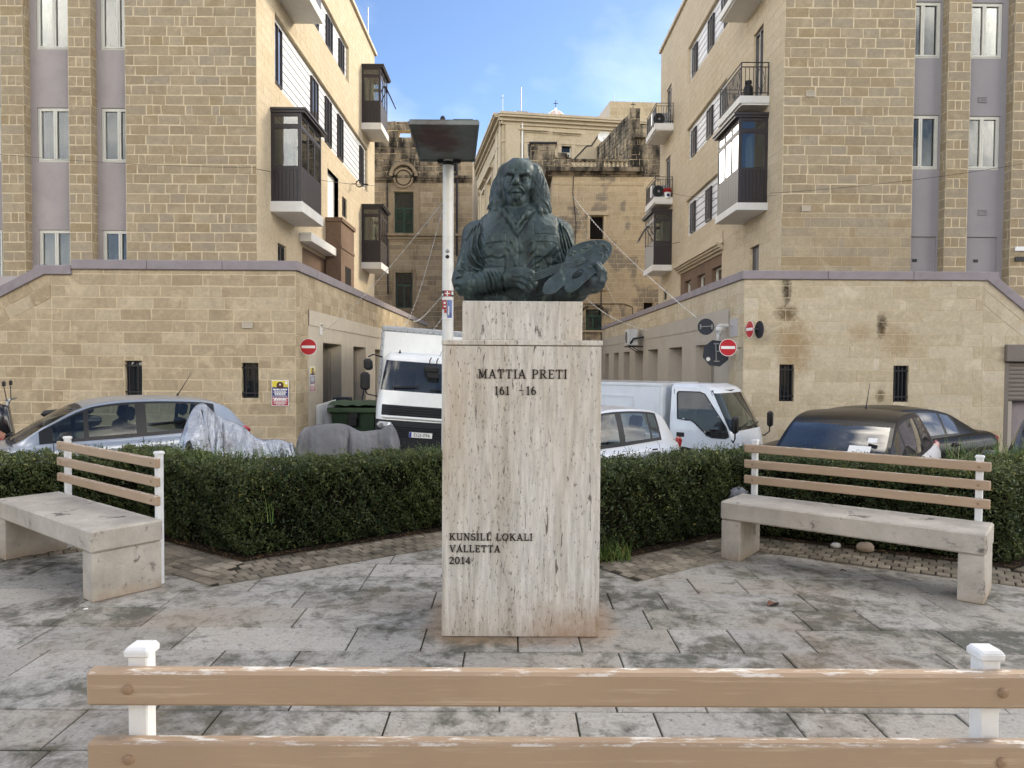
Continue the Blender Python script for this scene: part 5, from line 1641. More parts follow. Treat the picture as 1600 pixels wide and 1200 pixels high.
BOLT = pm('painted_bolt', c3(150, 124, 98), .5, .1, .1, 20)
def bench(label, origin, ang, L_=1.80, seat_z=.484, seat_t=.15, dep=.48, legw=.16, slat_z=(.885, .75, .615), ptop=.965, p_in=.10, slat_over=.075, posth=.046, slat_h=.07, group='white concrete benches with tan slats'):
    """local axes: x along the bench, y from seat front to back"""
    th_ = thing('bench', label, 'bench', origin, ang, group)
    mb = MB(); mb.box(0, 0, seat_z - seat_t, L_, dep, seat_z, ch=.012); mb.build('seat', BCON, th_, world=False)
    for x in (0.006, L_ - legw - .006):
        mb = MB(); mb.box(x, .01, 0, x + legw, dep - .006, seat_z - seat_t - .004, ch=.008); mb.build('leg', BCON, th_, world=False)
    px = [p_in, L_ - p_in]
    for x in px:
        mb = MB(); mb.box(x - posth / 2, dep + .002, 0, x + posth / 2, dep + .002 + posth, ptop - .022, ch=.003)
        p_ = mb.build('post', POSTW, th_, world=False)
        mb = MB(); mb.box(x - posth / 2 - .006, dep - .004, ptop - .024, x + posth / 2 + .006, dep + posth + .008, ptop - .008, ch=.003)
        mb.cbox(Vector((x, dep + .002 + posth / 2, ptop - .009)), Vector((1, 0, 0)), Vector((0, 1, 0)), Vector((0, 0, 1)), posth / 2 + .005, posth / 2 + .005, .006, .005)
        mb.build('cap', POSTW, p_, world=False)
    for z in slat_z:
        mb = MB(); mb.box(px[0] - slat_over, dep - .035, z - slat_h / 2, px[1] + slat_over, dep - .0005, z + slat_h / 2, ch=.006)
        s_ = mb.build('slat', SLAT, th_, world=False)
        for x in px:
            mb = MB(); mb.ball((x, dep - .036, z), .011, .006, .011, 10, 6); mb.build('bolt', BOLT, s_, world=False)
    return th_
DIRB = Vector((.785, -.62)).normalized()
angB = math.atan2(DIRB.y, DIRB.x)
# the right end foot corner: left bench (-2.76,4.84); right bench (3.20,4.91)
def from_right(pt, L_): 
    o = Vector(pt) - DIRB * L_
    return (o.x, o.y, 0)
bench('white concrete bench on the left with tan slats, its end towards the camera', from_right((-2.77, 4.84), 1.8), angB)
bench('white concrete bench on the right with tan slats, its whole front in view', from_right((3.20, 4.90), 1.86), angB, 1.86)
# the near bench, seen from its seat: backrest at the bottom of the picture
YF = 1.50
fl = W(215, 1060, YF).x; fr_ = W(1555, 1060, YF).x
zf = W(800, 1077, YF).z
bl_ = fr_ - fl + .2
zsl = [W(800, 1080.5, YF - .035).z, W(800, 1190.5, YF - .035).z]
bench('nearest bench, only its peeling tan backrest slats and two white posts in view', (fl - .1, YF - .48, 0), 0.004, bl_, .56, .15, .48, .16,
      (zsl[0], zsl[1], zsl[1] * 2 - zsl[0]), W(225, 1010, YF).z, .1, .086, .040, .071)
# ------------------------------------------------------------------ hedges
t = NT('hedge_leaf')
at = t.n('ShaderNodeAttribute', attribute_name='rnd').outputs['Fac']
cl = t.noise(3.2, 4, .6)
b = t.ramp(at, [(0, c3(36, 50, 30)), (.45, c3(60, 76, 44)), (.8, c3(92, 104, 62)), (.97, c3(132, 136, 80)), (1, c3(170, 158, 78))])
b = t.mix(t.ramp(cl, [(.35, .0), (.7, .55)]), b, c3(86, 94, 46))
b = t.mix(t.ramp(t.noise(1.4, 3, .5), [(.45, .0), (.7, .5)]), b, c3(44, 62, 34))
b = t.mix(t.ramp(t.noise(2.1, 5, .65), [(.6, 0), (.72, .6)]), b, c3(84, 72, 48))
LEAF = t.done(b, .5, 0, .35)
TWIG = pm('twig', c3(70, 58, 44), .9, 0, .2, 20)
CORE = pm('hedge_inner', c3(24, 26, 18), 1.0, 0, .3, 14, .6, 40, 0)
def quads_obj(name, V, rnd, mat, parent):
    """V: (n,4,3) float array"""
    n = V.shape[0]
    me = bpy.data.meshes.new(name)
    me.vertices.add(n * 4); me.vertices.foreach_set('co', V.reshape(-1).astype(np.float32))
    me.loops.add(n * 4); me.loops.foreach_set('vertex_index', np.arange(n * 4, dtype=np.int32))
    me.polygons.add(n); me.polygons.foreach_set('loop_start', np.arange(0, n * 4, 4, dtype=np.int32))
    me.materials.append(mat)
    a = me.attributes.new('rnd', 'FLOAT', 'FACE'); a.data.foreach_set('value', rnd.astype(np.float32))
    me.update(calc_edges=True)
    o = bpy.data.objects.new(name, me); COL.objects.link(o); o.parent = parent
    return o
def hedge(label, path, seed, h=.74, wd=.56, n=60000, tilt=None):
    rs = np.random.RandomState(seed)
    A = [np.array(p, float) for p in path]; B = [np.array(tuple(p)) for p in offset_path(path, wd)]
    root = thing('hedge', label, 'hedge', (A[1][0], A[1][1], 0), 0, 'clipped hedges round the plaza')
    loc = np.array([A[1][0], A[1][1], 0.0])
    lens = np.array([np.linalg.norm(b - a) for a, b in zip(A[:-1], A[1:])]); cum = lens / lens.sum()
    seg = rs.choice(len(lens), n, p=cum); tt = rs.rand(n)
    A_ = np.array(A); B_ = np.array(B)
    f = A_[seg] + (A_[seg + 1] - A_[seg]) * tt[:, None]; g = B_[seg] + (B_[seg + 1] - B_[seg]) * tt[:, None]
    side = rs.choice(4, n, p=[.46, .34, .14, .06])
    u = rs.rand(n)
    w = np.where(side == 0, 0.0, np.where(side == 1, u, np.where(side == 2, 1.0, u)))
    z = np.where(side == 0, .03 + u * (h - .03), np.where(side == 1, h, np.where(side == 2, u * h, u * h)))
    endm = side == 3
    e0 = rs.rand(n) < .5
    f[endm] = np.where(e0[endm, None], A_[0], A_[-1]); g[endm] = np.where(e0[endm, None], B_[0], B_[-1]); w[endm] = rs.rand(endm.sum())
    # outward normal
    dn = (g - f); dn /= np.linalg.norm(dn, axis=1)[:, None] + 1e-9
    N = np.zeros((n, 3)); N[side == 0, :2] = -dn[side == 0]; N[side == 2, :2] = dn[side == 2]; N[side == 1, 2] = 1
    td = (A_[seg + 1] - A_[seg]); td /= np.linalg.norm(td, axis=1)[:, None]
    N[endm, :2] = np.where(e0[endm, None], -1, 1) * np.where(e0[endm, None], td[endm] * 0 + (A_[1] - A_[0]) / lens[0], (A_[-1] - A_[-2]) / lens[-1])
    pos = np.zeros((n, 3)); pos[:, :2] = f + (g - f) * w[:, None]; pos[:, 2] = z
    lump = (np.sin(pos[:, 0] * 5.1 + pos[:, 2] * 3.3 + seed) * np.sin(pos[:, 1] * 4.7 + 1.3) + .7 * np.sin(pos[:, 0] * 13 + pos[:, 2] * 11) * np.sin(pos[:, 1] * 12 + pos[:, 2] * 9) + .5 * np.sin(pos[:, 0] * 29 + pos[:, 1] * 23 + pos[:, 2] * 27))
    round_ = np.clip((pos[:, 2] - (h - .1)) / .1, 0, 1) ** 2 * .05
    inner = -rs.exponential(.03, n) + rs.normal(0, .008, n)
    low = np.clip((.16 - pos[:, 2]) / .16, 0, 1) * -.06
    pos += N * (lump * .034 + inner + low)[:, None]
    pos[:, :2] += dn * (round_ * (side == 0))[:, None]; pos[:, 2] -= (side == 1) * (np.clip((.12 - w * wd) / .12, 0, 1) ** 2 * .05 + np.clip((w * wd - wd + .12) / .12, 0, 1) ** 2 * .05)
    pos[:, 2] = np.maximum(pos[:, 2], .02)
    # thin out some places so the dark inside shows
    hole = np.sin(pos[:, 0] * 7.3 + seed) * np.sin(pos[:, 2] * 9.1 + pos[:, 1] * 6) > .62
    keep = ~(hole & (rs.rand(n) < .72)) | (side == 1)
    pos, N = pos[keep], N[keep]; m = len(pos)
    D = N * .55 + rs.normal(0, .75, (m, 3)); D[:, 2] += .25; D /= np.linalg.norm(D, axis=1)[:, None]
    E = np.cross(D, rs.normal(0, 1, (m, 3))); E /= np.linalg.norm(E, axis=1)[:, None]
    ln = rs.uniform(.010, .021, m)[:, None]; wi = ln * rs.uniform(.28, .42, m)[:, None]
    V = np.stack([pos - D * ln, pos + E * wi, pos + D * ln, pos - E * wi], 1) - loc
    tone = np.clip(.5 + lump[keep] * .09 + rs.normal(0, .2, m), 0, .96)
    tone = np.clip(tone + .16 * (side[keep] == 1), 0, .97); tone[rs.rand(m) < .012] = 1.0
    # stray shoots above the clipped top
    ns = 900; sg2 = rs.choice(len(lens), ns, p=cum); t2 = rs.rand(ns)[:, None]; w2 = rs.uniform(.02, .98, ns)[:, None]
    b0 = A_[sg2] + (A_[sg2 + 1] - A_[sg2]) * t2; b1 = B_[sg2] + (B_[sg2 + 1] - B_[sg2]) * t2; bp = np.concatenate([b0 + (b1 - b0) * w2, np.full((ns, 1), h - .02)], 1)
    dv = rs.normal(0, .35, (ns, 3)); dv[:, 2] = 1; hl = rs.uniform(.03, .10, ns)[:, None]; Q = []
    for q in range(9):
        c = bp + dv * hl * (q / 8) + rs.normal(0, .006, (ns, 3)); D2 = rs.normal(0, .7, (ns, 3)); D2[:, 2] += .6; D2 /= np.linalg.norm(D2, axis=1)[:, None]; E2 = np.cross(D2, rs.normal(0, 1, (ns, 3))); E2 /= np.linalg.norm(E2, axis=1)[:, None]; l2 = rs.uniform(.008, .016, (ns, 1))
        Q.append(np.stack([c - D2 * l2, c + E2 * l2 * .36, c + D2 * l2, c - E2 * l2 * .36], 1) - loc)
    V = np.concatenate([V] + Q); tone = np.concatenate([tone, np.clip(rs.normal(.72, .15, ns * 9), 0, .97)])
    o = quads_obj('foliage', V, tone, LEAF, root); o['kind'] = 'stuff'
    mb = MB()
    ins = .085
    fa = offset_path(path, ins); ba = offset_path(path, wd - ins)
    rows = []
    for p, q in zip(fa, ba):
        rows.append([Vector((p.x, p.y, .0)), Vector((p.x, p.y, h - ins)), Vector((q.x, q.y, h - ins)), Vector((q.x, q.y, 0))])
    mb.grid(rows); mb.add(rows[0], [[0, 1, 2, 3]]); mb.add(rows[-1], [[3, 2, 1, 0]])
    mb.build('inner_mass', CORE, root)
    mb = MB(); R_ = random.Random(seed)
    for k in range(420):
        i = R_.randrange(len(path) - 1); t_ = R_.random(); p = Vector(path[i]).lerp(Vector(path[i + 1]), t_); q = fa[i].lerp(fa[i + 1], t_)
        z0 = R_.uniform(.0, .6); a = Vector((q.x, q.y, z0)); out = Vector((p.x - q.x, p.y - q.y, 0)).normalized()
        b_ = a + out * R_.uniform(.04, .11) + Vector((R_.uniform(-.08, .08), R_.uniform(-.08, .08), R_.uniform(.02, .16)))
        mb.tube([a, a.lerp(b_, .5) + Vector((0, 0, R_.uniform(-.01, .02))), b_], [.004, .003, .0015], 4, cap=False)
    structure(mb.build('twigs', TWIG, root), 'stuff')
    return root
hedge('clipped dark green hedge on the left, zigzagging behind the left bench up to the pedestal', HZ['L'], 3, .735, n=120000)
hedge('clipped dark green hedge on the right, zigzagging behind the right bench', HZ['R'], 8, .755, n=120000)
# soil strip under the hedges
for key in 'LR':
    mb = MB(); p0 = offset_path(HZ[key], -.07); p1 = offset_path(HZ[key], .62)
    mb.grid([[Vector((a.x, a.y, .018)), Vector((b_.x, b_.y, .018))] for a, b_ in zip(p0, p1)])
    structure(mb.build('soil', SOIL))
# fallen leaves and grit along the hedge foot
rs = np.random.RandomState(4)
for key, sd in (('L', 1), ('R', 2)):
    P = np.array(HZ[key]); n = 900
    sg = rs.randint(0, 3, n); tt = rs.rand(n)[:, None]
    f = P[sg] + (P[sg + 1] - P[sg]) * tt; f[:, 1] -= np.abs(rs.normal(0, .09, n)) - .02; f[:, 0] += rs.normal(0, .05, n)
    pos = np.concatenate([f, rs.uniform(.02, .03, (n, 1))], 1)
    D = rs.normal(0, 1, (n, 3)); D[:, 2] *= .25; D /= np.linalg.norm(D, axis=1)[:, None]; E = np.cross(D, [0, 0, 1.0]) + rs.normal(0, .2, (n, 3)); ln = rs.uniform(.006, .016, (n, 1))
    V = np.stack([pos - D * ln, pos + E * ln * .5, pos + D * ln, pos - E * ln * .5], 1)
    t_ = pm('dead_leaf', c3(112, 88, 58), .8, 0, .4, 30)
    structure(quads_obj('leaf_litter', V, rs.rand(n), t_, None), 'stuff')
# grass
t = NT('grass_blade')
at = t.n('ShaderNodeAttribute', attribute_name='rnd').outputs['Fac']
GRASS = t.done(t.ramp(at, [(0, c3(62, 92, 34)), (.6, c3(96, 124, 52)), (.9, c3(132, 146, 78)), (1, c3(176, 166, 110))]), .55, 0, .3)
def tuft(label, cx, cy, z, rx, ry, n, hmin, hmax, seed, cat='grass tuft'):
    rs = np.random.RandomState(seed); qs = []; rn = []
    for k in range(n):
        a = rs.rand() * 6.283; r_ = math.sqrt(rs.rand())
        p = np.array([cx + rx * r_ * math.cos(a), cy + ry * r_ * math.sin(a), z]); hgt = rs.uniform(hmin, hmax); a2 = rs.rand() * 6.283
        lean = np.array([math.cos(a2), math.sin(a2), 0]) * hgt * rs.uniform(.2, .9); sd = np.array([-math.sin(a2), math.cos(a2), 0]) * rs.uniform(.0022, .0042)
        pts = [p + lean * (s ** 1.8) + np.array([0, 0, hgt * (s - .28 * s * s * (lean @ lean > (hgt * .5) ** 2))]) for s in (0, .3, .6, .85, 1)]
        tone = rs.rand()
        for i in range(4):
            w0, w1 = (1 - i / 4.6), (1 - (i + 1) / 4.6)
            qs.append([pts[i] - sd * w0, pts[i] + sd * w0, pts[i + 1] + sd * w1, pts[i + 1] - sd * w1]); rn.append(tone)
    o = quads_obj('grass_tuft', np.array(qs), np.array(rn), GRASS, None)
    tag(o, label, cat, 'wild grass along the hedges'); o['kind'] = 'stuff'
    return o
gp = lambda px, py, Y: W(px, py, Y)
tuft('tall wild grass growing out of the hedge at the right end of the right bench', 4.75, 6.9, .58, .62, .3, 620, .12, .42, 1)
tuft('long thin grass growing through the top of the left hedge below the silver cover', -2.55, 6.75, .66, .75, .2, 420, .06, .22, 2)
tuft('grass blades sticking out of the front of the left hedge near its corner', -2.1, 5.99, .3, .2, .05, 26, .1, .25, 3)
tuft('weeds at the foot of the right hedge beside the pedestal', .84, 5.98, .0, .16, .1, 160, .06, .22, 4)
# ------------------------------------------------------------------ vehicles
def paint(name, col, metal=0.0, rough=.32, dust=.12):
    return pm(name, col, rough, metal, .04, 2.0, 0, 30, .5 if max(col) > .05 else .2, coat=.6 if max(col) > .05 else .08, dirt=dust, dirtcol=c3(150, 142, 128))
CGLASS = glass_mat('car_glass', (.66, .74, .72), .8, refl=.8)
CGLASSD = glass_mat('car_glass_tinted', (.35, .38, .42), .45, refl=1.5)
TYRE = pm('tyre_rubber', c3(34, 33, 33), .85, 0, .1, 20)
RIM = pm('alloy_rim', c3(150, 152, 156), .35, .7, .05, 8)
TRIM = pm('black_trim', c3(24, 24, 26), .45, 0, .1, 8)
SEAT = pm('car_seat', c3(46, 46, 50), .9, 0, .12, 12)
LAMPC = pm('headlamp_clear', c3(206, 210, 212), .15, .25, .05, 20, 0, 30, .7, coat=.8)
LAMPR = pm('tail_lamp_red', c3(150, 26, 22), .2, 0, .1, 20, 0, 30, .6, coat=.8)
PLATEW = pm('plate_white', c3(226, 226, 222), .5, 0, .03, 9)
def catmull(pts, n=6):
    P = [np.array(p, float) for p in pts]; out = []
    for i in range(len(P) - 1):
        p0 = P[max(i - 1, 0)]; p1 = P[i]; p2 = P[i + 1]; p3 = P[min(i + 2, len(P) - 1)]
        for k in range(n):
            t = k / n
            q = .5 * ((2 * p1) + (-p0 + p2) * t + (2 * p0 - 5 * p1 + 4 * p2 - p3) * t * t + (-p0 + 3 * p1 - 3 * p2 + p3) * t ** 3)
            q[0] = p1[0] + (p2[0] - p1[0]) * t
            out.append(q)
    out.append(P[-1]); return out
def car(label, cat, loc, fwd, S, paint_, roof_paint=None, glass=None, group='cars parked round the plaza', name='parked_car', mirror=None):
    """local x runs from the nose (0) to the tail (L), y to the sides, z up"""
    root = thing(name, label, cat, loc, math.atan2(-fwd[1], -fwd[0]), group)
    glass = glass or CGLASS
    L_, hw = S['L'], S['W'] / 2
    body = catmull(S['body'], 5)      # (x, ztop, wtop factor, wmax factor)
    def sec(x):
        xs = [b[0] for b in body]
        zt = np.interp(x, xs, [b[1] for b in body]); wt = np.interp(x, xs, [b[2] for b in body]) * hw; wm = np.interp(x, xs, [b[3] for b in body]) * hw
        zl = .2 + .12 * max(0, 1 - x / .35) + .16 * max(0, 1 - (L_ - x) / .4)
        c = .035 * min(1, wt / hw)
        return [(0, zt + c), (wt * .55, zt + c * .75), (wt * .9, zt + c * .15), (wt, zt - .015), (wt + (wm - wt) * .55, zt - .055), (wm * .99, zt - .14), (wm, zl + (zt - zl) * .62), (wm * .985, zl + (zt - zl) * .42), (wm * .99, zl + (zt - zl) * .2), (wm * .93, zl), (0, zl - .03)]
    xs = sorted(set([round(b[0], 4) for b in body]))
    mb = MB(); rows = []
    for x in xs:
        s = sec(x); rows.append([Vector((x, y, z)) for y, z in s] + [Vector((x, -y, z)) for y, z in s[-2:0:-1]])
    mb.grid(rows, closed=True)
    mb.add(rows[0], [list(range(len(rows[0])))[::-1]]); mb.add(rows[-1], [list(range(len(rows[-1])))])
    bo = mb.build('body', [paint_], root, smooth='auto', world=False)
    # cabin
    T = catmull(S['top'], 6)          # (x, z, half-width factor)
    x0, x3 = T[0][0], T[-1][0]; x1, x2 = S['ws'], S['rs']
    Tx = [p[0] for p in T]
    wins = S['win']
    stations = sorted(set([round(p[0], 4) for p in T] + [round(v, 4) for a in wins for v in a] + [x1, x2, round(x0 + (x1 - x0) * .06, 4), round(x1 - (x1 - x0) * .06, 4), round(x2 + (x3 - x2) * .14, 4), round(x2 + (x3 - x2) * S.get('rwb', .8), 4)]))
    top = lambda x: (np.interp(x, Tx, [p[1] for p in T]), np.interp(x, Tx, [p[2] for p in T]) * hw)
    def belt(x):
        s = sec(min(max(x, .05), L_ - .05)); return s[3][0] - .012, s[3][1] + .004
    VS = [0, .10, .2, .4, .6, .8, .88, .94, 1.0]
    def sp(x, v, sgn):
        zt, wt = top(x); wb, zb = belt(x)
        zt = max(zt, zb + .001); wt = min(wt, wb)
        z = zb + (zt - zb) * v; y = wb + (wt - wb) * v + .10 * (zt - zb) * v * (1 - v)
        return Vector((x, sgn * y, z))
    cab = MB(); panes = {}
    rp = 1 if roof_paint else 0
    for sgn in (-1, 1):
        for a, b in zip(stations[:-1], stations[1:]):
            xm = (a + b) / 2
            wi = next((i for i, w in enumerate(wins) if w[0] - 1e-5 <= a and b <= w[1] + 1e-5), None)
            for j in range(len(VS) - 1):
                q = [sp(a, VS[j], sgn), sp(b, VS[j], sgn), sp(b, VS[j + 1], sgn), sp(a, VS[j + 1], sgn)]
                if sgn > 0: q = q[::-1]
                hgt = top(xm)[0] - belt(xm)[1]
                if wi is not None and 1 <= j <= 5 and hgt > .06:
                    panes.setdefault(('side_window', sgn, wi), []).append(q)
                else:
                    inw = wins[0][0] - .14 <= xm <= wins[-1][1] + .03 and j <= 6
                    m = 2 if inw else (rp if (VS[j] > .8 or S.get('pillar_roof')) else 0)
                    cab.add(q, [[0, 1, 2, 3]], m)
    US = [-1, -.93, -.5, 0, .5, .93, 1]
    def tp(x, u):
        zt, wt = top(x); wb, zb = belt(x); wt = min(wt, wb)
        bow = .05 if x1 <= x <= x2 else .03
        return Vector((x - (.06 * (1 - u * u) if x < x1 else 0) * (1 if x < x1 else 0) + (.05 * (1 - u * u) if x > x2 else 0), u * wt, max(zt, zb) + bow * (1 - u * u) * .8))
    for a, b in zip(stations[:-1], stations[1:]):
        xm = (a + b) / 2
        for j in range(len(US) - 1):
            q = [tp(a, US[j]), tp(b, US[j]), tp(b, US[j + 1]), tp(a, US[j + 1])]
            mid = 1 <= j <= 4
            ws_in = x0 + (x1 - x0) * .055 <= a and b <= x1 - (x1 - x0) * .055
            rw_in = x2 + (x3 - x2) * .135 <= a and b <= x2 + (x3 - x2) * (S.get('rwb', .8) + .005)
            if mid and b <= x1 + 1e-5 and ws_in: panes.setdefault(('windscreen', 0, 0), []).append(q)
            elif mid and a >= x2 - 1e-5 and rw_in: panes.setdefault(('rear_window', 0, 0), []).append(q)
            else:
                edge = (b <= x1 + 1e-5 and (mid or True)) or (a >= x2 - 1e-5 and mid)
                cab.add(q, [[0, 1, 2, 3]], (2 if (b <= x1 + 1e-5 and mid) else (rp if roof_paint else 0)))
    cab.build('cabin', [paint_, roof_paint or paint_, TRIM], root, smooth='auto', world=False)
    for (nm, sg, i), qs in panes.items():
        g = MB()
        for q in qs: g.add(q, [[0, 1, 2, 3]])
        g.build(nm, glass, root, smooth=True, world=False)
    # inside
    inn = MB(); zb = belt((x0 + x3) / 2)[1]
    inn.box(x0 + .05, -hw * .8, .3, x3 - .1, hw * .8, .36); inn.box(x0 + .02, -hw * .8, zb - .28, x0 + .5, hw * .8, zb - .03, ch=.05)
    inn.box(x3 - .5, -hw * .75, .3, x3 - .2, hw * .75, zb + .02, ch=.05)
    inn.build('interior', SEAT, root, world=False)
    for xx in S['seats']:
        for yy in (-.36, .36):
            s_ = MB(); s_.box(xx - .45, yy - .24, .36, xx + .1, yy + .24, .55, ch=.05)
            a = Vector((xx + .02, yy, .5)); bb = Vector((xx + .2, yy, zb + .17))
            s_.bar(a, bb, .46, .13, (1, 0, 0), ch=.05); s_.bar(bb + Vector((.0, 0, .04)), bb + Vector((.04, 0, .24)), .26, .10, (1, 0, 0), ch=.04)
            s_.build('seat', SEAT, root, world=False)
    st = MB(); c = Vector((x0 + .62, S.get('drive', .36), zb - .02)); st.ring(c, (1, 0, .35), .16, .19, .03, 20); st.build('steering_wheel', TRIM, root, world=False)
    # wheels
    for xx in S['axles']:
        for sg in (-1, 1):
            w = MB(); w.disc((xx, sg * (hw - .085), .305), (0, 1, 0), .305, .19, 28); wo = w.build('wheel', TYRE, root, smooth='auto', world=False)
            r_ = MB(); r_.disc((xx, sg * (hw + .012), .305), (0, 1, 0), .2, .012, 20)
            for k in range(5):
                t_ = k * 1.2566; r_.bar((xx, sg * (hw + .02), .305), (xx + .19 * math.cos(t_), sg * (hw + .02), .305 + .19 * math.sin(t_)), .05, .012, (0, 1, 0))
            r_.build('rim', RIM, wo, world=False)
            ar = MB(); ar.ring((xx, sg * (hw - .02), .32), (0, 1, 0), .31, .37, .06, 26); ar.build('wheel_arch', TRIM, root, world=False)
    # lights
    for sg in (-1, 1):
        s = sec(.16); h = MB(); c = Vector((.14, sg * s[3][0] * .86, s[3][1] - .075)); h.cbox(c, Vector((1, 0, 0)), Vector((0, 1, 0)), Vector((0, 0, 1)), .16, .17, .075, .05); h.build('headlight', LAMPC, root, world=False)
        xr = L_ - S.get('tl_in', .1); s = sec(xr); h = MB()
        zt = S.get('tl', .85); c = Vector((xr - .0, sg * (s[5][0] - .062), zt)); h.cbox(c, Vector((1, 0, -.3)).normalized(), Vector((0, 1, 0)), Vector((.3, 0, 1)).normalized(), .075, .04, S.get('tl_h', .16) * .75, .035); h.build('tail_light', LAMPR, root, world=False)
    # seams, handles
    def strip(x, i0, i1, w=.005):
        m_ = MB()
        for sg in (-1, 1):
            pa = [Vector((x - w, sg * (y + .0015), z)) for y, z in sec(x - w)[i0:i1]]; pb = [Vector((x + w, sg * (y + .0015), z)) for y, z in sec(x + w)[i0:i1]]
            m_.grid([pa, pb])
        return m_
    for x in S['seams']:
        strip(x, 3, 10).build('door_seam', TRIM, root, world=False)
    for x in S['handles']:
        for sg in (-1, 1):
            s = sec(x); zz = s[5][1] - .01; h = MB(); h.cbox(Vector((x, sg * (s[5][0] + .02), zz)), Vector((1, 0, 0)), Vector((0, 1, 0)), Vector((0, 0, 1)), .095, .016, .018, .012)
            h.build('door_handle', S.get('handle_mat', paint_), root, world=False)
            h = MB(); h.cbox(Vector((x - .01, sg * (s[5][0] + .002), zz)), Vector((1, 0, 0)), Vector((0, 1, 0)), Vector((0, 0, 1)), .06, .006, .04, .005); h.build('handle_recess', TRIM, root, world=False)
    for sg in (-1, 1):
        xm = x0 + (x1 - x0) * S.get('mir', .72); wb, zb2 = belt(xm)
        h = MB(); h.cbox(Vector((xm, sg * (wb + .13), zb2 + .075)), Vector((1, .25 * sg, 0)).normalized(), Vector((-.25 * sg, 1, 0)).normalized(), Vector((0, 0, 1)), .075, .115, .07, .045)
        h.bar((xm + .02, sg * (wb - .01), zb2 + .02), (xm + .02, sg * (wb + .06), zb2 + .04), .06, .03)
        h.build('wing_mirror', mirror or paint_, root, smooth='auto', world=False)
    wp = MB()
    for yy in (-.45, .25):
        a = tp(x0 + .03, yy / hw); b = tp(x0 + (x1 - x0) * .12, (yy + .42) / hw)
        wp.bar(a + Vector((-.02, 0, .03)), b + Vector((-.02, 0, .03)), .018, .018)
    wp.build('wiper', TRIM, root, world=False)
    if S.get('aerial'):
        a = tp(S['aerial'], 0); ae = MB(); ae.tube([a, a + Vector((.03, 0, .04)), a + Vector((.22, 0, .36))], [.02, .008, .003], 6); ae.build('aerial', TRIM, root, world=False)
    return root
HATCH = dict(L=4.03, W=1.74, body=[(0, .50, .50, .62), (.05, .60, .68, .80), (.18, .68, .80, .92), (.5, .80, .86, .985), (.95, .90, .88, 1), (1.3, .93, .90, 1), (2.2, .955, .915, 1), (3.0, .99, .91, 1), (3.5, 1.02, .89, .985), (3.85, 1.0, .82, .93), (3.97, .86, .74, .86), (4.03, .60, .66, .78)],
             top=[(.80, .90, .70), (1.15, 1.12, .74), (1.62, 1.375, .70), (1.95, 1.455, .69), (2.4, 1.48, .69), (2.9, 1.465, .68), (3.35, 1.42, .66), (3.62, 1.30, .68), (3.93, .99, .74)], ws=1.62, rs=3.35,
             win=[(1.25, 1.62), (1.68, 2.28), (2.42, 3.12), (3.18, 3.36)], seats=[2.05, 2.95], axles=[.80, 3.32], seams=[1.25, 2.36, 3.16], handles=[2.2, 3.05], aerial=3.0, tl=.94, tl_h=.13, tl_in=.2, drive=.36)
def place(px, py, D, z_g):
    p = W(px, py, D); return (p.x, p.y, z_g)
def fwd(deg):  # heading measured from -X towards -Y
    return (-math.cos(R(deg)), -math.sin(R(deg)))
def loc_from(pt, f, S_x, side_y, z):
    """car origin (nose) so that local (S_x, side_y) falls on world point pt"""
    th_ = math.atan2(-f[1], -f[0]); c, s = math.cos(th_), math.sin(th_)
    return (pt[0] - (c * S_x - s * side_y), pt[1] - (s * S_x + c * side_y), z)
SILVER = paint('silver_blue_paint', c3(152, 160, 170), .35)
WHITEP = paint('white_car_paint', c3(226, 228, 230), 0, .3, .08)
PEARL = paint('silver_white_paint', c3(206, 210, 214), .15)
BLACKC = paint('black_car_paint', c3(12, 12, 15), 0, .3, 0.0)
BLUEC = paint('dark_blue_paint', c3(40, 50, 72), .3)
REDC = paint('red_paint', c3(150, 24, 26), .1)
f1 = fwd(37)
# silver hatchback: tail of the roof (x=3.35) near px 345, D 11.6
pt = W(225, 660, 10.7)
car('silver blue hatchback parked behind the left hedge, its tail under a silver cover', 'car', loc_from((pt.x, pt.y), f1, 2.38, -.76, -.44), f1, dict(HATCH), SILVER, mirror=TRIM)
SW = dict(HATCH); SW['L'] = 3.80; SW['W'] = 1.70
SW.update(body=[(0, .50, .50, .62), (.05, .60, .68, .80), (.18, .68, .80, .92), (.5, .82, .86, .985), (.95, .92, .88, 1), (1.2, .95, .90, 1), (2.2, .97, .91, 1), (3.0, 1.0, .90, 1), (3.4, 1.01, .88, .985), (3.64, .99, .82, .95), (3.74, .86, .78, .90), (3.80, .60, .70, .82)],
          top=[(.82, .93, .72), (1.15, 1.17, .76), (1.5, 1.40, .74), (1.9, 1.49, .73), (2.4, 1.51, .72), (2.9, 1.49, .71), (3.25, 1.44, .69), (3.45, 1.32, .71), (3.70, 1.0, .77)], ws=1.5, rs=3.25,
          win=[(1.2, 1.5), (1.55, 2.25), (2.38, 2.98), (3.03, 3.2)], seats=[2.0, 2.85], axles=[.75, 3.15], seams=[1.2, 2.32, 3.1], handles=[2.17, 2.98], aerial=None, tl=.92, tl_h=.13, tl_in=.06)
f2 = fwd(40)
pt = W(1062, 690, 12.0)
car('silver white hatchback parked to the right of the pedestal, red tail light showing', 'car', loc_from((pt.x, pt.y), f2, 3.72, -.74, -.60), f2, SW, PEARL)
f3 = fwd(52)
pt = W(1292, 690, 8.75)
BW = dict(HATCH); BW['win'] = [(1.3, 1.62), (1.68, 2.62), (2.75, 3.2)]; BW['seams'] = [1.3, 2.68]; BW['handles'] = [2.5]; BW['pillar_roof'] = True; BW['aerial'] = 2.9; BW['mir'] = .62
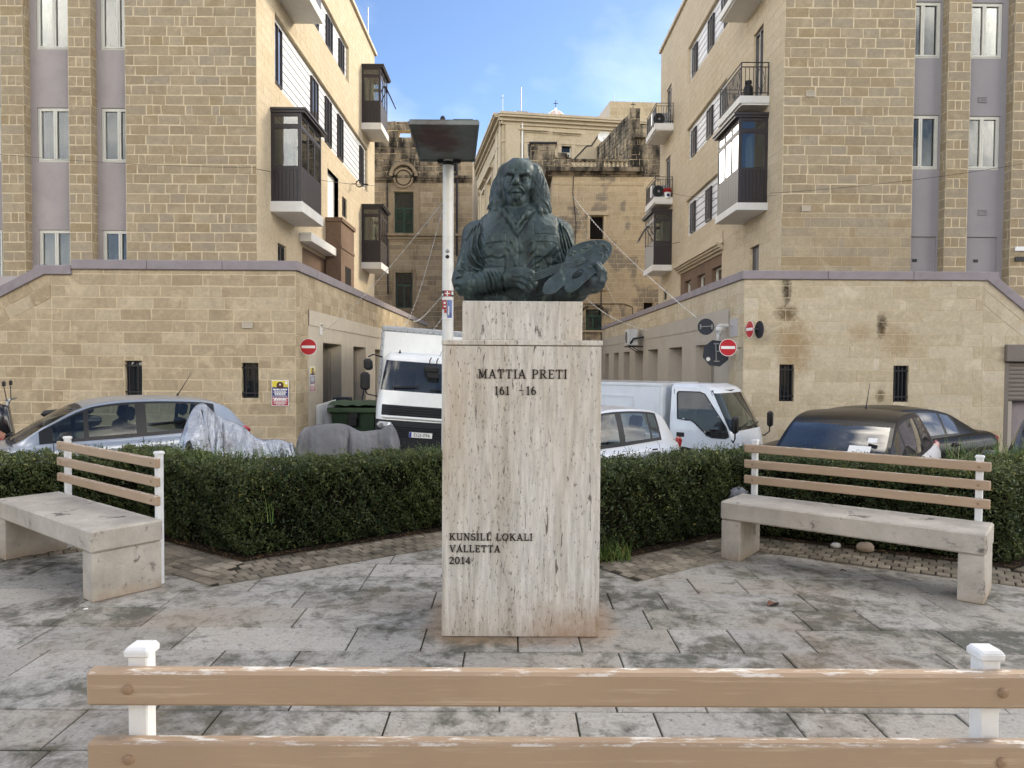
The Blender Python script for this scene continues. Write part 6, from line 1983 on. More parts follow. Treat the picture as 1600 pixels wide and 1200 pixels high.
hb = car('white hatchback with a black roof and papers on its windscreen, behind the right bench', 'car', loc_from((pt.x, pt.y), f3, .95, .0, -.50), f3, BW, WHITEP, BLACKC, CGLASSD, mirror=BLACKC)
SED = dict(L=4.75, W=1.82, body=[(0, .50, .50, .62), (.06, .60, .68, .80), (.2, .66, .80, .92), (.6, .76, .86, .985), (1.2, .86, .88, 1), (1.6, .90, .90, 1), (2.6, .93, .91, 1), (3.4, .97, .90, 1), (4.0, 1.0, .86, .99), (4.5, 1.0, .84, .95), (4.66, .93, .80, .90), (4.75, .62, .70, .82)],
           top=[(1.15, .87, .72), (1.5, 1.08, .74), (1.95, 1.33, .68), (2.3, 1.40, .67), (2.75, 1.42, .66), (3.2, 1.40, .65), (3.6, 1.32, .66), (3.95, 1.16, .70), (4.3, 1.0, .76)], ws=1.95, rs=3.45,
           win=[(1.55, 1.95), (2.0, 2.55), (2.72, 3.25), (3.32, 3.62)], seats=[2.3, 3.2], axles=[.85, 3.75], seams=[1.6, 2.66, 3.5], handles=[2.5, 3.38], tl=.86, tl_h=.11, tl_in=.12, rwb=.86)
f4 = fwd(24)
pt = W(1553, 690, 13.2)
car('black saloon parked close to the right terrace wall, tail towards the roller shutter', 'car', loc_from((pt.x, pt.y), f4, 4.7, -.7, -.56), f4, SED, BLACKC, None, CGLASSD, mirror=BLACKC)
f5 = fwd(52)
car('dark blue car behind the tall grass at the right edge, barely in view', 'car', loc_from((W(1588, 700, 8.6).x + .42, 8.6), f5, .0, .2, -.62), f5, dict(HATCH), BLUEC)
f6 = fwd(35)
car('red car at the far left edge behind the silver blue hatchback, barely in view', 'car', loc_from((W(9, 690, 12.5).x, 12.5), f6, 3.98, .6, -.62), f6, dict(HATCH), REDC)
# papers and mirror charm of the black roofed hatchback
th_ = hb.rotation_euler.z
mb = MB()
def tpw(x, y, dz=.05):
    Tn = catmull(BW['top'], 6); z = np.interp(x, [p[0] for p in Tn], [p[1] for p in Tn]); return Vector((x - .045, y, z + dz))
for (x, y, w, h) in ((1.02, -.46, .24, .11), (1.2, -.50, .10, .08)):
    a = tpw(x, y); b_ = tpw(x, y + w); c = tpw(x + h, y + w + .0); d = tpw(x + h, y); mb.add([a, b_, c, d, *[v + Vector((0, 0, .004)) for v in (a, b_, c, d)]], [[3, 2, 1, 0], [4, 5, 6, 7], [0, 1, 5, 4], [1, 2, 6, 5], [2, 3, 7, 6], [3, 0, 4, 7]])
mb.build('parking_ticket', PLATEW, hb, world=False)

# ---- panel with a shaped window (vertices near the outline are pulled onto it)
def holed(mb_body, mb_glass, fn, u0, u1, v0, v1, poly, nu=26, nv=26, flip=False, mbm=0):
    def near(p):
        best = None
        for i in range(len(poly)):
            a = Vector(poly[i]); b = Vector(poly[(i + 1) % len(poly)]); w = b - a; t_ = max(0, min(1, (Vector(p) - a).dot(w) / w.length_squared)); q = a + w * t_
            d = (Vector(p) - q).length
            if best is None or d < best[0]: best = (d, q)
        return best
    def inside(p):
        c = False; n = len(poly)
        for i in range(n):
            x1, y1 = poly[i]; x2, y2 = poly[(i + 1) % n]
            if (y1 > p[1]) != (y2 > p[1]) and p[0] < (x2 - x1) * (p[1] - y1) / (y2 - y1) + x1: c = not c
        return c
    du = (u1 - u0) / nu; dv = (v1 - v0) / nv; G = []
    for i in range(nu + 1):
        row = []
        for j in range(nv + 1):
            p = (u0 + du * i, v0 + dv * j); d, q = near(p)
            if d < .55 * min(du, dv) * 1.0 and 0 < i < nu and 0 < j < nv: p = (q.x, q.y)
            row.append(p)
        G.append(row)
    for i in range(nu):
        for j in range(nv):
            ps = [G[i][j], G[i + 1][j], G[i + 1][j + 1], G[i][j + 1]]
            c = (sum(p[0] for p in ps) / 4, sum(p[1] for p in ps) / 4)
            vs = [fn(*p) for p in ps]
            if flip: vs = vs[::-1]
            (mb_glass if inside(c) else mb_body).add(vs, [[0, 1, 2, 3]], mbm if not inside(c) else 0)
def text_obj(txt, size, mat, parent, mtx, name='lettering', ext=.001, align='CENTER'):
    cu = bpy.data.curves.new(name, 'FONT'); cu.body = txt; cu.size = size; cu.extrude = ext; cu.align_x = align; cu.align_y = 'CENTER'; cu.resolution_u = 3
    o = bpy.data.objects.new(name, cu); COL.objects.link(o)
    dg = bpy.context.evaluated_depsgraph_get(); me = bpy.data.meshes.new_from_object(o.evaluated_get(dg))
    bpy.data.objects.remove(o)
    me.transform(mtx); me.materials.clear(); me.materials.append(mat)
    r_ = bpy.data.objects.new(name, me); COL.objects.link(r_); r_.parent = parent
    return r_
INK = pm('black_ink', c3(22, 22, 24), .6)
FACE_Y = Matrix(((1, 0, 0, 0), (0, 0, -1, 0), (0, 1, 0, 0), (0, 0, 0, 1)))   # text plane facing -Y

# ---- large white box truck, nose to the camera (local: x across, y backwards, z up)
TRW = paint('truck_white', c3(222, 224, 222), 0, .35, .14)
ALU = pm('aluminium_edge', c3(170, 174, 178), .4, .7, .06, 6)
tp_ = W(653, 600, 16.6)
TK = thing('box_truck', 'large white box truck facing the camera, parked behind the green wheelie bin', 'truck', (tp_.x, 16.6, -.70), R(4))
TK.rotation_euler = (0, R(4.0), R(4))
hwT = 1.05
rowsT = [(.30, .02, .98), (.60, -.02, 1.0), (.96, -.02, 1.0), (1.06, .0, 1.0), (1.30, .02, 1.0), (1.62, .07, .985), (1.66, .08, .98), (2.0, .17, .95), (2.30, .26, .91), (2.34, .28, .90), (2.44, .36, .86), (2.50, .55, .80)]
plan = [(-1, 1.62), (-1, 1.2), (-1, .7), (-1, .34), (-.985, .2), (-.94, .10), (-.86, .05), (-.6, .018), (0, 0), (.6, .018), (.86, .05), (.94, .10), (.985, .2), (1, .34), (1, .7), (1, 1.2), (1, 1.62)]
G = [[Vector((hwT * k * x, y0 + y * (1.0 if y > .5 else 1.0), z)) for x, y in plan] for z, y0, k in rowsT]
cb = MB(); ws = MB(); sd = MB(); dk_ = MB(); bar_ = MB()
for i in range(len(G) - 1):
    zm = (rowsT[i][0] + rowsT[i + 1][0]) / 2
    for j in range(len(plan) - 1):
        q = [G[i][j], G[i][j + 1], G[i + 1][j + 1], G[i + 1][j]]
        if 1.64 < zm < 2.31 and 5 <= j <= 10: ws.add(q, [[0, 1, 2, 3]])
        elif 1.64 < zm < 2.31 and j in (1, 2, 13, 14): sd.add(q, [[0, 1, 2, 3]])
        elif 1.06 < zm < 1.3 and 6 <= j <= 9: dk_.add(q, [[0, 1, 2, 3]])
        elif zm < .96: bar_.add(q, [[0, 1, 2, 3]])
        else: cb.add(q, [[0, 1, 2, 3]])
cb.add(G[-1], [list(range(len(plan)))]); cb.add([Vector((-hwT, 1.62, .5)), Vector((hwT, 1.62, .5)), Vector((hwT * .8, 1.62 + .5, 2.5)), Vector((-hwT * .8, 1.62 + .5, 2.5))], [[0, 1, 2, 3]])
cb.build('cab', TRW, TK, smooth='auto', world=False)
ws.build('windscreen', glass_mat('truck_windscreen', (.8, .86, .86), .4, refl=1.1), TK, smooth=True, world=False); sd.build('side_window', CGLASSD, TK, world=False)
DKP = pm('dark_grey_plastic', c3(36, 38, 42), .6, 0, .1, 6, .1, 40, .35)
g_ = dk_.build('grille', DKP, TK, world=False)
for k in range(4):
    mb = MB(); z = 1.09 + k * .055; mb.box(-.8, -.03 + .01 * k * .3, z, .8, .01, z + .022); mb.build('grille_bar', DKP, g_, world=False)
bm = bar_.build('bumper', DKP, TK, smooth='auto', world=False)
for k in range(5):
    mb = MB(); z = .62 + k * .05; mb.box(-.62, -.05, z, .45, -.0, z + .018); mb.build('bumper_slat', DKP, bm, world=False)
mb = MB(); mb.box(-.9, -.06, 1.0, .9, .0, 1.055, ch=.02); mb.build('white_bar', TRW, TK, world=False)
for s_ in (-1, 1):
    mb = MB(); mb.cbox(Vector((s_ * .80, -.01, .84)), Vector((1, .25 * s_, 0)).normalized(), Vector((-.25 * s_, 1, 0)).normalized(), Vector((0, 0, 1)), .19, .07, .075, .06); h_ = mb.build('headlight', LAMPC, TK, smooth='auto', world=False)
    mb = MB(); mb.disc((s_ * .80 - .07, -.075, .84), (0, 1, 0), .045, .02, 16); mb.disc((s_ * .80 + .06, -.075, .84), (0, 1, 0), .045, .02, 16); mb.build('lamp_bowl', RIM, h_, world=False)
    # mirrors on arms
    mb = MB()
    mb.tube([(s_ * 1.0, .3, 2.36), (s_ * 1.18, .1, 2.40), (s_ * 1.28, .06, 2.34)], .016, 6); mb.tube([(s_ * 1.02, .3, 1.45), (s_ * 1.25, .1, 1.5), (s_ * 1.3, .06, 1.6)], .016, 6)
    m_ = mb.build('mirror_arm', BLACKP, TK, world=False)
    mb = MB(); mb.cbox(Vector((s_ * 1.27, .05, 2.17)), Vector((1, 0, 0)), Vector((0, 1, 0)), Vector((.12 * s_, 0, 1)).normalized(), .10, .07, .13, .05); mb.cbox(Vector((s_ * 1.31, .05, 1.79)), Vector((1, 0, 0)), Vector((0, 1, 0)), Vector((.06 * s_, 0, 1)).normalized(), .105, .08, .2, .05); mb.build('mirror', BLACKP, m_, smooth='auto', world=False)
    w = MB(); w.disc((s_ * .86, .95, .42), (1, 0, 0), .42, .26, 28); w.build('wheel', TYRE, TK, smooth='auto', world=False)
    w = MB(); w.disc((s_ * .86, 5.0, .42), (1, 0, 0), .42, .5, 28); w.build('wheel', TYRE, TK, smooth='auto', world=False)
mb = MB(); mb.tube([(.12, .24, 2.42), (.1, .08, 2.36), (.1, .02, 2.2)], .014, 6); mb.tube([(.28, .24, 2.42), (.26, .08, 2.36), (.26, .02, 2.2)], .014, 6); mb.cbox(Vector((.15, .0, 2.16)), Vector((1, 0, 0)), Vector((0, 1, 0)), Vector((0, 0, 1)), .17, .05, .075, .03); mb.cbox(Vector((.2, .0, 2.03)), Vector((1, 0, 0)), Vector((0, 1, 0)), Vector((0, 0, 1)), .15, .05, .085, .03)
mb.build('front_mirror', BLACKP, TK, smooth='auto', world=False)
mb = MB()
for a, b_ in (((-.7, .04, 1.69), (-.1, -.01, 1.76)), ((.15, -.01, 1.69), (.75, .03, 1.76))): mb.bar(a, b_, .02, .03)
mb.tube([(.3, .5, 2.48), (.42, .5, 2.78)], .006, 5); mb.tube([(-.62, .5, 2.48), (-.62, .5, 2.56)], [.03, .004], 6)
mb.build('wiper', TRIM, TK, world=False)
pl8 = MB(); pl8.box(.02 - .26, -.055, .60, .02 + .26, -.03, .72, ch=.004); po = pl8.build('number_plate', PLATEW, TK, world=False)
text_obj('EGS-096', .105, INK, po, Matrix.Translation((.045, -.057, .66)) @ FACE_Y, 'plate_text')
mb = MB(); mb.box(-.235, -.0575, .605, -.185, -.0555, .715); mb.build('plate_band', pm('plate_blue', c3(40, 60, 140), .5), po, world=False)
bx0 = MB(); bx0.box(-1.18, 1.8, .95, 1.18, 6.6, 3.08); B_ = bx0.build('cargo_box', TRW, TK, world=False)
mb = MB()
mb.box(-1.21, 1.77, 3.0, 1.21, 1.86, 3.14, ch=.03); mb.box(-1.215, 1.772, .95, -1.13, 1.86, 3.0, ch=.02); mb.box(1.13, 1.772, .95, 1.215, 1.86, 3.0, ch=.02)
for s_ in (-1, 1): mb.box(s_ * 1.2 - .03, 1.9, 3.04, s_ * 1.2 + .03, 6.6, 3.13, ch=.02)
mb.build('edge_trim', ALU, B_, world=False)
mb = MB()
for k in range(14): mb.ball((-1.05 + k * .16, 1.768, 3.03), .012, .008, .012, 6, 4)
for k in range(12): mb.ball((-1.17, 1.768, 1.1 + k * .155), .012, .008, .012, 6, 4)
mb.build('rivets', DKP, B_, world=False)['kind'] = 'stuff'
mb = MB(); mb.box(-.5, 1.6, .6, .5, 6.5, .9); mb.box(-.75, .3, .36, .75, 1.5, .6); mb.build('chassis', DKP, TK, world=False)
mb = MB(); mb.box(-.95, .9, 1.0, .95, 1.5, 1.5, ch=.05); mb.box(-.9, .35, 1.3, .9, .6, 1.6, ch=.05)
for y in (-.5, .5): mb.box(y - .25, 1.0, 1.3, y + .25, 1.2, 2.1, ch=.05)
mb.build('interior', SEAT, TK, world=False)

# ---- small white cab-over truck seen from its left front
IZ = paint('small_truck_white', c3(214, 220, 226), 0, .4, .16)
ca = W(1146, 640, 14.2)
hd = R(37)     # nose points to +X and a bit to the camera: forward = (cos, -sin)
fwd_i = Vector((math.cos(hd), -math.sin(hd), 0))
# local: x across (+x = camera side), y backwards
IT = thing('cab_over_truck', 'small white cab over truck with a white box body parked by the right terrace corner', 'truck', (0, 0, 0), 0)
ez = math.atan2(-fwd_i.x, fwd_i.y) + math.pi       # local +Y -> -forward
IT.rotation_euler = (0, 0, math.atan2(-(-fwd_i).x, (-fwd_i).y))
rot = IT.rotation_euler.to_matrix()
cam_side = 1 if (rot @ Vector((1, 0, 0))).y < 0 else -1
IT.location = Vector((ca.x, ca.y, -.92)) - rot @ Vector((cam_side * .84, .10, 0))
hwI = .84
rowsI = [(.42, .03, 1.0), (.75, .0, 1.0), (1.02, .02, 1.0), (1.22, .07, .995), (1.26, .09, .99), (1.6, .26, .96), (1.95, .44, .915), (1.99, .47, .91), (2.06, .56, .90), (2.12, .75, .84)]
planI = [(-.97, .10), (-.90, .04), (-.6, .012), (0, 0), (.6, .012), (.90, .04), (.97, .10)]
cb = MB(); ws = MB()
G = [[Vector((hwI * k * x, y0 + y, z)) for x, y in planI] for z, y0, k in rowsI]
for i in range(len(G) - 1):
    zm = (rowsI[i][0] + rowsI[i + 1][0]) / 2
    for j in range(len(planI) - 1):
        q = [G[i][j], G[i][j + 1], G[i + 1][j + 1], G[i + 1][j]]
        (ws if (1.23 < zm < 1.96 and 0 <= j <= 5) else cb).add(q, [[0, 1, 2, 3]])
def side_fn(sg):
    zs = [r_[0] for r_ in rowsI]
    def fn(y, z):
        k = np.interp(z, zs, [r_[2] for r_ in rowsI]); yf = np.interp(z, zs, [r_[1] for r_ in rowsI]) + .10
        return Vector((sg * hwI * (k if y > .0 else k), yf + (1.42 - yf) * y, z))
    return fn
gl = {}
TSG = glass_mat('dim_side_glass', (.6, .62, .62), .08, .03, (.012, .013, .015), .6)
wpoly = [(.86, 1.42), (.86, 1.93), (.82, 1.97), (.30, 1.97), (.20, 1.93), (.03, 1.30), (.03, 1.13), (.08, 1.08), (.30, 1.08), (.38, 1.12), (.56, 1.36), (.62, 1.40)]
for sg in (-1, 1):
    g = MB(); holed(cb, g, side_fn(sg), 0, 1, .42, 2.06, wpoly, 30, 34, flip=sg < 0); gl[sg] = g
# front corner strips join front and sides
for sg, j in ((-1, 0), (1, -1)):
    for i in range(len(G) - 1):
        a, b_ = G[i][j], G[i + 1][j]; f_ = side_fn(sg); c, d = f_(0, rowsI[i + 1][0]), f_(0, rowsI[i][0]); cb.add([a, b_, c, d], [[0, 1, 2, 3]])
tpr = [Vector((hwI * .90 * x, .56 + y, 2.06)) for x, y in planI]
cb.grid([[Vector((-hwI * .905, 1.42, 2.06)), Vector((-hwI * .8, 1.40, 2.12)), Vector((hwI * .8, 1.40, 2.12)), Vector((hwI * .905, 1.42, 2.06))],
         [Vector((-hwI * .905, .66, 2.06)), Vector((-hwI * .8, .80, 2.12)), Vector((hwI * .8, .80, 2.12)), Vector((hwI * .905, .66, 2.06))],
         [Vector((-hwI * .87, .66, 2.06)), Vector((-hwI * .7, .60, 2.075)), Vector((hwI * .7, .60, 2.075)), Vector((hwI * .87, .66, 2.06))]])
cb.add([Vector((-hwI, 1.42, .42)), Vector((hwI, 1.42, .42)), Vector((hwI, 1.42, 1.3)), Vector((-hwI, 1.42, 1.3))], [[0, 1, 2, 3]])
cb.add([Vector((-hwI, 1.42, 1.3)), Vector((-.45, 1.42, 1.3)), Vector((-.45, 1.42, 2.06)), Vector((-hwI * .9, 1.42, 2.06))], [[0, 1, 2, 3]]); cb.add([Vector((.45, 1.42, 1.3)), Vector((hwI, 1.42, 1.3)), Vector((hwI * .9, 1.42, 2.06)), Vector((.45, 1.42, 2.06))], [[0, 1, 2, 3]])
cb.add([Vector((-.45, 1.42, 1.85)), Vector((.45, 1.42, 1.85)), Vector((.45, 1.42, 2.06)), Vector((-.45, 1.42, 2.06))], [[0, 1, 2, 3]])
cb.build('cab', IZ, IT, smooth='auto', world=False)
ws.build('windscreen', CGLASS, IT, smooth=True, world=False)
for sg in (-1, 1): gl[sg].build('side_window', TSG if sg == cam_side else CGLASS, IT, world=False)
mb = MB()
for sg in (-1, 1):
    f_ = side_fn(sg); P_ = [f_(*p) for p in wpoly]
    for a, b_ in zip(P_, P_[1:] + P_[:1]): mb.bar(a, b_, .02, .03, (1, 0, 0))
P_ = [G[4][0], G[4][3], G[4][-1], G[7][-1], G[7][3], G[7][0]]
for a, b_ in zip(P_, P_[1:] + P_[:1]): mb.bar(a + Vector((0, -.004, 0)), b_ + Vector((0, -.004, 0)), .035, .02, (0, 1, 0))
mb.build('window_rubber', TRIM, IT, world=False)
mb = MB()
for sg in (-1, 1):
    f_ = side_fn(sg)
    for (a, b_) in (((.0, .44), (.0, 2.0)), ((.93, .6), (.93, 2.02)), ((.0, .82), (.93, .84))): mb.bar(f_(*a) + Vector((sg * .002, 0, 0)), f_(*b_) + Vector((sg * .002, 0, 0)), .010, .008, (1, 0, 0))
mb.build('door_seam', TRIM, IT, world=False)
for sg in (-1, 1):
    f_ = side_fn(sg); c = f_(.82, 1.10)
    mb = MB(); mb.cbox(c, Vector((0, 1, 0)), Vector((0, 0, 1)), Vector((1, 0, 0)), .085, .045, .012, .01); mb.build('door_handle', TRIM, IT, world=False)
    mb = MB(); c = Vector((sg * (hwI - .07), .045, .66)); mb.cbox(c, Vector((1, .3 * sg, 0)).normalized(), Vector((-.3 * sg, 1, 0)).normalized(), Vector((0, 0, 1)), .15, .07, .19, .05); h_ = mb.build('headlight', LAMPC, IT, smooth='auto', world=False)
    mb = MB()
    for k in range(3): mb.disc(c + Vector((-.02 * sg, -.07, .1 - .1 * k)), (0, 1, 0), .038, .02, 14)
    mb.build('lamp_bowl', RIM, h_, world=False)
    mb = MB(); f0 = f_(.0, 1.05); m0 = f0 + Vector((sg * .20, -.14, .32)); mb.tube([f0, f0 + Vector((sg * .08, -.06, -.03)), f0 + Vector((sg * .18, -.13, .05)), m0 + Vector((0, 0, -.12))], .014, 6)
    m_ = mb.build('mirror_arm', BLACKP, IT, world=False)
    mb = MB(); mb.cbox(m0, Vector((1, 0, 0)), Vector((0, 1, 0)), Vector((0, 0, 1)), .085, .055, .165, .04); mb.build('mirror', BLACKP, m_, smooth='auto', world=False)
    w = MB(); w.disc((sg * .70, 1.12, .36), (1, 0, 0), .36, .22, 28); w.build('wheel', TYRE, IT, smooth='auto', world=False)
    w = MB(); w.disc((sg * .70, 3.6, .36), (1, 0, 0), .36, .22, 28); w.build('wheel', TYRE, IT, smooth='auto', world=False)
    ar = MB(); ar.disc((sg * (hwI + .001), 1.12, .40), (1, 0, 0), .46, .012, 30); ar.build('wheel_arch', TRIM, IT, world=False)
mb = MB(); mb.box(-hwI * .98, -.03, .40, hwI * .98, .06, .52, ch=.02); mb.build('bumper', IZ, IT, world=False)
mb = MB(); mb.bar((-.6, .05, 1.25), (-.05, .10, 1.33), .02, .02); mb.bar((.05, .05, 1.25), (.6, .10, 1.33), .02, .02); mb.build('wiper', TRIM, IT, world=False)
mb = MB(); mb.box(-.78, .95, .62, .78, 1.35, 1.0, ch=.05); mb.box(-.8, .22, .9, .8, .42, 1.18, ch=.05)
for y in (-.42, .42): mb.box(y - .22, 1.15, .95, y + .22, 1.3, 1.62, ch=.05); mb.box(y - .12, 1.18, 1.64, y + .12, 1.28, 1.84, ch=.04)
mb.ring(Vector((cam_side * -.4, .55, 1.2)), (0, -.8, .6), .17, .2, .03, 20)
mb.build('interior', TRIM, IT, world=False)
mb = MB(); mb.box(-.92, 1.56, .74, .92, 5.2, 2.10, ch=.012); B_ = mb.build('cargo_box', IZ, IT, world=False)
mb = MB(); mb.box(-.935, 1.55, 2.06, .935, 5.22, 2.13, ch=.012)
for sg in (-1, 1): mb.box(sg * .93 - .012, 1.60, .74, sg * .93 + .012, 1.72, 2.055); mb.box(sg * .928 - .006, 2.2, .98, sg * .928 + .006, 2.23, 1.86); mb.box(sg * .928 - .006, 2.23, 1.83, sg * .928 + .006, 5.0, 1.86)
mb.build('edge_trim', PEARL, B_, world=False)
mb = MB(); mb.box(-.4, .5, .42, .4, 5.2, .72); mb.build('chassis', DKP, IT, world=False)
# ------------------------------------------------------------------ bronze bust, sculpted as a distance field
KB = .0009
YC = BY0 + .33
ZB = zblk
XB = W(815, 470, YC - .15).x
X_ = lambda zx: (zx - 555) * KB
Z_ = lambda zy: (1108 - zy) * KB
VX = .0036
gx = np.arange(-.46, .60, VX, dtype=np.float32); gy = np.arange(-.40, .26, VX, dtype=np.float32); gz = np.arange(-.012, .945, VX, dtype=np.float32)
class Field:
    def __init__(s, gx, gy, gz):
        s.gx, s.gy, s.gz = gx, gy, gz
        s.d = np.full((len(gx), len(gy), len(gz)), .08, np.float32)
    def _box(s, lo, hi):
        sl = []
        for g, a, b in zip((s.gx, s.gy, s.gz), lo, hi):
            i = max(0, int(np.searchsorted(g, a)) - 1); j = min(len(g), int(np.searchsorted(g, b)) + 1); sl.append(slice(i, max(i, j)))
        return tuple(sl)
    def _apply(s, sl, d, k, sub):
        c = s.d[sl]
        if d.size == 0: return
        if sub:
            d = -d
            h = np.clip(.5 - .5 * (c - d) / k, 0, 1); s.d[sl] = c * (1 - h) + d * h + k * h * (1 - h)
        else:
            h = np.clip(.5 + .5 * (c - d) / k, 0, 1); s.d[sl] = c * (1 - h) + d * h - k * h * (1 - h)
    def cone(s, a, b, r0, r1, k=.02, sub=False):
        a = np.array(a, np.float32); b = np.array(b, np.float32); m = max(r0, r1) + .07
        sl = s._box(np.minimum(a, b) - m, np.maximum(a, b) + m)
        x = s.gx[sl[0]][:, None, None] - a[0]; y = s.gy[sl[1]][None, :, None] - a[1]; z = s.gz[sl[2]][None, None, :] - a[2]
        v = b - a; L2 = float(v @ v) + 1e-12
        t = np.clip((x * v[0] + y * v[1] + z * v[2]) / L2, 0, 1)
        d = np.sqrt((x - t * v[0]) ** 2 + (y - t * v[1]) ** 2 + (z - t * v[2]) ** 2) - (r0 + (r1 - r0) * t)
        s._apply(sl, d.astype(np.float32), k, sub)
    def chain(s, pts, rs, k=.02, sub=False):
        for i in range(len(pts) - 1): s.cone(pts[i], pts[i + 1], rs[i], rs[i + 1], k, sub)
    def ell(s, c, r, k=.03, sub=False, rot=0.0):
        c = np.array(c, np.float32); r = np.array(r, np.float32); m = float(r.max()) + .07
        sl = s._box(c - m, c + m)
        x = s.gx[sl[0]][:, None, None] - c[0]; y = s.gy[sl[1]][None, :, None] - c[1]; z = s.gz[sl[2]][None, None, :] - c[2]
        if rot: cs, sn = math.cos(rot), math.sin(rot); x, z = x * cs + z * sn, -x * sn + z * cs
        k0 = np.sqrt((x / r[0]) ** 2 + (y / r[1]) ** 2 + (z / r[2]) ** 2); k1 = np.sqrt((x / r[0] ** 2) ** 2 + (y / r[1] ** 2) ** 2 + (z / r[2] ** 2) ** 2) + 1e-6
        s._apply(sl, (k0 * (k0 - 1) / k1).astype(np.float32), k, sub)
    def plane2d(s):
        return s.gx[:, None] / KB + 555, 1108 - s.gz[None, :] / KB
    def emboss(s, poly, w, amp, ymax=.02, fade=None, closed=False):
        """groove (amp>0) or ridge (amp<0) along a line given in front-view units, only on the front half"""
        U, V = s.plane2d(); best = np.full(U.shape[:1] + V.shape[1:], 1e9, np.float32)
        P = list(poly) + ([poly[0]] if closed else [])
        n = len(P) - 1
        for i in range(n):
            a = P[i]; b = P[i + 1]; vx, vy = b[0] - a[0], b[1] - a[1]; L2 = vx * vx + vy * vy + 1e-9
            t = np.clip(((U - a[0]) * vx + (V - a[1]) * vy) / L2, 0, 1)
            d = np.sqrt((U - a[0] - t * vx) ** 2 + (V - a[1] - t * vy) ** 2)
            if fade: 
                tt = (i + t) / n; d = d / np.clip(np.minimum(tt, 1 - tt) * 4 + .15, .15, 1)
            best = np.minimum(best, d)
        e = amp * np.exp(-(best / w) ** 2)
        ix = np.where(np.abs(e).max(1) > 1e-5)[0]; iz = np.where(np.abs(e).max(0) > 1e-5)[0]
        if len(ix) == 0: return
        sx, sz_ = slice(ix[0], ix[-1] + 1), slice(iz[0], iz[-1] + 1)
        jy = int(np.searchsorted(s.gy, ymax)); f = np.clip((ymax - s.gy[:jy]) / .05, 0, 1)
        s.d[sx, :jy, sz_] += (e[sx, sz_][:, None, :] * f[None, :, None]).astype(np.float32)
    def region(s, poly, amp, soft=6, ymax=.03):
        """raise (amp<0) or sink everything inside a front-view outline"""
        U, V = s.plane2d(); U, V = np.broadcast_arrays(U, V); best = np.full(U.shape, 1e9); ins = np.zeros(U.shape, bool); n = len(poly)
        for i in range(n):
            a = poly[i]; b = poly[(i + 1) % n]; vx, vy = b[0] - a[0], b[1] - a[1]; L2 = vx * vx + vy * vy + 1e-9
            t = np.clip(((U - a[0]) * vx + (V - a[1]) * vy) / L2, 0, 1); best = np.minimum(best, np.hypot(U - a[0] - t * vx, V - a[1] - t * vy))
            c = ((a[1] > V) != (b[1] > V)) & (U < (b[0] - a[0]) * (V - a[1]) / ((b[1] - a[1]) or 1e-9) + a[0]); ins ^= c
        e = amp * np.clip(.5 + np.where(ins, best, -best) / (2 * soft), 0, 1)
        jy = int(np.searchsorted(s.gy, ymax)); f = np.clip((ymax - s.gy[:jy]) / .05, 0, 1)
        s.d[:, :jy, :] += (e[:, None, :] * f[None, :, None]).astype(np.float32)
    def mesh(s, name, mat, parent, off):
        D = s.d; nx, ny, nz = D.shape
        ng = D < 0
        cnt = np.zeros((nx - 1, ny - 1, nz - 1), np.uint8)
        for i in (0, 1):
            for j in (0, 1):
                for k in (0, 1): cnt += ng[i:nx - 1 + i, j:ny - 1 + j, k:nz - 1 + k]
        act = (cnt > 0) & (cnt < 8); idx = np.full(act.shape, -1, np.int64); cells = np.argwhere(act); idx[act] = np.arange(len(cells))
        acc = np.zeros((len(cells), 3)); num = np.zeros(len(cells))
        C = [(i, j, k) for i in (0, 1) for j in (0, 1) for k in (0, 1)]
        val = {c: D[cells[:, 0] + c[0], cells[:, 1] + c[1], cells[:, 2] + c[2]] for c in C}
        for a in C:
            for ax in range(3):
                if a[ax] == 0:
                    b = list(a); b[ax] = 1; b = tuple(b); va, vb = val[a], val[b]; m = (va < 0) != (vb < 0)
                    t = np.where(m, va / np.where(m, va - vb, 1), 0)
                    p = np.array(a, float)[None, :] + np.zeros((len(cells), 3)); p[:, ax] += t
                    acc[m] += p[m]; num[m] += 1
        P = (cells + acc / num[:, None])
        co = np.stack([s.gx[0] + P[:, 0] * VX, s.gy[0] + P[:, 1] * VX, s.gz[0] + P[:, 2] * VX], 1) + np.array(off)
        F_ = []
        for ax in range(3):
            sl0 = [slice(None)] * 3; sl1 = [slice(None)] * 3; sl0[ax] = slice(0, -1); sl1[ax] = slice(1, None)
            a = ng[tuple(sl0)]; b = ng[tuple(sl1)]; e = np.argwhere(a != b)
            o1, o2 = (ax + 1) % 3, (ax + 2) % 3
            ok = (e[:, o1] > 0) & (e[:, o2] > 0) & (e[:, o1] < D.shape[o1] - 1) & (e[:, o2] < D.shape[o2] - 1); e = e[ok]
            q = []
            for (p, r_) in ((0, 0), (1, 0), (1, 1), (0, 1)):
                c = e.copy(); c[:, o1] -= p; c[:, o2] -= r_; q.append(idx[c[:, 0], c[:, 1], c[:, 2]])
            q = np.stack(q, 1); fl = a[e[:, 0], e[:, 1], e[:, 2]]
            q[~fl] = q[~fl][:, ::-1]; F_.append(q)
        Fq = np.concatenate(F_); Fq = Fq[(Fq >= 0).all(1)]
        me = bpy.data.meshes.new(name); n = len(Fq)
        me.vertices.add(len(co)); me.vertices.foreach_set('co', co.reshape(-1).astype(np.float32)); me.loops.add(n * 4); me.loops.foreach_set('vertex_index', Fq.reshape(-1).astype(np.int32))
        me.polygons.add(n); me.polygons.foreach_set('loop_start', np.arange(0, n * 4, 4, dtype=np.int32)); me.polygons.foreach_set('use_smooth', np.ones(n, bool))
        me.materials.append(mat); me.update(calc_edges=True); me.validate()
        o = bpy.data.objects.new(name, me); COL.objects.link(o); o.parent = parent
        return o

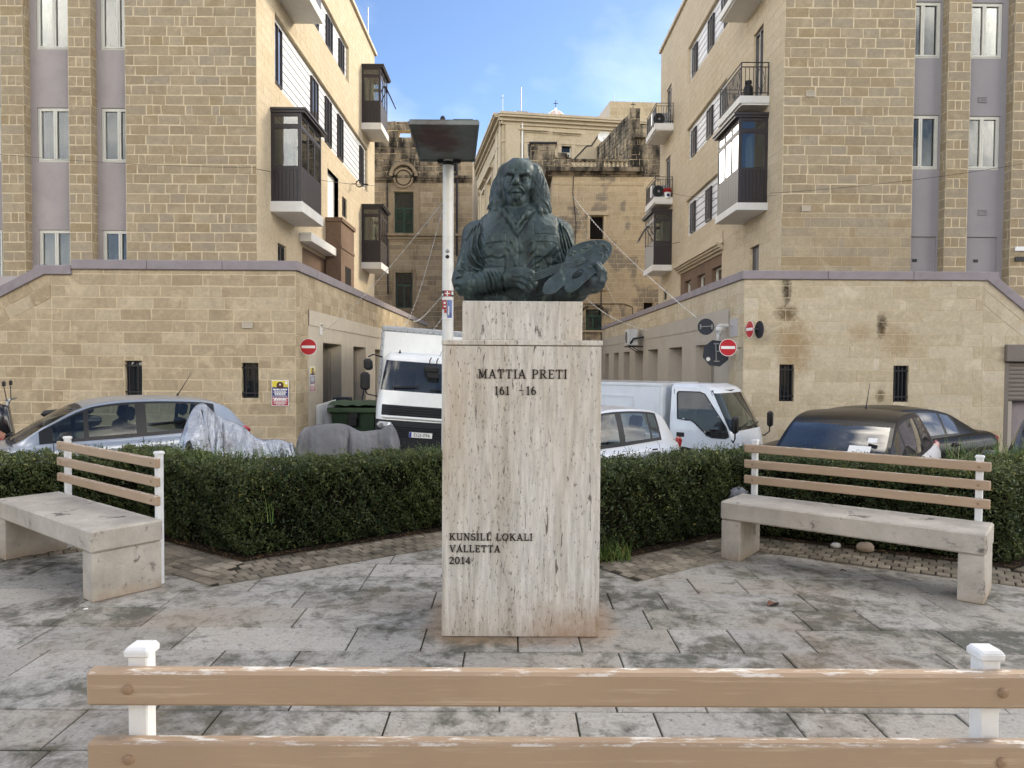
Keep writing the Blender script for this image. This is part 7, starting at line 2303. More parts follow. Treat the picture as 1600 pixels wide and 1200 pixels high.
def bust_field():
    f = Field(gx, gy, gz)
    P = lambda zx, y, zy: (X_(zx), y, Z_(zy))
    # trunk
    f.ell(P(545, .01, 700), (.285, .175, .30), .05)
    f.ell(P(560, .0, 960), (.34, .185, .26), .06)
    f.ell(P(440, -.05, 700), (.16, .12, .15), .06); f.ell(P(690, -.05, 700), (.15, .12, .15), .06)
    for sx, sh in ((-1, 232), (1, 812)):
        f.cone(P(530 + sx * 25, .03, 496), P(sh, .025, 612), .072, .084, .05)
    # arms: left of the picture
    f.cone(P(240, .02, 622), P(182, -.02, 900), .090, .094, .04); f.ell(P(168, -.04, 930), (.082, .085, .085), .03)
    f.cone(P(178, -.08, 975), P(425, -.215, 945), .083, .062, .025)
    f.cone(P(150, -.0, 960), P(230, -.04, 1045), .07, .07, .04)
    # right of the picture
    f.cone(P(820, .02, 605), P(865, -.01, 880), .090, .088, .04); f.cone(P(885, -.03, 940), P(1045, -.19, 975), .085, .062, .035)
    f.ell(P(885, -.06, 1020), (.125, .12, .085), .04)
    # neck
    f.cone(P(530, .04, 540), P(540, .05, 370), .092, .070, .04)
    f.ell(P(528, -.04, 520), (.06, .05, .05), .03)
    return f
def bust_cloth(f):
    # vest edges and waistcoat raised above the shirt sleeves
    vest = [(262, 480), (330, 466), (410, 462), (520, 662), (640, 478), (720, 470), (800, 498), (808, 560), (800, 680), (842, 835), (820, 1000), (560, 1108), (300, 1000), (285, 860), (303, 760), (288, 650), (262, 560)]
    f.region(vest, -.007, 4)
    f.region([(410, 455), (520, 662), (640, 472), (600, 455), (522, 600), (450, 455)], -.004, 4)
    for q in ([(262, 490), (275, 590), (290, 690), (300, 780), (288, 870)], [(800, 500), (806, 590), (800, 680), (820, 760), (842, 830)]): f.emboss(q, 6, .007)
    f.emboss([(405, 470), (520, 662), (640, 480)], 5, .009); f.emboss([(425, 462), (520, 632), (622, 474)], 6, -.005)
    f.emboss([(470, 500), (520, 600)], 5, .006); f.emboss([(600, 500), (525, 600)], 5, .006)
    # collar flaps
    f.chain([(X_(430), -.10, Z_(460)), (X_(455), -.145, Z_(520)), (X_(505), -.165, Z_(590))], [.014, .018, .008], .015); f.chain([(X_(640), -.085, Z_(470)), (X_(590), -.14, Z_(495)), (X_(525), -.165, Z_(570))], [.014, .018, .008], .015)
    for yy in (560, 580, 600): f.ell((X_(521), -.172, Z_(yy)), (.007, .006, .007), .004)
    for x0 in (535, 550, 565, 580): f.emboss([(x0, 520), (x0 - 8, 575)], 4, .004)
    # pockets
    f.region([(305, 640), (440, 632), (445, 690), (300, 700)], -.004, 3); f.emboss([(308, 638), (380, 642), (442, 630)], 4, .006)
    f.emboss([(290, 800), (350, 790), (400, 806), (440, 795)], 5, .008); f.emboss([(440, 795), (443, 880)], 4, .006); f.region([(292, 805), (438, 805), (438, 890), (292, 880)], -.005, 6)
    f.region([(640, 640), (785, 640), (775, 690), (645, 690)], -.004, 3); f.emboss([(635, 560), (637, 640), (720, 636), (790, 642)], 4, .006)
    f.emboss([(640, 800), (700, 795), (735, 850), (800, 830)], 5, .007); f.emboss([(640, 800), (645, 880)], 4, .006)
    # open front of the waistcoat and wrinkles
    f.emboss([(520, 662), (535, 760), (540, 900)], 7, .006)
    for q, a, w in (([(455, 700), (500, 790), (530, 890)], -.010, 13), ([(640, 690), (590, 790), (555, 890)], -.010, 13), ([(400, 660), (440, 720), (470, 760)], -.006, 10), ([(680, 660), (650, 720), (620, 770)], -.006, 10),
                    ([(470, 690), (510, 790)], .009, 9), ([(620, 700), (575, 800)], .009, 9), ([(430, 690), (480, 830)], .006, 8), ([(660, 690), (610, 830)], .006, 8), ([(800, 690), (740, 760), (690, 800)], -.011, 14), ([(820, 740), (760, 800)], .009, 9),
                    ([(560, 900), (640, 830), (700, 800)], -.008, 12), ([(580, 930), (680, 860)], .008, 9)): f.emboss(q, w, a, fade=True)
    # sleeve on the left: long hanging folds
    A = [([(262, 540), (232, 620), (222, 720), (262, 800), (300, 850)], .012), ([(240, 560), (195, 660), (180, 760), (225, 840), (290, 880)], .012), ([(215, 580), (160, 700), (150, 800), (185, 860), (260, 895)], .013),
         ([(270, 620), (262, 690), (285, 740)], .010), ([(275, 680), (270, 740), (292, 790)], .010), ([(130, 820), (170, 880), (260, 900)], .013), ([(110, 880), (160, 905), (230, 905)], .012), ([(100, 940), (150, 930), (220, 915)], .011)]
    for q, a in A:
        f.emboss(q, 11, a * .85, .12, fade=True); f.emboss([(x + 17, y - 14) for x, y in q], 12, -a * .7, .12, fade=True)
    for x in (215, 255, 290, 318, 345, 370, 395):
        f.emboss([(x, 905), (x + 28, 960), (x + 38, 1015), (x + 60, 1060)], 7, .010 if x > 270 else .005, 0.0, fade=True); f.emboss([(x + 13, 900), (x + 41, 958), (x + 52, 1015)], 7, -.006, 0.0, fade=True)
    f.emboss([(445, 880), (425, 930), (418, 985), (435, 1020)], 5, .012, -.05); f.emboss([(430, 880), (408, 940), (405, 1000)], 7, -.008, -.05)
    f.emboss([(95, 990), (130, 1000), (145, 1060)], 10, .012, .1)
    # sleeve on the right
    for q in ([(815, 540), (830, 620), (850, 700), (862, 780)], [(835, 560), (860, 640), (885, 730)], [(850, 580), (885, 660), (905, 720)], [(812, 600), (825, 690), (850, 770)]):
        f.emboss(q, 7, .010, .1, fade=True); f.emboss([(x + 12, y - 4) for x, y in q], 7, -.007, .1, fade=True)
    # roughness of the worn wax surface
    rs = np.random.RandomState(2)
    def vnoise(fr):
        n = [max(2, int(len(g) * VX * fr) + 2) for g in (f.gx, f.gz)]
        G_ = rs.normal(0, 1, n); ux = np.linspace(0, n[0] - 1.001, len(f.gx)); uz = np.linspace(0, n[1] - 1.001, len(f.gz)); i = ux.astype(int); j = uz.astype(int); a = (ux - i)[:, None]; b = (uz - j)[None]; a = a * a * (3 - 2 * a); b = b * b * (3 - 2 * b)
        return (G_[i][:, j] * (1 - a) * (1 - b) + G_[i + 1][:, j] * a * (1 - b) + G_[i][:, j + 1] * (1 - a) * b + G_[i + 1][:, j + 1] * a * b)
    nz_ = vnoise(22) * .0016 + vnoise(60) * .0009
    zt = int(np.searchsorted(f.gz, Z_(480)))
    f.d[:, :, :zt] += nz_[:, None, :zt].astype(np.float32)
def bust_head(f):
    def P(zx, y, zy): return (X_(zx), y - (.09 * (X_(zx) - X_(515)) * min(1, max(0, (-y - .03) / .05))), Z_(zy))
    f.ell(P(540, .035, 235), (.108, .135, .128), .03)                 # skull
    f.ell(P(532, -.045, 190), (.099, .088, .090), .03)                # forehead
    f.ell(P(518, -.040, 300), (.090, .080, .105), .03)                # face
    f.ell(P(508, -.082, 378), (.050, .045, .042), .025)                # chin
    f.cone(P(600, -.01, 330), P(535, -.07, 398), .034, .034, .025); f.cone(P(440, -.02, 330), P(490, -.075, 395), .030, .034, .025)   # jaw
    f.ell(P(462, -.085, 285), (.026, .026, .030), .025); f.ell(P(583, -.070, 290), (.030, .030, .034), .025)      # cheekbones
    # eye sockets, eyes, lids
    f.ell(P(474, -.128, 240), (.034, .034, .027), .012, True); f.ell(P(573, -.118, 245), (.037, .036, .028), .012, True)
    f.ell(P(475, -.092, 240), (.0235, .021, .0195), .003); f.ell(P(573, -.083, 245), (.025, .022, .0195), .003)
    for (c, y, z, w) in ((475, -.104, 240, 25), (573, -.095, 245, 27)):
        up = [P(c - w, y + .014, z + 2), P(c - w * .5, y - .002, z - 19), P(c, y - .006, z - 23), P(c + w * .5, y - .002, z - 19), P(c + w, y + .012, z + 2)]
        lo = [P(c - w, y + .014, z + 4), P(c - w * .5, y - .002, z + 18), P(c, y - .004, z + 22), P(c + w * .5, y - .002, z + 18), P(c + w, y + .012, z + 6)]
        f.chain(up, [.003, .0055, .006, .0055, .003], .002); f.chain(lo, [.002, .004, .0045, .004, .002], .002)
        bag = [P(c - w, y + .012, z + 26), P(c, y + .004, z + 44), P(c + w, y + .012, z + 26)]; f.chain(bag, [.003, .006, .003], .008)
        f.ell(P(c - 4, y - .013, z - 1), (.0085, .008, .0085), .002, True)
    # brows
    f.chain([P(440, -.078, 212), P(462, -.116, 202), P(500, -.130, 213)], [.010, .013, .010], .010); f.chain([P(542, -.128, 216), P(580, -.112, 203), P(618, -.066, 220)], [.010, .013, .010], .010)
    f.emboss([(516, 190), (518, 212)], 5, .006, -.05); f.emboss([(505, 192), (506, 210)], 4, .005, -.05); f.emboss([(470, 180), (520, 174), (580, 178)], 5, .004, -.04); f.emboss([(480, 160), (530, 155), (575, 160)], 5, .003, -.04)
    # nose
    f.chain([P(518, -.120, 222), P(514, -.146, 252), P(508, -.172, 284)], [.014, .0145, .0205], .010)
    f.ell(P(507, -.168, 288), (.020, .018, .015), .010); f.ell(P(486, -.142, 291), (.014, .018, .012), .007); f.ell(P(532, -.138, 292), (.015, .018, .012), .007)
    f.ell(P(499, -.158, 301), (.0055, .009, .005), .004, True); f.ell(P(518, -.156, 301), (.0055, .009, .005), .004, True)
    f.emboss([(482, 285), (462, 315), (455, 340)], 6, .006, -.04, fade=True); f.emboss([(540, 285), (562, 315), (570, 345)], 6, .006, -.04, fade=True)
    # mouth, moustache, beard
    f.ell(P(509, -.108, 330), (.048, .040, .036), .02)
    f.chain([P(512, -.152, 311), P(490, -.148, 318), P(468, -.128, 332), P(458, -.112, 342)], [.0065, .0095, .0075, .0035], .007); f.chain([P(516, -.152, 311), P(540, -.144, 318), P(562, -.120, 334), P(572, -.104, 346)], [.0065, .0095, .0075, .0035], .007)
    f.chain([P(486, -.146, 331), P(511, -.151, 329), P(538, -.143, 332)], [.004, .0075, .004], .006); f.emboss([(474, 336), (511, 335), (550, 338)], 3, .005, -.08, fade=True)
    f.chain([P(488, -.144, 341), P(511, -.149, 343), P(536, -.141, 342)], [.007, .0125, .007], .007)
    f.emboss([(490, 356), (512, 360), (536, 356)], 5, .005, -.05)
    rs = np.random.RandomState(9)
    for k in range(46):
        u = rs.uniform(-1, 1); x = 510 + u * 52; z0 = 352 + abs(u) * -14 + rs.uniform(0, 22); y = -.138 + abs(u) ** 2 * .05 + rs.uniform(-.004, .008)
        f.chain([P(x, y, z0), P(x * .8 + 102 + rs.uniform(-6, 6), y + .004 - .0, z0 + 22), P(x * .7 + 153 + rs.uniform(-8, 8), y + .028, z0 + 44)], [.0065, .006, .0035], .003)
    # ears are under the hair; hair masses
    rs = np.random.RandomState(5)
    Lc = [P(498, -.03, 108), P(440, -.02, 160), P(408, -.015, 240), P(394, -.02, 320), P(382, -.030, 395), P(360, -.040, 455)]
    Rc = [P(585, -.03, 108), P(642, -.03, 160), P(664, -.02, 235), P(674, -.020, 310), P(690, -.025, 390), P(714, -.035, 470)]
    for C_, rr in ((Lc, [.022, .026, .034, .042, .046, .030]), (Rc, [.022, .028, .036, .046, .050, .034])):
        f.chain(C_, rr, .025)
    f.chain([P(455, .05, 170), P(415, .05, 300), P(395, .04, 430)], [.07, .07, .05], .04); f.chain([P(630, .05, 170), P(665, .05, 300), P(690, .04, 440)], [.07, .07, .055], .04)
    f.chain([P(540, .12, 200), P(540, .12, 460)], [.09, .11], .05)
    def strands(C_, rr, n, wob, seed, y0):
        rs = np.random.RandomState(seed)
        for k in range(n):
            a = rs.uniform(-.2 * math.pi, 1.2 * math.pi) if y0 else rs.uniform(0, 6.28); ph = rs.uniform(0, 6.28); pts = []; rad = []
            s0 = rs.uniform(0, .30) * (k % 3 != 0); s1 = rs.uniform(.72, 1.06)
            for i in range(13):
                t = (s0 + (s1 - s0) * i / 12) * (len(C_) - 1); j = min(int(t), len(C_) - 2); q = t - j; c = np.array(C_[j]) * (1 - q) + np.array(C_[j + 1]) * q; r_ = rr[j] * (1 - q) + rr[j + 1] * q
                an = a + wob * math.sin(t * 1.5 + ph) * .5
                pts.append(c + np.array([math.cos(an) * r_ * 1.0 + .010 * math.sin(t * 2.3 + ph), -math.sin(an) * r_ * .95, 0])); rad.append(.0085 * (1 - .5 * abs(2 * i / 12 - 1) ** 3))
            f.chain(pts, rad, .004)
    strands(Lc, [.020, .026, .035, .044, .049, .034], 30, .9, 1, True); strands(Rc, [.020, .028, .037, .048, .053, .038], 34, .9, 2, True)
    # curls falling on the shoulders and combed-over top
    for q in ([P(395, -.05, 420), P(360, -.07, 450), P(338, -.05, 462)], [P(415, -.06, 410), P(400, -.09, 450), P(408, -.10, 480)], [P(690, -.05, 420), P(715, -.075, 470), P(738, -.06, 495)], [P(670, -.06, 420), P(680, -.10, 470), P(696, -.10, 500)], [P(705, -.03, 400), P(735, -.045, 450), P(750, -.03, 490)]): f.chain(q, [.018, .016, .005], .010)
    for k in range(16):
        u = k / 15
        f.chain([P(548 + (u - .5) * 60, -.085 + .05 * u, 108 - 4 * u), P(520 - 40 * u + 6 * math.sin(k), -.075 + .05 * u, 120 + 6 * u), P(480 - 32 * u, -.06 + .05 * u, 138 + 24 * u)], [.009, .008, .004], .005)
        f.chain([P(552 + (u - .5) * 60, -.085 + .05 * u, 108 - 4 * u), P(590 + 36 * u + 5 * math.sin(k * 2), -.070 + .05 * u, 124 + 4 * u), P(620 + 22 * u, -.05 + .05 * u, 142 + 24 * u)], [.009, .008, .004], .005)
def bust_hands(f):
    P = lambda zx, y, zy: (X_(zx), y, Z_(zy))
    # hand on the left holding the brushes
    f.cone(P(425, -.222, 945), P(500, -.250, 938), .050, .046, .02); f.ell(P(505, -.250, 945), (.058, .034, .056), .02); f.ell(P(545, -.262, 945), (.04, .03, .055), .018)
    fing = [([(560, -.275, 898), (612, -.296, 916), (652, -.285, 952), (650, -.250, 996)], .0175), ([(552, -.280, 928), (602, -.304, 952), (640, -.292, 990), (632, -.252, 1022)], .0180),
            ([(545, -.276, 962), (590, -.300, 988), (616, -.286, 1016), (600, -.250, 1034)], .0172), ([(530, -.262, 992), (566, -.284, 1016), (592, -.272, 1036), (578, -.242, 1048)], .0152)]
    for q, r_ in fing: f.chain([P(*p) for p in q], [r_ * 1.05, r_ * 1.08, r_ * .98, r_ * .8], .006)
    f.chain([P(510, -.262, 900), P(570, -.262, 892), P(620, -.262, 908)], [.021, .0185, .014], .010)          # thumb side
    for (x, y) in ((500, 920), (505, 950), (500, 980)): f.emboss([(x - 20, y), (x + 40, y + 8)], 5, .004, -.2, fade=True)
    # hand on the right, under and round the edge of the palette
    f.ell(P(1010, -.215, 960), (.055, .05, .05), .025); f.cone(P(960, -.17, 1000), P(1030, -.21, 960), .06, .05, .03)
    for i, (a, b, c, d) in enumerate((((1020, 985), (1068, 960), (1075, 890), (1050, 850)), ((1035, 995), (1088, 960), (1098, 895), (1072, 846)), ((1048, 1000), (1100, 968), (1112, 905), (1092, 868)), ((1040, 1015), (1096, 990), (1116, 940), (1106, 905)))):
        f.chain([P(a[0], -.225 + .01 * i, a[1]), P(b[0], -.252 + .012 * i, b[1]), P(c[0], -.262 + .014 * i, c[1]), P(d[0], -.262 + .016 * i, d[1])], [.019, .0175, .016, .0135], .006)
def palette_field():
    f = Field(gx, gy, gz)
    out = [(690, 1046), (706, 992), (765, 935), (828, 882), (852, 800), (880, 745), (930, 712), (990, 690), (1060, 678), (1125, 680), (1160, 702), (1166, 738), (1148, 790), (1105, 845), (1050, 905), (985, 965), (925, 1020), (880, 1050), (850, 1046), (836, 1020), (842, 1000), (815, 1014), (775, 1050), (735, 1066), (705, 1064)]
    sm = catmull([(i, *p) for i, p in enumerate(out + [out[0]])], 3); out = [(p[1], p[2]) for p in sm[:-1]]
    U, V = f.plane2d(); U, V = np.broadcast_arrays(U, V)
    best = np.full(U.shape, 1e9); ins = np.zeros(U.shape, bool); n = len(out)
    for i in range(n):
        a = out[i]; b = out[(i + 1) % n]; vx, vy = b[0] - a[0], b[1] - a[1]; L2 = vx * vx + vy * vy + 1e-9
        t = np.clip(((U - a[0]) * vx + (V - a[1]) * vy) / L2, 0, 1); best = np.minimum(best, np.hypot(U - a[0] - t * vx, V - a[1] - t * vy))
        c = ((a[1] > V) != (b[1] > V)) & (U < (b[0] - a[0]) * (V - a[1]) / ((b[1] - a[1]) or 1e-9) + a[0]); ins ^= c
    d2 = np.where(ins, -best, best) * KB * .8
    th = math.radians(36); cu, cv = math.cos(th), math.sin(th)
    hx, hz = U - 925, V - 925; hu = hx * .80 - hz * .60; hv = hx * .60 + hz * .80
    hole = (np.sqrt((hu / 52) ** 2 + (hv / 24) ** 2) - 1) * 24 * KB
    d2 = np.maximum(d2, -hole)
    yp = -.265 + (X_(0) * 0) + ((1108 - V) * KB - Z_(900)) * .42 + ((U - 555) * KB - X_(900)) * .12
    d3 = np.abs(f.gy[None, :, None] - yp[:, None, :]) - .013
    q = np.maximum(d2[:, None, :], d3 * .9)
    f.d = np.minimum(f.d, q.astype(np.float32)) - .002
    rs = np.random.RandomState(3)
    for (x, y) in ((985, 740), (1010, 725), (900, 775), (885, 790), (1075, 722), (1100, 712), (1085, 775), (1120, 745), (1010, 878), (1050, 850), (960, 760), (1040, 700), (1110, 790)):
        py_ = -.265 + (Z_(y) - Z_(900)) * .42 + (X_(x) - X_(900)) * .12
        for k in range(3): f.ell((X_(x) + rs.uniform(-.012, .012), py_ - .014, Z_(y) + rs.uniform(-.006, .006)), (rs.uniform(.007, .014), .009, rs.uniform(.006, .010)), .004)
    return f
t = NT('bronze_patina')
b = t.ramp(t.noise(6, 6, .65), [(.25, c3(36, 46, 47)), (.5, c3(58, 72, 72)), (.75, c3(84, 100, 98))])
b = t.mix(t.ramp(t.noise(3.0, 5, .6), [(.5, 0), (.72, .45)]), b, c3(58, 62, 80))
b = t.mix(t.ramp(t.noise(1.0, 7, .7, vec=t.mapping((14, 14, 3))), [(.52, 0), (.66, .7)]), b, c3(34, 30, 30))
b = t.mix(t.ramp(t.noise(1.0, 6, .7, vec=t.mapping((22, 22, 5), (2, 1, 4))), [(.57, 0), (.7, .6)]), b, c3(120, 136, 124))
t.bump(t.math('ADD', t.noise(60, 5, .7), t.noise(220, 3, .7)), .35, .004)
BRONZE = t.done(b, t.ramp(t.noise(18, 5, .7), [(.3, .34), (.7, .58)]), .45, .5)
BUST = thing('bust_statue', 'dark green bronze bust of a long haired bearded painter holding brushes and a palette', 'bust', (XB, YC, ZB))
_f = bust_field(); bust_cloth(_f); bust_head(_f); bust_hands(_f)
_f.d[:, :, :3] = np.maximum(_f.d[:, :, :3], .002)
_f.mesh('figure', BRONZE, BUST, (0, 0, .002))
_p = palette_field(); _p.mesh('palette', BRONZE, BUST, (0, 0, .002))
for i, (a, b_) in enumerate((((645, 935), (1000, 800)), ((648, 948), (1005, 812)), ((650, 962), (985, 832)), ((640, 924), (945, 812)))):
    mb = MB(); A = Vector((X_(a[0]), -.306, Z_(a[1]))); B2_ = Vector((X_(b_[0]), -.272 + (Z_(b_[1]) - Z_(900)) * .42, Z_(b_[1])))
    tail = A + (A - B2_).normalized() * .06
    mb.tube([tail, A, A.lerp(B2_, .75), A.lerp(B2_, .78), A.lerp(B2_, .86), B2_], [.005, .008, .011, .013, .0125, .004], 10)
    mb.build('paintbrush', BRONZE, BUST, smooth=True, world=False)
# ------------------------------------------------------------------ lamp post
POLE = pm('pole_white', c3(214, 214, 208), .5, .1, .04, 5, .1, 40, .4, dirt=.25, dirtcol=c3(150, 132, 110))
t = NT('rusty_lamp_hood')
oc = t.oc()
rn = t.noise(3.2, 6, .65, dist=.5)
sep = t.n('ShaderNodeSeparateXYZ', {0: oc})
hx = t.math('DIVIDE', t.math('ADD', sep.outputs[0], .02), .30); hy = t.math('DIVIDE', t.math('SUBTRACT', sep.outputs[1], -.95), .75)
dd_ = t.math('ADD', t.math('ADD', t.math('MULTIPLY', hx, hx), t.math('MULTIPLY', hy, hy)), t.math('MULTIPLY_ADD', rn, 2.2, -1.1))
b = t.ramp(t.noise(2.5, 5, .6), [(.3, c3(112, 118, 116)), (.7, c3(136, 142, 138))])
b = t.mix(t.ramp(dd_, [(.2, .95), (1.0, 0)]), b, t.ramp(rn, [(.3, c3(58, 32, 30)), (.7, c3(104, 64, 48))]))
HOODM = t.done(b, .6, .2, .35)
YL = 8.5
lx = W(700, 400, YL).x
LAMP = thing('lamp_post', 'white lamp post behind the pedestal with a large flat rusty hood and stickers', 'lamp post', (lx, YL, -.45))
zt = W(700, 252, YL).z
mb = MB(); mb.tube([(lx, YL, -.45), (lx, YL, .3), (lx, YL, zt + .02)], [.075, .068, .062], 24); mb.build('pole', POLE, LAMP, smooth='auto')
mb = MB(); mb.tube([(lx, YL, zt - .05), (lx, YL, zt - .01)], .068, 20); mb.bar((lx - .12, YL, zt - .0), (lx + .14, YL, zt - .0), .05, .03); mb.build('bracket', DKP, LAMP)
# hood: flat box seen from below
c0 = W(657, 250, YL + .02); c1 = W(741, 250, YL + .02)
zh_ = c0.z
yn = 6.95
c2 = W(747.5, 194, yn); c3_ = W(640, 190, yn)
zn = (c2.z + c3_.z) / 2
mb = MB()
bot = [Vector((c0.x, YL + .02, zh_)), Vector((c1.x, YL + .02, zh_)), Vector((c2.x, yn, zn)), Vector((c3_.x, yn, zn))]
up = Vector((0, -.01, .028))
mb.prism(bot, up)
HO = mb.build('hood', HOODM, LAMP)
mb = MB()
for a, b_ in zip(bot, bot[1:] + bot[:1]): mb.bar(a + Vector((0, 0, .0)), b_ + Vector((0, 0, .0)), .018, .035)
mb.build('hood_rim', HOODM, LAMP)
mb = MB(); mb.box(c2.x - .24, yn + .02, zn + .02, c2.x - .05, yn + .3, zn + .045, ch=.005); mb.ball((c3_.x + .3, yn + .1, zn + .07), .025, .025, .03, 8, 6); mb.build('hood_fitting', DKP, LAMP)
for py_, m_ in ((392, METAL), (401, BLACKP)):
    p = W(699, py_, YL - .07); mb = MB(); mb.ball((p.x, YL - .066, p.z), .024, .012, .022, 10, 6); mb.build('bolt_plate', m_, LAMP)
def sticker(px0, px1, py0, py1, mats, cells):
    """printed sticker wrapped on the pole; cells = (u0,u1,v0,v1,mat)"""
    z0, z1 = W(700, py1, YL).z, W(700, py0, YL).z
    r0 = .0685
    for k, (u0, u1, v0, v1, m_) in enumerate(cells):
        mb = MB(); rows = []
        for i in range(7):
            u = u0 + (u1 - u0) * i / 6; a = R(-90) + (u - .5) * R(150)
            rows.append([Vector((lx + math.cos(a) * (r0 + .0004 * k), YL + math.sin(a) * (r0 + .0004 * k), z0 + (z1 - z0) * v)) for v in (v0, v1)])
        mb.grid(rows)
        yield mb, m_
SR = pm('sticker_red', c3(158, 52, 54), .5, 0, .1, 30); SW_ = pm('sticker_white', c3(222, 220, 216), .5, 0, .06, 30); SBK = pm('sticker_dark', c3(44, 30, 44), .5, 0, .1, 30); SBL = pm('sticker_blue', c3(98, 118, 168), .5, 0, .12, 30)
st = None
for cells, (py0, py1) in (([(0, 1, 0, 1, SBK), (.3, .72, .05, .95, SR), (.46, .54, .1, .9, SW_), (.34, .68, .42, .58, SW_), (.04, .22, .15, .5, SW_), (.78, .95, .3, .85, SW_)], (454.5, 464)),
                          ([(0, 1, 0, .12, SW_), (.02, .98, .9, 1, SW_), (.08, .46, .45, .88, SR), (.5, .82, .05, .88, SBL), (.26, .42, .55, .62, SW_), (.24, .40, .7, .8, SW_), (.3, .46, .28, .44, SR), (.56, .62, .2, .6, SW_), (.66, .72, .08, .3, SBK)], (465.5, 499))):
    first = None
    for mb, m_ in sticker(0, 0, py0, py1, None, cells):
        if first is None: first = mb.build('sticker', m_, LAMP)
        else: mb.build('print', m_, first)

# ------------------------------------------------------------------ light strings and cables
WIRE = pm('white_wire', c3(206, 206, 200), .6); CABLE = pm('dark_cable', c3(52, 48, 44), .7); BULB = pm('clear_bulb', c3(232, 232, 226), .25, 0, .02, 9, 0, 30, .6)
def string(label, a, b, sag, bulbs, r_=.0045, mat=None, name='light_string', cat='light string'):
    a = Vector(a); b = Vector(b); n = 24
    pts = [a.lerp(b, i / n) - Vector((0, 0, sag * 4 * (i / n) * (1 - i / n))) for i in range(n + 1)]
    root = thing(name, label, cat, a, 0, cat + 's over the street')
    mb = MB(); mb.tube(pts, r_, 5); mb.build('wire', mat or WIRE, root)
    if bulbs:
        mb = MB()
        for k in range(bulbs):
            t_ = (k + .5) / bulbs; i = min(int(t_ * n), n - 1); p = pts[i].lerp(pts[i + 1], t_ * n - i); q = max(.0045, .0005 * p.y); mb.ball(p - Vector((0, 0, q * 2)), q, q, q * 1.5, 6, 4)
        structure(mb.build('bulbs', BULB, root), 'stuff')
poleP = lambda py_: W(692, py_, YL)
string('taut white light string from the lamp post down to the left shop front', W(691, 317, YL), W(506, 517, 19.8), .15, 26)
string('sagging fine light string hanging from the lamp post across the lower green window', W(691, 328, YL), W(614, 492, 30), .9, 40, .005)
string('lower white light string from the lamp post sticker to the left terrace coping', W(692, 461, YL), W(646, 501, 30), .1, 20)
string('short sagging light string low between lamp post and left terrace', W(690, 498, YL), W(664, 519, 30), .1, 14, .004)
string('taut white light string coming down from the patched palazzo to the right shop front', W(896, 307, 47.8), W(1088, 496, 18.5), .3, 40, .011)
string('lower light string from behind the bust to the air conditioner', W(915, 464, 47.8), W(1012, 516, 29), .3, 24, .010)
string('fine drooping light string left of the dark palazzo opening', W(898, 312, 47.8), W(968, 485, 47.5), .5, 30, .006)
string('dark cable across the left apartment front above the middle windows', W(-10, 240, 20.4), W(400, 262, 20.4), .08, 0, .005, CABLE, 'overhead_cable', 'cable')
string('dark cable rising across the right apartment front to the picture edge', W(1203, 302, 20.4), W(1610, 254, 20.4), .1, 0, .006, CABLE, 'overhead_cable', 'cable')
string('thin cable spanning the street from the left corner to the ring bracket', W(400, 264, 20.3), W(640, 290, 45), .2, 0, .010, CABLE, 'overhead_cable', 'cable')
string('short clothes line bracket cable by the far right bay', W(1008, 385, 33), W(1062, 378, 30), .05, 0, .012, CABLE, 'overhead_cable', 'cable')
string('cable reaching from the far right bay to the right corner', W(1050, 302, 32), W(1213, 305, 20.3), .15, 0, .007, CABLE, 'overhead_cable', 'cable')

# ------------------------------------------------------------------ road signs
SRED = pm('sign_red', c3(176, 24, 36), .4, 0, .04, 6, 0, 30, .5); SWHT = pm('sign_white', c3(228, 228, 226), .4, 0, .03, 6, 0, 30, .5); SBACK = pm('sign_back', c3(52, 56, 64), .55, .2, .08, 5, 0, 30, .4)
def no_entry(label, c, n, r_, wallpt):
    root = thing('road_sign', label, 'road sign', c, 0, 'road signs on the terrace corners')
    c = Vector(c); n = Vector(n).normalized(); x = Vector((0, 0, 1)).cross(n).normalized()
    mb = MB(); mb.disc(c, n, r_, .006, 36); mb.build('rim', SWHT, root)
    mb = MB(); mb.disc(c + n * .004, n, r_ * .94, .004, 36); mb.build('disc', SRED, root)
    mb = MB(); mb.cbox(c + n * .0075, x, Vector((0, 0, 1)), n, r_ * .80, r_ * .16, .0015, .001); mb.build('bar', SWHT, root)
    mb = MB(); mb.disc(c - n * .008, n, r_ * .985, .005, 36); mb.build('back', SBACK, root)
    mb = MB(); mb.bar(c - n * .02, Vector(wallpt), .03, .03); mb.bar(c - n * .02 - x * r_ * .6, c - n * .02 + x * r_ * .6, .03, .02); mb.build('bracket', METAL, root)
p = W(482, 542, 17.6); no_entry('round red no entry sign with a white bar on the left terrace corner', p, (.05, -1, 0), .2, (XPL, 18.0, p.z))
p = W(1137.5, 543, 16.9); no_entry('round red no entry sign with a white bar, overlapping the back of the octagonal sign', p, (-.05, -1, 0), .2, (XPR, 17.4, p.z))
p = W(1171.5, 514.5, 16.9); no_entry('no entry sign turned nearly edge on, in front of the right terrace wall', p, (-.99, -.14, 0), .2, (p.x + .2, YP, p.z))
p = W(1186.5, 515, 16.85)
SB1 = thing('road_sign', 'dark back of a round sign turned nearly edge on, rightmost on the right terrace wall', 'road sign', p, 0, 'road signs on the terrace corners')
mb = MB(); mb.disc(p, (-.985, -.17, 0), .2, .012, 32); mb.build('disc', SBACK, SB1); mb = MB(); mb.bar(p + Vector((.03, -.02, 0)), (p.x - .22, YP, p.z + .06), .03, .03); mb.bar(p + Vector((.012, -.005, -.1)), p + Vector((.012, -.005, .1)), .03, .02); mb.build('bracket', METAL, SB1)
p = W(1103, 510.5, 17.9)
SB2 = thing('road_sign', 'dark back of a round sign with a bar bracket, above the octagonal sign', 'road sign', p, 0, 'road signs on the terrace corners')
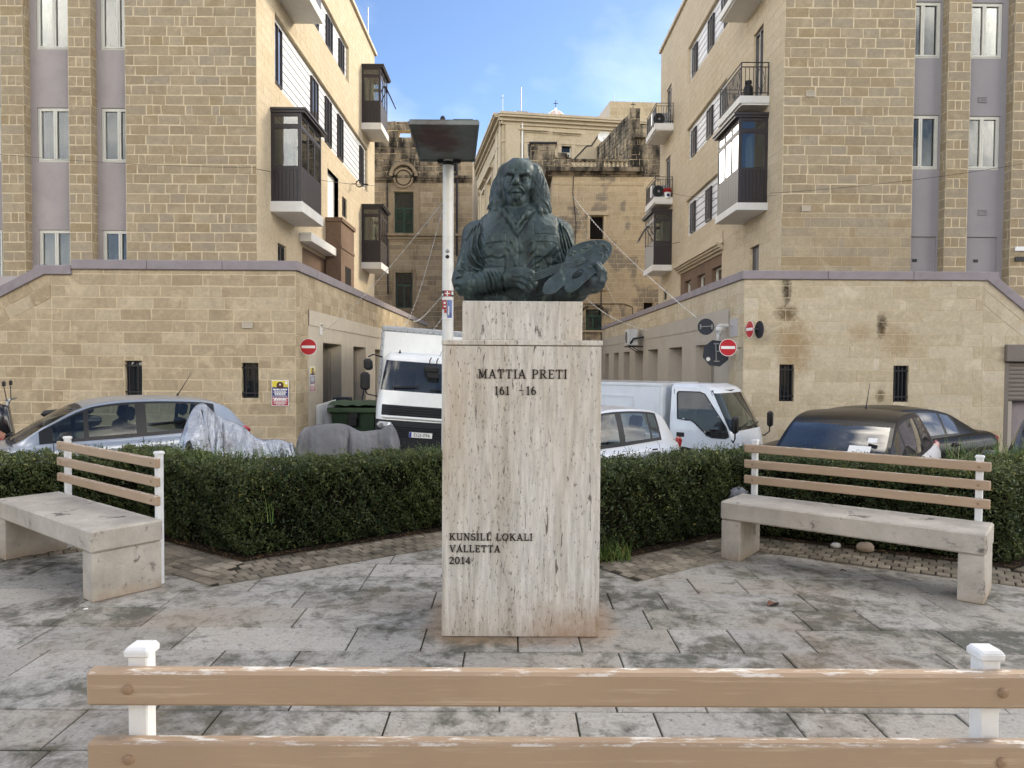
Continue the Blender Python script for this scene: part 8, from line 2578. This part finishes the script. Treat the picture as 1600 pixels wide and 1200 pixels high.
mb = MB(); mb.disc(p, (0, 1, 0), .2, .01, 32); mb.build('disc', SBACK, SB2)
mb = MB(); mb.bar(p + Vector((-.15, -.02, 0)), p + Vector((.16, -.02, .015)), .02, .02); mb.bar(p + Vector((-.14, -.03, -.06)), p + Vector((-.14, -.03, .06)), .03, .02, (0, 1, 0)); mb.bar(p + Vector((.14, -.03, -.06)), p + Vector((.14, -.03, .06)), .03, .02, (0, 1, 0)); mb.bar(p + Vector((.16, -.02, .015)), (XPR + .1, 17.95, p.z + .02), .012, .012); mb.build('bracket', METAL, SB2)
p = W(1119, 552, 17.6)
SB3 = thing('road_sign', 'dark back of an octagonal stop sign half hidden by the red no entry sign', 'road sign', p, 0, 'road signs on the terrace corners')
mb = MB()
poly = [p + Vector((math.cos(a) * .33, 0, math.sin(a) * .33)) for a in [R(22.5 + 45 * k - 6) for k in range(8)]]
mb.prism(poly, (0, .012, 0)); mb.build('plate', SBACK, SB3)
mb = MB(); mb.bar(p + Vector((0, -.02, -.2)), p + Vector((-.02, -.02, .24)), .025, .02, (0, 1, 0)); mb.bar(p + Vector((-.07, -.03, .23)), p + Vector((.06, -.03, .23)), .02, .03); mb.bar(p + Vector((-.06, -.03, -.19)), p + Vector((.07, -.03, -.19)), .02, .03); mb.bar(p + Vector((-.01, -.02, .05)), (XPR + .1, 17.7, p.z + .05), .02, .02); mb.build('bracket', METAL, SB3)
mb = MB(); mb.disc(p + Vector((-.19, -.003, -.14)), (0, 1, 0), .05, .004, 12); mb.build('sticker', SW_, SB3)
# warning boards
YEL = pm('board_yellow', c3(214, 196, 60), .45, 0, .05, 8); NAV = pm('board_navy', c3(34, 40, 104), .45, 0, .05, 8); CRI = pm('board_crimson', c3(166, 34, 52), .45, 0, .05, 8); LENS = pm('lens_brown', c3(96, 50, 44), .4, 0, .2, 9)
def board(label, pl, u0, u1, v0, v1, d):
    root = thing('warning_board', label, 'sign', pl.P((u0 + u1) / 2, (v0 + v1) / 2, d))
    w, h = u1 - u0, v1 - v0
    U = lambda f: u0 + w * f
    V = lambda f: v0 + h * f
    mb = MB(); pbox(mb, pl, u0, u1, v0, v1, d, d + .02); mb.build('plate', SWHT, root, bevel=.006)
    for nm, a, b_, c, e, m_, k in (('lower_print', .04, .96, .03, .34, CRI, 1), ('middle_print', .04, .96, .34, .73, NAV, 1), ('upper_print', .04, .96, .73, .97, YEL, 1)):
        mb = MB(); pbox(mb, pl, U(a), U(b_), V(c), V(e), d + .021, d + .022); mb.build(nm, m_, root)
    mb = MB(); n = pl.n; c = pl.P(U(.5), V(.80), d + .024)
    mb.disc(c, n, w * .2, .003, 20); mb.build('lens_ring', INK, root); mb = MB(); mb.disc(c + n * .003, n, w * .15, .003, 20); mb.build('lens', LENS, root)
    mb = MB(); mb.disc(c + n * .006 + Vector((0, 0, w * .04)), n, w * .05, .002, 12); mb.build('glint', SWHT, root)
    mb = MB(); pbox(mb, pl, U(.78), U(.93), V(.84), V(.94), d + .023, d + .024); mb.build('small_print', SWHT, root)
    rg_ = random.Random(2)
    # lines of white print too small to read in the photograph: dashes of word length
    mb = MB()
    for v_, a, b_, t_ in ((.64, .1, .9, .030), (.575, .16, .84, .014), (.53, .12, .88, .014), (.48, .18, .82, .022), (.435, .2, .8, .014), (.385, .08, .92, .010), (.30, .08, .92, .024), (.25, .14, .86, .024), (.20, .1, .9, .014), (.155, .18, .82, .012), (.115, .12, .88, .012), (.075, .25, .75, .012)):
        x = a
        while x < b_ - .03:
            l_ = rg_.uniform(.05, .16); e_ = min(x + l_, b_); pbox(mb, pl, U(x), U(e_), V(v_ - t_), V(v_ + t_), d + .0225, d + .0235); x = e_ + .025
    mb.build('print', SWHT, root)
    return root
a = W(424.5, 634.5, YP - .03); b_ = W(451.5, 594, YP - .03)
board('yellow blue and red warning board on the front of the left terrace wall', PPF, a.x, b_.x, a.z, b_.z, .02)
a = SX(482, 613, XPL); b_ = SX(490, 573, XPL)
board('yellow blue and red warning board round the corner beside the left shop doors', PSPL, a.y, b_.y, a.z, SX(482, 573, XPL).z, .02)
# security camera
p = W(1124.5, 516, 18.4)
CC = thing('security_camera', 'small white dome security camera under a wall bracket near the signs', 'camera', p)
mb = MB(); mb.bar((XPR, p.y, p.z + .12), (p.x, p.y, p.z + .12), .1, .08); mb.build('arm', WHITE, CC); mb = MB(); mb.tube([p + Vector((0, 0, .13)), p + Vector((0, 0, .02)), p + Vector((0, 0, -.03))], [.07, .1, .1], 14); mb.ball(p + Vector((0, 0, -.04)), .085, .085, .085, 14, 8); mb.tube([p + Vector((-.03, -.02, -.1)), p + Vector((-.05, -.02, -.3))], [.05, .03], 8); mb.build('dome', WHITE, CC, smooth=True)
# air conditioner on the right shop front
a = SX(1008, 543, XPR - .02)
AC = thing('air_conditioner', 'weathered white air conditioner unit on brackets on the right shop front', 'air conditioner', a)
pl = PSPR; y0 = SX(1006, 530, XPR).y; z0 = SX(1006, 541, XPR).z
zt_ = SX(1006, 514, XPR).z
mb = MB(); pbox(mb, pl, y0, y0 + 1.0, z0 + .05, zt_, .25, .62); bo = mb.build('casing', pm('ac_white', c3(196, 198, 198), .55, 0, .08, 3, 0, 30, .3, dirt=.3), AC, bevel=.02)
mb = MB(); c = pl.P(y0 + .62, (z0 + zt_) / 2 + .02, .625); mb.disc(c, (-1, 0, 0), .25, .02, 24); mb.build('fan_grille', BLACKP, AC)
mb = MB(); pbox(mb, pl, y0 - .005, y0 - .001, z0 + .2, z0 + .34, .36, .5); mb.build('rating_plate', SWHT, AC)
mb = MB()
for u in (y0 + .1, y0 + .9): mb.bar(pl.P(u, z0, 0), pl.P(u, z0, .64), .04, .05); mb.bar(pl.P(u, z0 - .3, 0), pl.P(u, z0, .5), .03, .03)
mb.tube([pl.P(y0 + .02, z0 + .1, .55), pl.P(y0 - .1, z0 + .3, .45), pl.P(y0 - .15, z0 + .36, .1), pl.P(y0 - .2, z0 + .36, .02)], .04, 8); mb.build('bracket', BLACKP, AC)
# things on the balconies
def ac_small(label, px, py_, Y):
    p = W(px, py_, Y); root = thing('air_conditioner', label, 'air conditioner', p)
    mb = MB(); mb.box(p.x - .42, p.y, p.z - .3, p.x + .42, p.y + .3, p.z + .3, ch=.03); mb.build('casing', METAL, root); mb = MB(); mb.disc(p + Vector((-.1, -.01, 0)), (0, 1, 0), .27, .03, 22); mb.build('fan_grille', BLACKP, root)
    mb = MB(); mb.disc(p + Vector((-.1, -.03, 0)), (0, 1, 0), .06, .02, 12); mb.build('hub', METAL, root)
ac_small('round fan air conditioner on the topmost far right balcony', 1033, 186, 35.0)
ac_small('round fan air conditioner on the middle far right balcony beside a red potted plant', 1032, 299, 35.0)
p = W(1043, 301, 34.8); FPT = thing('flower_pot', 'white flower pot with a red plant on the middle far right balcony', 'plant', p)
mb = MB(); mb.tube([p + Vector((0, 0, -.28)), p + Vector((0, 0, 0))], [.12, .16], 12); mb.build('pot', SWHT, FPT); mb = MB(); mb.disc(p + Vector((0, -.14, -.14)), (0, 1, 0), .07, .06, 10); mb.build('pot_label', NAV, FPT)
mb = MB(); r_ = random.Random(3)
for k in range(26): q = p + Vector((r_.uniform(-.16, .16), r_.uniform(-.12, .12), r_.uniform(.02, .2))); mb.ball(q, .05, .05, .035, 6, 4)
mb.build('flowers', SRED, FPT)
p = W(1192, 131, 22.6)
GB = thing('gas_cylinder', 'black gas cylinder standing on the railed right balcony', 'gas cylinder', p)
mb = MB(); zz = SX(1203, 149, XR).z + .005; x_ = XR - .42; y_ = 22.5
mb.tube([(x_, y_, zz), (x_, y_, zz + .05), (x_, y_, zz + .42), (x_, y_, zz + .52), (x_, y_, zz + .56)], [.13, .15, .15, .11, .05], 18); mb.build('cylinder', BLACKP, GB, smooth='auto')
mb = MB(); mb.ring((x_, y_, zz + .62), (0, 0, 1), .09, .105, .08, 16); mb.bar((x_, y_, zz + .54), (x_, y_, zz + .64), .04, .04, (0, 1, 0)); mb.build('collar', BLACKP, GB)

# ------------------------------------------------------------------ covered motorbikes, bin, boards, bags, broom, scooter
t = NT('silver_cover')
nz = t.noise(9, 6, .7, dist=.8)
t.bump(t.math('ADD', nz, t.math('MULTIPLY', t.noise(40, 5, .7), .3)), .55, .04)
SILC = t.done(t.ramp(t.noise(3, 5, .6), [(.3, c3(146, 150, 158)), (.7, c3(184, 188, 195))]), .27, .75, .5)
t = NT('grey_cover')
t.bump(t.math('ADD', t.noise(5, 5, .6, dist=.5), t.math('MULTIPLY', t.noise(60, 4, .7), .12)), .5, .04)
GREYC = t.done(t.ramp(t.noise(2.5, 5, .6), [(.3, c3(96, 96, 98)), (.7, c3(118, 118, 120))]), .6, 0, .35)
def cover(label, ridge, zg, wide, mat, seed, flare=.15, folds=5, crk=.02):
    """cloth hanging over a ridge line of (x, y, z); falls to the ground on both sides"""
    rs = np.random.RandomState(seed); Rg = catmull([(i, *p) for i, p in enumerate(ridge)], 22)
    Rg = [Vector(p[1:]) for p in Rg]; n = len(Rg); rows = []
    root = thing('motorbike_cover', label, 'motorbike cover', (ridge[0][0], ridge[0][1], zg), 0, 'covered motorbikes behind the left hedge')
    prof = [k / 24 for k in range(-24, 25)]
    ph = rs.uniform(0, 6, 4)
    for i, p in enumerate(Rg):
        d = (Rg[min(i + 1, n - 1)] - Rg[max(i - 1, 0)]); d.z = 0; d.normalize(); nrm = Vector((-d.y, d.x, 0)); s = i / (n - 1)
        endf = min(1, min(s, 1 - s) * 6 + .35)
        row = []
        for t_ in prof:
            a = abs(t_); drop = a ** 1.6
            lat = (1 if t_ > 0 else -1) * wide * (a ** .62) * endf
            fo = s * folds * 6.28 + ph[0] + 1.9 * a * (1 if t_ > 0 else -1); ruf = ((1 - abs(math.sin(fo * .5)) * 2) * .095 + math.sin(s * folds * 14.1 + ph[1] + 3 * a) * .030 + math.sin(s * folds * 31 + ph[3] - 4 * a) * .012) * a ** .8
            z = p.z - (p.z - zg - .03) * drop - .02 * math.sin(s * 21 + t_ * 5 + ph[2]) * (1 - a)
            e = (1 - endf) * a
            q = p + nrm * (lat + ruf) ; row.append(Vector((q.x + d.x * (s - .5) * flare * a * 2, q.y + d.y * (s - .5) * flare * a * 2, z)))
        rows.append(row)
    mb = MB(); mb.grid(rows)
    for row in (rows[0], rows[-1]):
        c = sum(row, Vector()) / len(row); mb.add(row + [Vector((c.x, c.y, zg + .05))], [[k, k + 1, len(row)] for k in range(len(row) - 1)])
    from mathutils import noise as NZ
    def dis(v):
        v = Vector(v); k = min(1, max(.25, (v.z - zg) * 1.2))
        a = NZ.noise_vector(v * 4.0 + Vector((seed, 0, 0))) * crk * 1.6; b_ = NZ.noise(Vector((v.x * 9, v.y * 9, v.z * 4)))
        c_ = 1 - abs(NZ.noise(Vector((v.x * 11 + seed, v.y * 11, v.z * 9)))) * 3 + .25 * (1 - abs(NZ.noise(Vector((v.x * 27, v.y * 27 + seed, v.z * 23)))) * 3)
        return tuple(v + (a + Vector((.3, -1, .2)) * (b_ * crk * .9 + c_ * crk * .7)) * k)
    mb.v = [dis(v) for v in mb.v]
    o = mb.build('cover', mat, root, smooth=True)
    sub = o.modifiers.new('s', 'SUBSURF'); sub.levels = 1; sub.render_levels = 1
    return root
Rd = lambda px, py_, Y: tuple(W(px, py_, Y))
cover('crinkled silver cover draped over a motorbike and the tail of the silver blue hatchback', [Rd(296, 690, 9.1), Rd(304, 645, 9.3), Rd(318, 632, 9.4), Rd(345, 648, 9.5), Rd(380, 668, 9.6), Rd(410, 683, 9.7), Rd(438, 688, 9.8), Rd(458, 690, 9.85)], -.5, .30, SILC, 4, .1, 5, .013)
cover('dark grey cover draped over a motorbike in front of the green wheelie bin', [Rd(462, 705, 10.1), Rd(474, 672, 10.1), Rd(486, 664, 10.1), Rd(520, 664, 10.1), Rd(546, 664, 10.15), Rd(565, 674, 10.15), Rd(590, 672, 10.2), Rd(612, 661, 10.2), Rd(622, 690, 10.2)], -.52, .34, GREYC, 7, .1, 4, .012)
# wheelie bin
DGRN = pm('bin_green', c3(44, 66, 46), .5, 0, .08, 4, .1, 30, .35); LGRN = pm('bin_lid_green', c3(66, 88, 62), .55, 0, .1, 3, .2, 14, .35, dirt=.2)
a = W(517, 664, 18.6); b_ = W(586, 664, 18.6); zt_ = W(550, 640, 18.6).z
WB = thing('wheelie_bin', 'dark green four wheeled rubbish bin with a lighter lid, beside the white box truck', 'bin', ((a.x + b_.x) / 2, 18.6, -.92))
mb = MB()
x0, x1 = a.x, b_.x
for (nm, zz0, zz1) in (('b', -.78, zt_),):
    ins = .08
    vs = [Vector((x0 + ins, 18.6 + ins, zz0)), Vector((x1 - ins, 18.6 + ins, zz0)), Vector((x1 - ins, 19.5, zz0)), Vector((x0 + ins, 19.5, zz0)), Vector((x0, 18.6, zz1)), Vector((x1, 18.6, zz1)), Vector((x1, 19.6, zz1)), Vector((x0, 19.6, zz1))]
    mb.add(vs, [[0, 1, 5, 4], [1, 2, 6, 5], [2, 3, 7, 6], [3, 0, 4, 7], [3, 2, 1, 0], [4, 5, 6, 7]])
mb.box(x0 - .03, 18.56, zt_ - .1, x1 + .03, 18.598, zt_ - .01); 
mb.build('body', DGRN, WB, bevel=.015)
mb = MB(); rows = []
for i in range(9):
    u = i / 8; row = []
    for j in range(7):
        v = j / 6; hgt = .24 * math.sin(math.pi * min(1, .12 + v * .88)) ** .6 * (1 - .25 * abs(2 * u - 1) ** 3) - .04 * (i in (3, 5))
        row.append(Vector((x0 - .07 + (x1 - x0 + .14) * u, 18.52 + 1.1 * v, zt_ + .0 + hgt)))
    rows.append(row)
mb.grid(rows); mb.box(x0 - .075, 18.5, zt_ - .07, x1 + .075, 18.545, zt_ + .05, ch=.015); mb.build('lid', LGRN, WB, smooth='auto')
mb = MB(); mx = (x0 + x1) / 2; mb.box(mx - .1, 18.53, zt_ - .3, mx + .14, 18.6, zt_ - .02, ch=.015); mb.box(mx - .12, 18.5, zt_ - .42, mx + .12, 18.6, zt_ - .2, ch=.02); mb.build('latch', BLACKP, WB)
for xx in (x0 + .15, x1 - .15):
    for yy in (18.8, 19.4): mb = MB(); mb.disc((xx, yy, -.84), (1, 0, 0), .08, .05, 14); mb.build('wheel', TYRE, WB)
# white panels leaning by the shop door
WPN = thing('board_stack', 'two white boards leaning together beside the green bin', 'boards', (W(505, 680, 18.9).x, 18.9, -.92))
mb = MB(); pa_ = W(494, 634, 18.9); pb_ = W(523, 625, 19.3)
mb.prism([Vector((pa_.x + .05, 18.75, -.92)), Vector((pb_.x + .1, 19.0, -.92)), pb_, pa_], (.02, .04, .02)); mb.build('board', WHITE, WPN)
mb = MB(); pa_ = W(508, 646, 18.7); pb_ = W(522, 641, 18.9); mb.prism([Vector((pa_.x + .05, 18.5, -.92)), Vector((pb_.x + .1, 18.75, -.92)), pb_, pa_], (.02, .04, .02)); mb.build('board', SIDING, WPN)
p = W(509, 626, 20.2)
BG = thing('rubbish_bag', 'black rubbish bag heaped in the left doorway behind the white boards', 'bag', (p.x, 20.2, -.92))
mb = MB(); mb.ball((p.x, 20.2, -.35), .42, .35, .55, 14, 10); mb.ball((p.x - .05, 20.2, .18), .22, .2, .25, 12, 8); mb.tube([(p.x - .1, 20.2, .3), (p.x - .12, 20.2, .62)], [.1, .06], 8); mb.build('bag', pm('bag_black', c3(24, 24, 27), .4, 0, .1, 8, .6, 9, .5), BG, smooth=True)
p = W(533, 626, 19.9)
CR = thing('crate', 'dark blue plastic crate behind the green bin lid', 'crate', (p.x, 19.9, -.92))
mb = MB(); mb.box(p.x - .22, 19.85, -.4, p.x + .22, 20.3, W(533, 621, 19.9).z, ch=.02); mb.box(p.x - .2, 19.87, -.92, p.x + .2, 20.28, -.41); mb.build('box', pm('crate_blue', c3(38, 48, 62), .6), CR)
def stick(label, px0, py0, px1, py1, Y, m_, name='broom'):
    a = W(px0, py0, Y); b_ = W(px1, py1, Y); root = thing(name, label, 'broom', (b_.x, Y, -.92), 0, 'brooms in the left doorways'); bb = Vector((b_.x, Y - .1, -.80))
    mb = MB(); mb.tube([a + Vector((0, .3, 0)), bb], .018, 8); h_ = mb.build('handle', m_, root); mb = MB(); mb.box(bb.x - .16, bb.y - .04, -.915, bb.x + .16, bb.y + .04, -.79, ch=.01); mb.build('brush', BLACKP, root)
stick('pale broom standing upright in the second left doorway', 553, 598, 554, 650, 22.6, METAL); stick('blue handled broom leaning in the second left doorway', 566, 606, 556, 640, 22.4, pm('handle_blue', c3(40, 44, 92), .5))
# scooter
SCB = pm('scooter_black', c3(22, 23, 27), .35, 0, .1, 6, 0, 30, .5, coat=.5)
p = W(40, 660, 13.5)
SCO = thing('motor_scooter', 'black motor scooter with one mirror, parked against the left terrace wall', 'scooter', (p.x + .2, 13.5, -.20), R(25))
mb = MB()
rows = []
for (x, w, z0, z1) in ((-.62, .05, .62, .98), (-.55, .17, .45, 1.02), (-.42, .20, .40, .98), (-.34, .18, .34, .42), (0, .17, .26, .34), (.15, .17, .28, .70), (.4, .18, .42, .78), (.75, .17, .5, .80), (1.0, .10, .58, .76), (1.05, .04, .64, .72)):
    rows.append([Vector((x, math.cos(a) * w, (z0 + z1) / 2 + math.sin(a) * (z1 - z0) / 2)) for a in [2 * math.pi * k / 14 for k in range(14)]])
mb.grid(rows, closed=True); mb.add(rows[0], [list(range(14))]); mb.add(rows[-1], [list(range(14))[::-1]]); mb.build('fairing', SCB, SCO, smooth=True, world=False)
mb = MB(); mb.cbox(Vector((.5, 0, .84)), Vector((1, 0, .06)).normalized(), Vector((0, 1, 0)), Vector((-.06, 0, 1)).normalized(), .42, .15, .06, .05); mb.build('saddle', BLACKP, SCO, smooth='auto', world=False)
for xx in (-.62, .72): mb = MB(); mb.tube([(xx, -.06, .27), (xx, .06, .27)], .27, 24); mb.build('wheel', TYRE, SCO, smooth='auto', world=False)
mb = MB(); mb.tube([(-.62, .0, .3), (-.45, 0, .95), (-.42, 0, 1.08)], .03, 8); mb.tube([(-.36, -.34, 1.10), (-.44, -.12, 1.08), (-.44, .12, 1.08), (-.36, .34, 1.10)], .018, 8); mb.build('handlebar', METAL, SCO, world=False)
for s_ in (-1, 1):
    mb = MB(); mb.tube([(-.42, s_ * .2, 1.08), (-.44, s_ * .3, 1.32)], .008, 6); mb.cbox(Vector((-.44, s_ * .32, 1.38)), Vector((0, 1, 0)), Vector((1, 0, 0)), Vector((0, 0, 1)), .075, .02, .05, .018); mb.build('mirror', BLACKP, SCO, world=False)
mb = MB(); mb.ball((-.60, 0, .84), .05, .09, .07, 10, 8); mb.build('headlight', LAMPC, SCO, smooth=True, world=False)

# ------------------------------------------------------------------ litter
def flat_leaf(label, px, py_, L_, col, ang):
    g = GZ(px, py_, .006); o_ = MB(); c, s = math.cos(ang), math.sin(ang)
    pts = []
    for i in range(9):
        u = i / 8; w = math.sin(math.pi * u) * .22 * L_; x = (u - .5) * L_; pts.append([Vector((g.x + c * x - s * v, g.y + s * x + c * v, .008 + .02 * (abs(v) / (.2 * L_)) ** 2 * L_ * 4 + .05 * L_ * math.sin(u * 5))) for v in (-w, -w * .4, 0, w * .4, w)])
    o_.grid(pts); root = o_.build('dead_leaf', pm('leaf_' + str(px), col, .8, 0, .2, 30), None, smooth=True); tag(root, label, 'leaf')
flat_leaf('long curled brown dead leaf on the paving left of the right bench', 1208, 944, .14, c3(104, 74, 58), .7)
flat_leaf('small dark dead leaf on the paving under the right bench', 1318, 892, .07, c3(52, 44, 34), .2)
def pebble(label, px, py_, r_, col):
    g = GZ(px, py_, .02); mb = MB(); mb.ball((g.x, g.y, r_ * .55 + .01), r_, r_ * .8, r_ * .6, 12, 8)
    rs = random.Random(px); mb.v = [tuple(Vector(v) + Vector((rs.uniform(-1, 1), rs.uniform(-1, 1), rs.uniform(-.6, .6))) * r_ * .08) for v in mb.v]
    tag(mb.build('stone', pm('pebble' + str(px), col, .9, 0, .15, 20, .4, 40, .2), None, smooth=True), label, 'stone')
pebble('larger rounded pale stone under the right bench by the hedge', 1352, 861, .075, c3(166, 150, 132))
pebble('small flat white stone under the right bench left of the rounded one', 1306, 855, .045, c3(206, 204, 198))
def bag(label, px, py_, Y, col):
    p = W(px, py_, Y); mb = MB(); mb.ball(p, .09, .06, .07, 14, 10); rs = random.Random(px)
    mb.v = [tuple(Vector(v) + Vector((rs.uniform(-1, 1), rs.uniform(-1, 1), rs.uniform(-1, 1))) * .02) for v in mb.v]
    tag(mb.build('plastic_bag', pm('bag' + str(px), col, .5, 0, .1, 9, .4, 20, .4), None, smooth=True), label, 'plastic bag')
bag('crumpled grey plastic bag caught in the right hedge beside the right bench', 1155, 775, 6.82, c3(128, 132, 138))
for i, (px, py_) in enumerate(((134, 952), (168, 906), (1105, 846))):
    g = GZ(px, py_, .01); mb = MB(); mb.cbox(Vector((g.x, g.y, .012)), Vector((.8, .6, 0)), Vector((-.6, .8, 0)), Vector((0, 0, 1)), .012 + .004 * i, .008, .004, .002)
    tag(mb.build('paper_scrap', SWHT), ('white paper scrap in front of the left bench leg', 'white paper scrap on the pavers below the left hedge', 'white paper scrap at the foot of the right hedge')[i], 'litter')
# far-left street sweepings: white post foot beside the pedestal
g = W(690, 715, PY0 + .5)
mb = MB(); p = Vector((PX0 - .012, PY0 + .45, 0)); mb.tube([p + Vector((0, 0, .72)), p + Vector((0, 0, 1.0)), p + Vector((.006, 0, 1.02))], .012, 8); mb.tube([p + Vector((0, 0, .72)), p + Vector((.01, 0, .71))], .01, 6)
mb.build('conduit', METAL, PED)
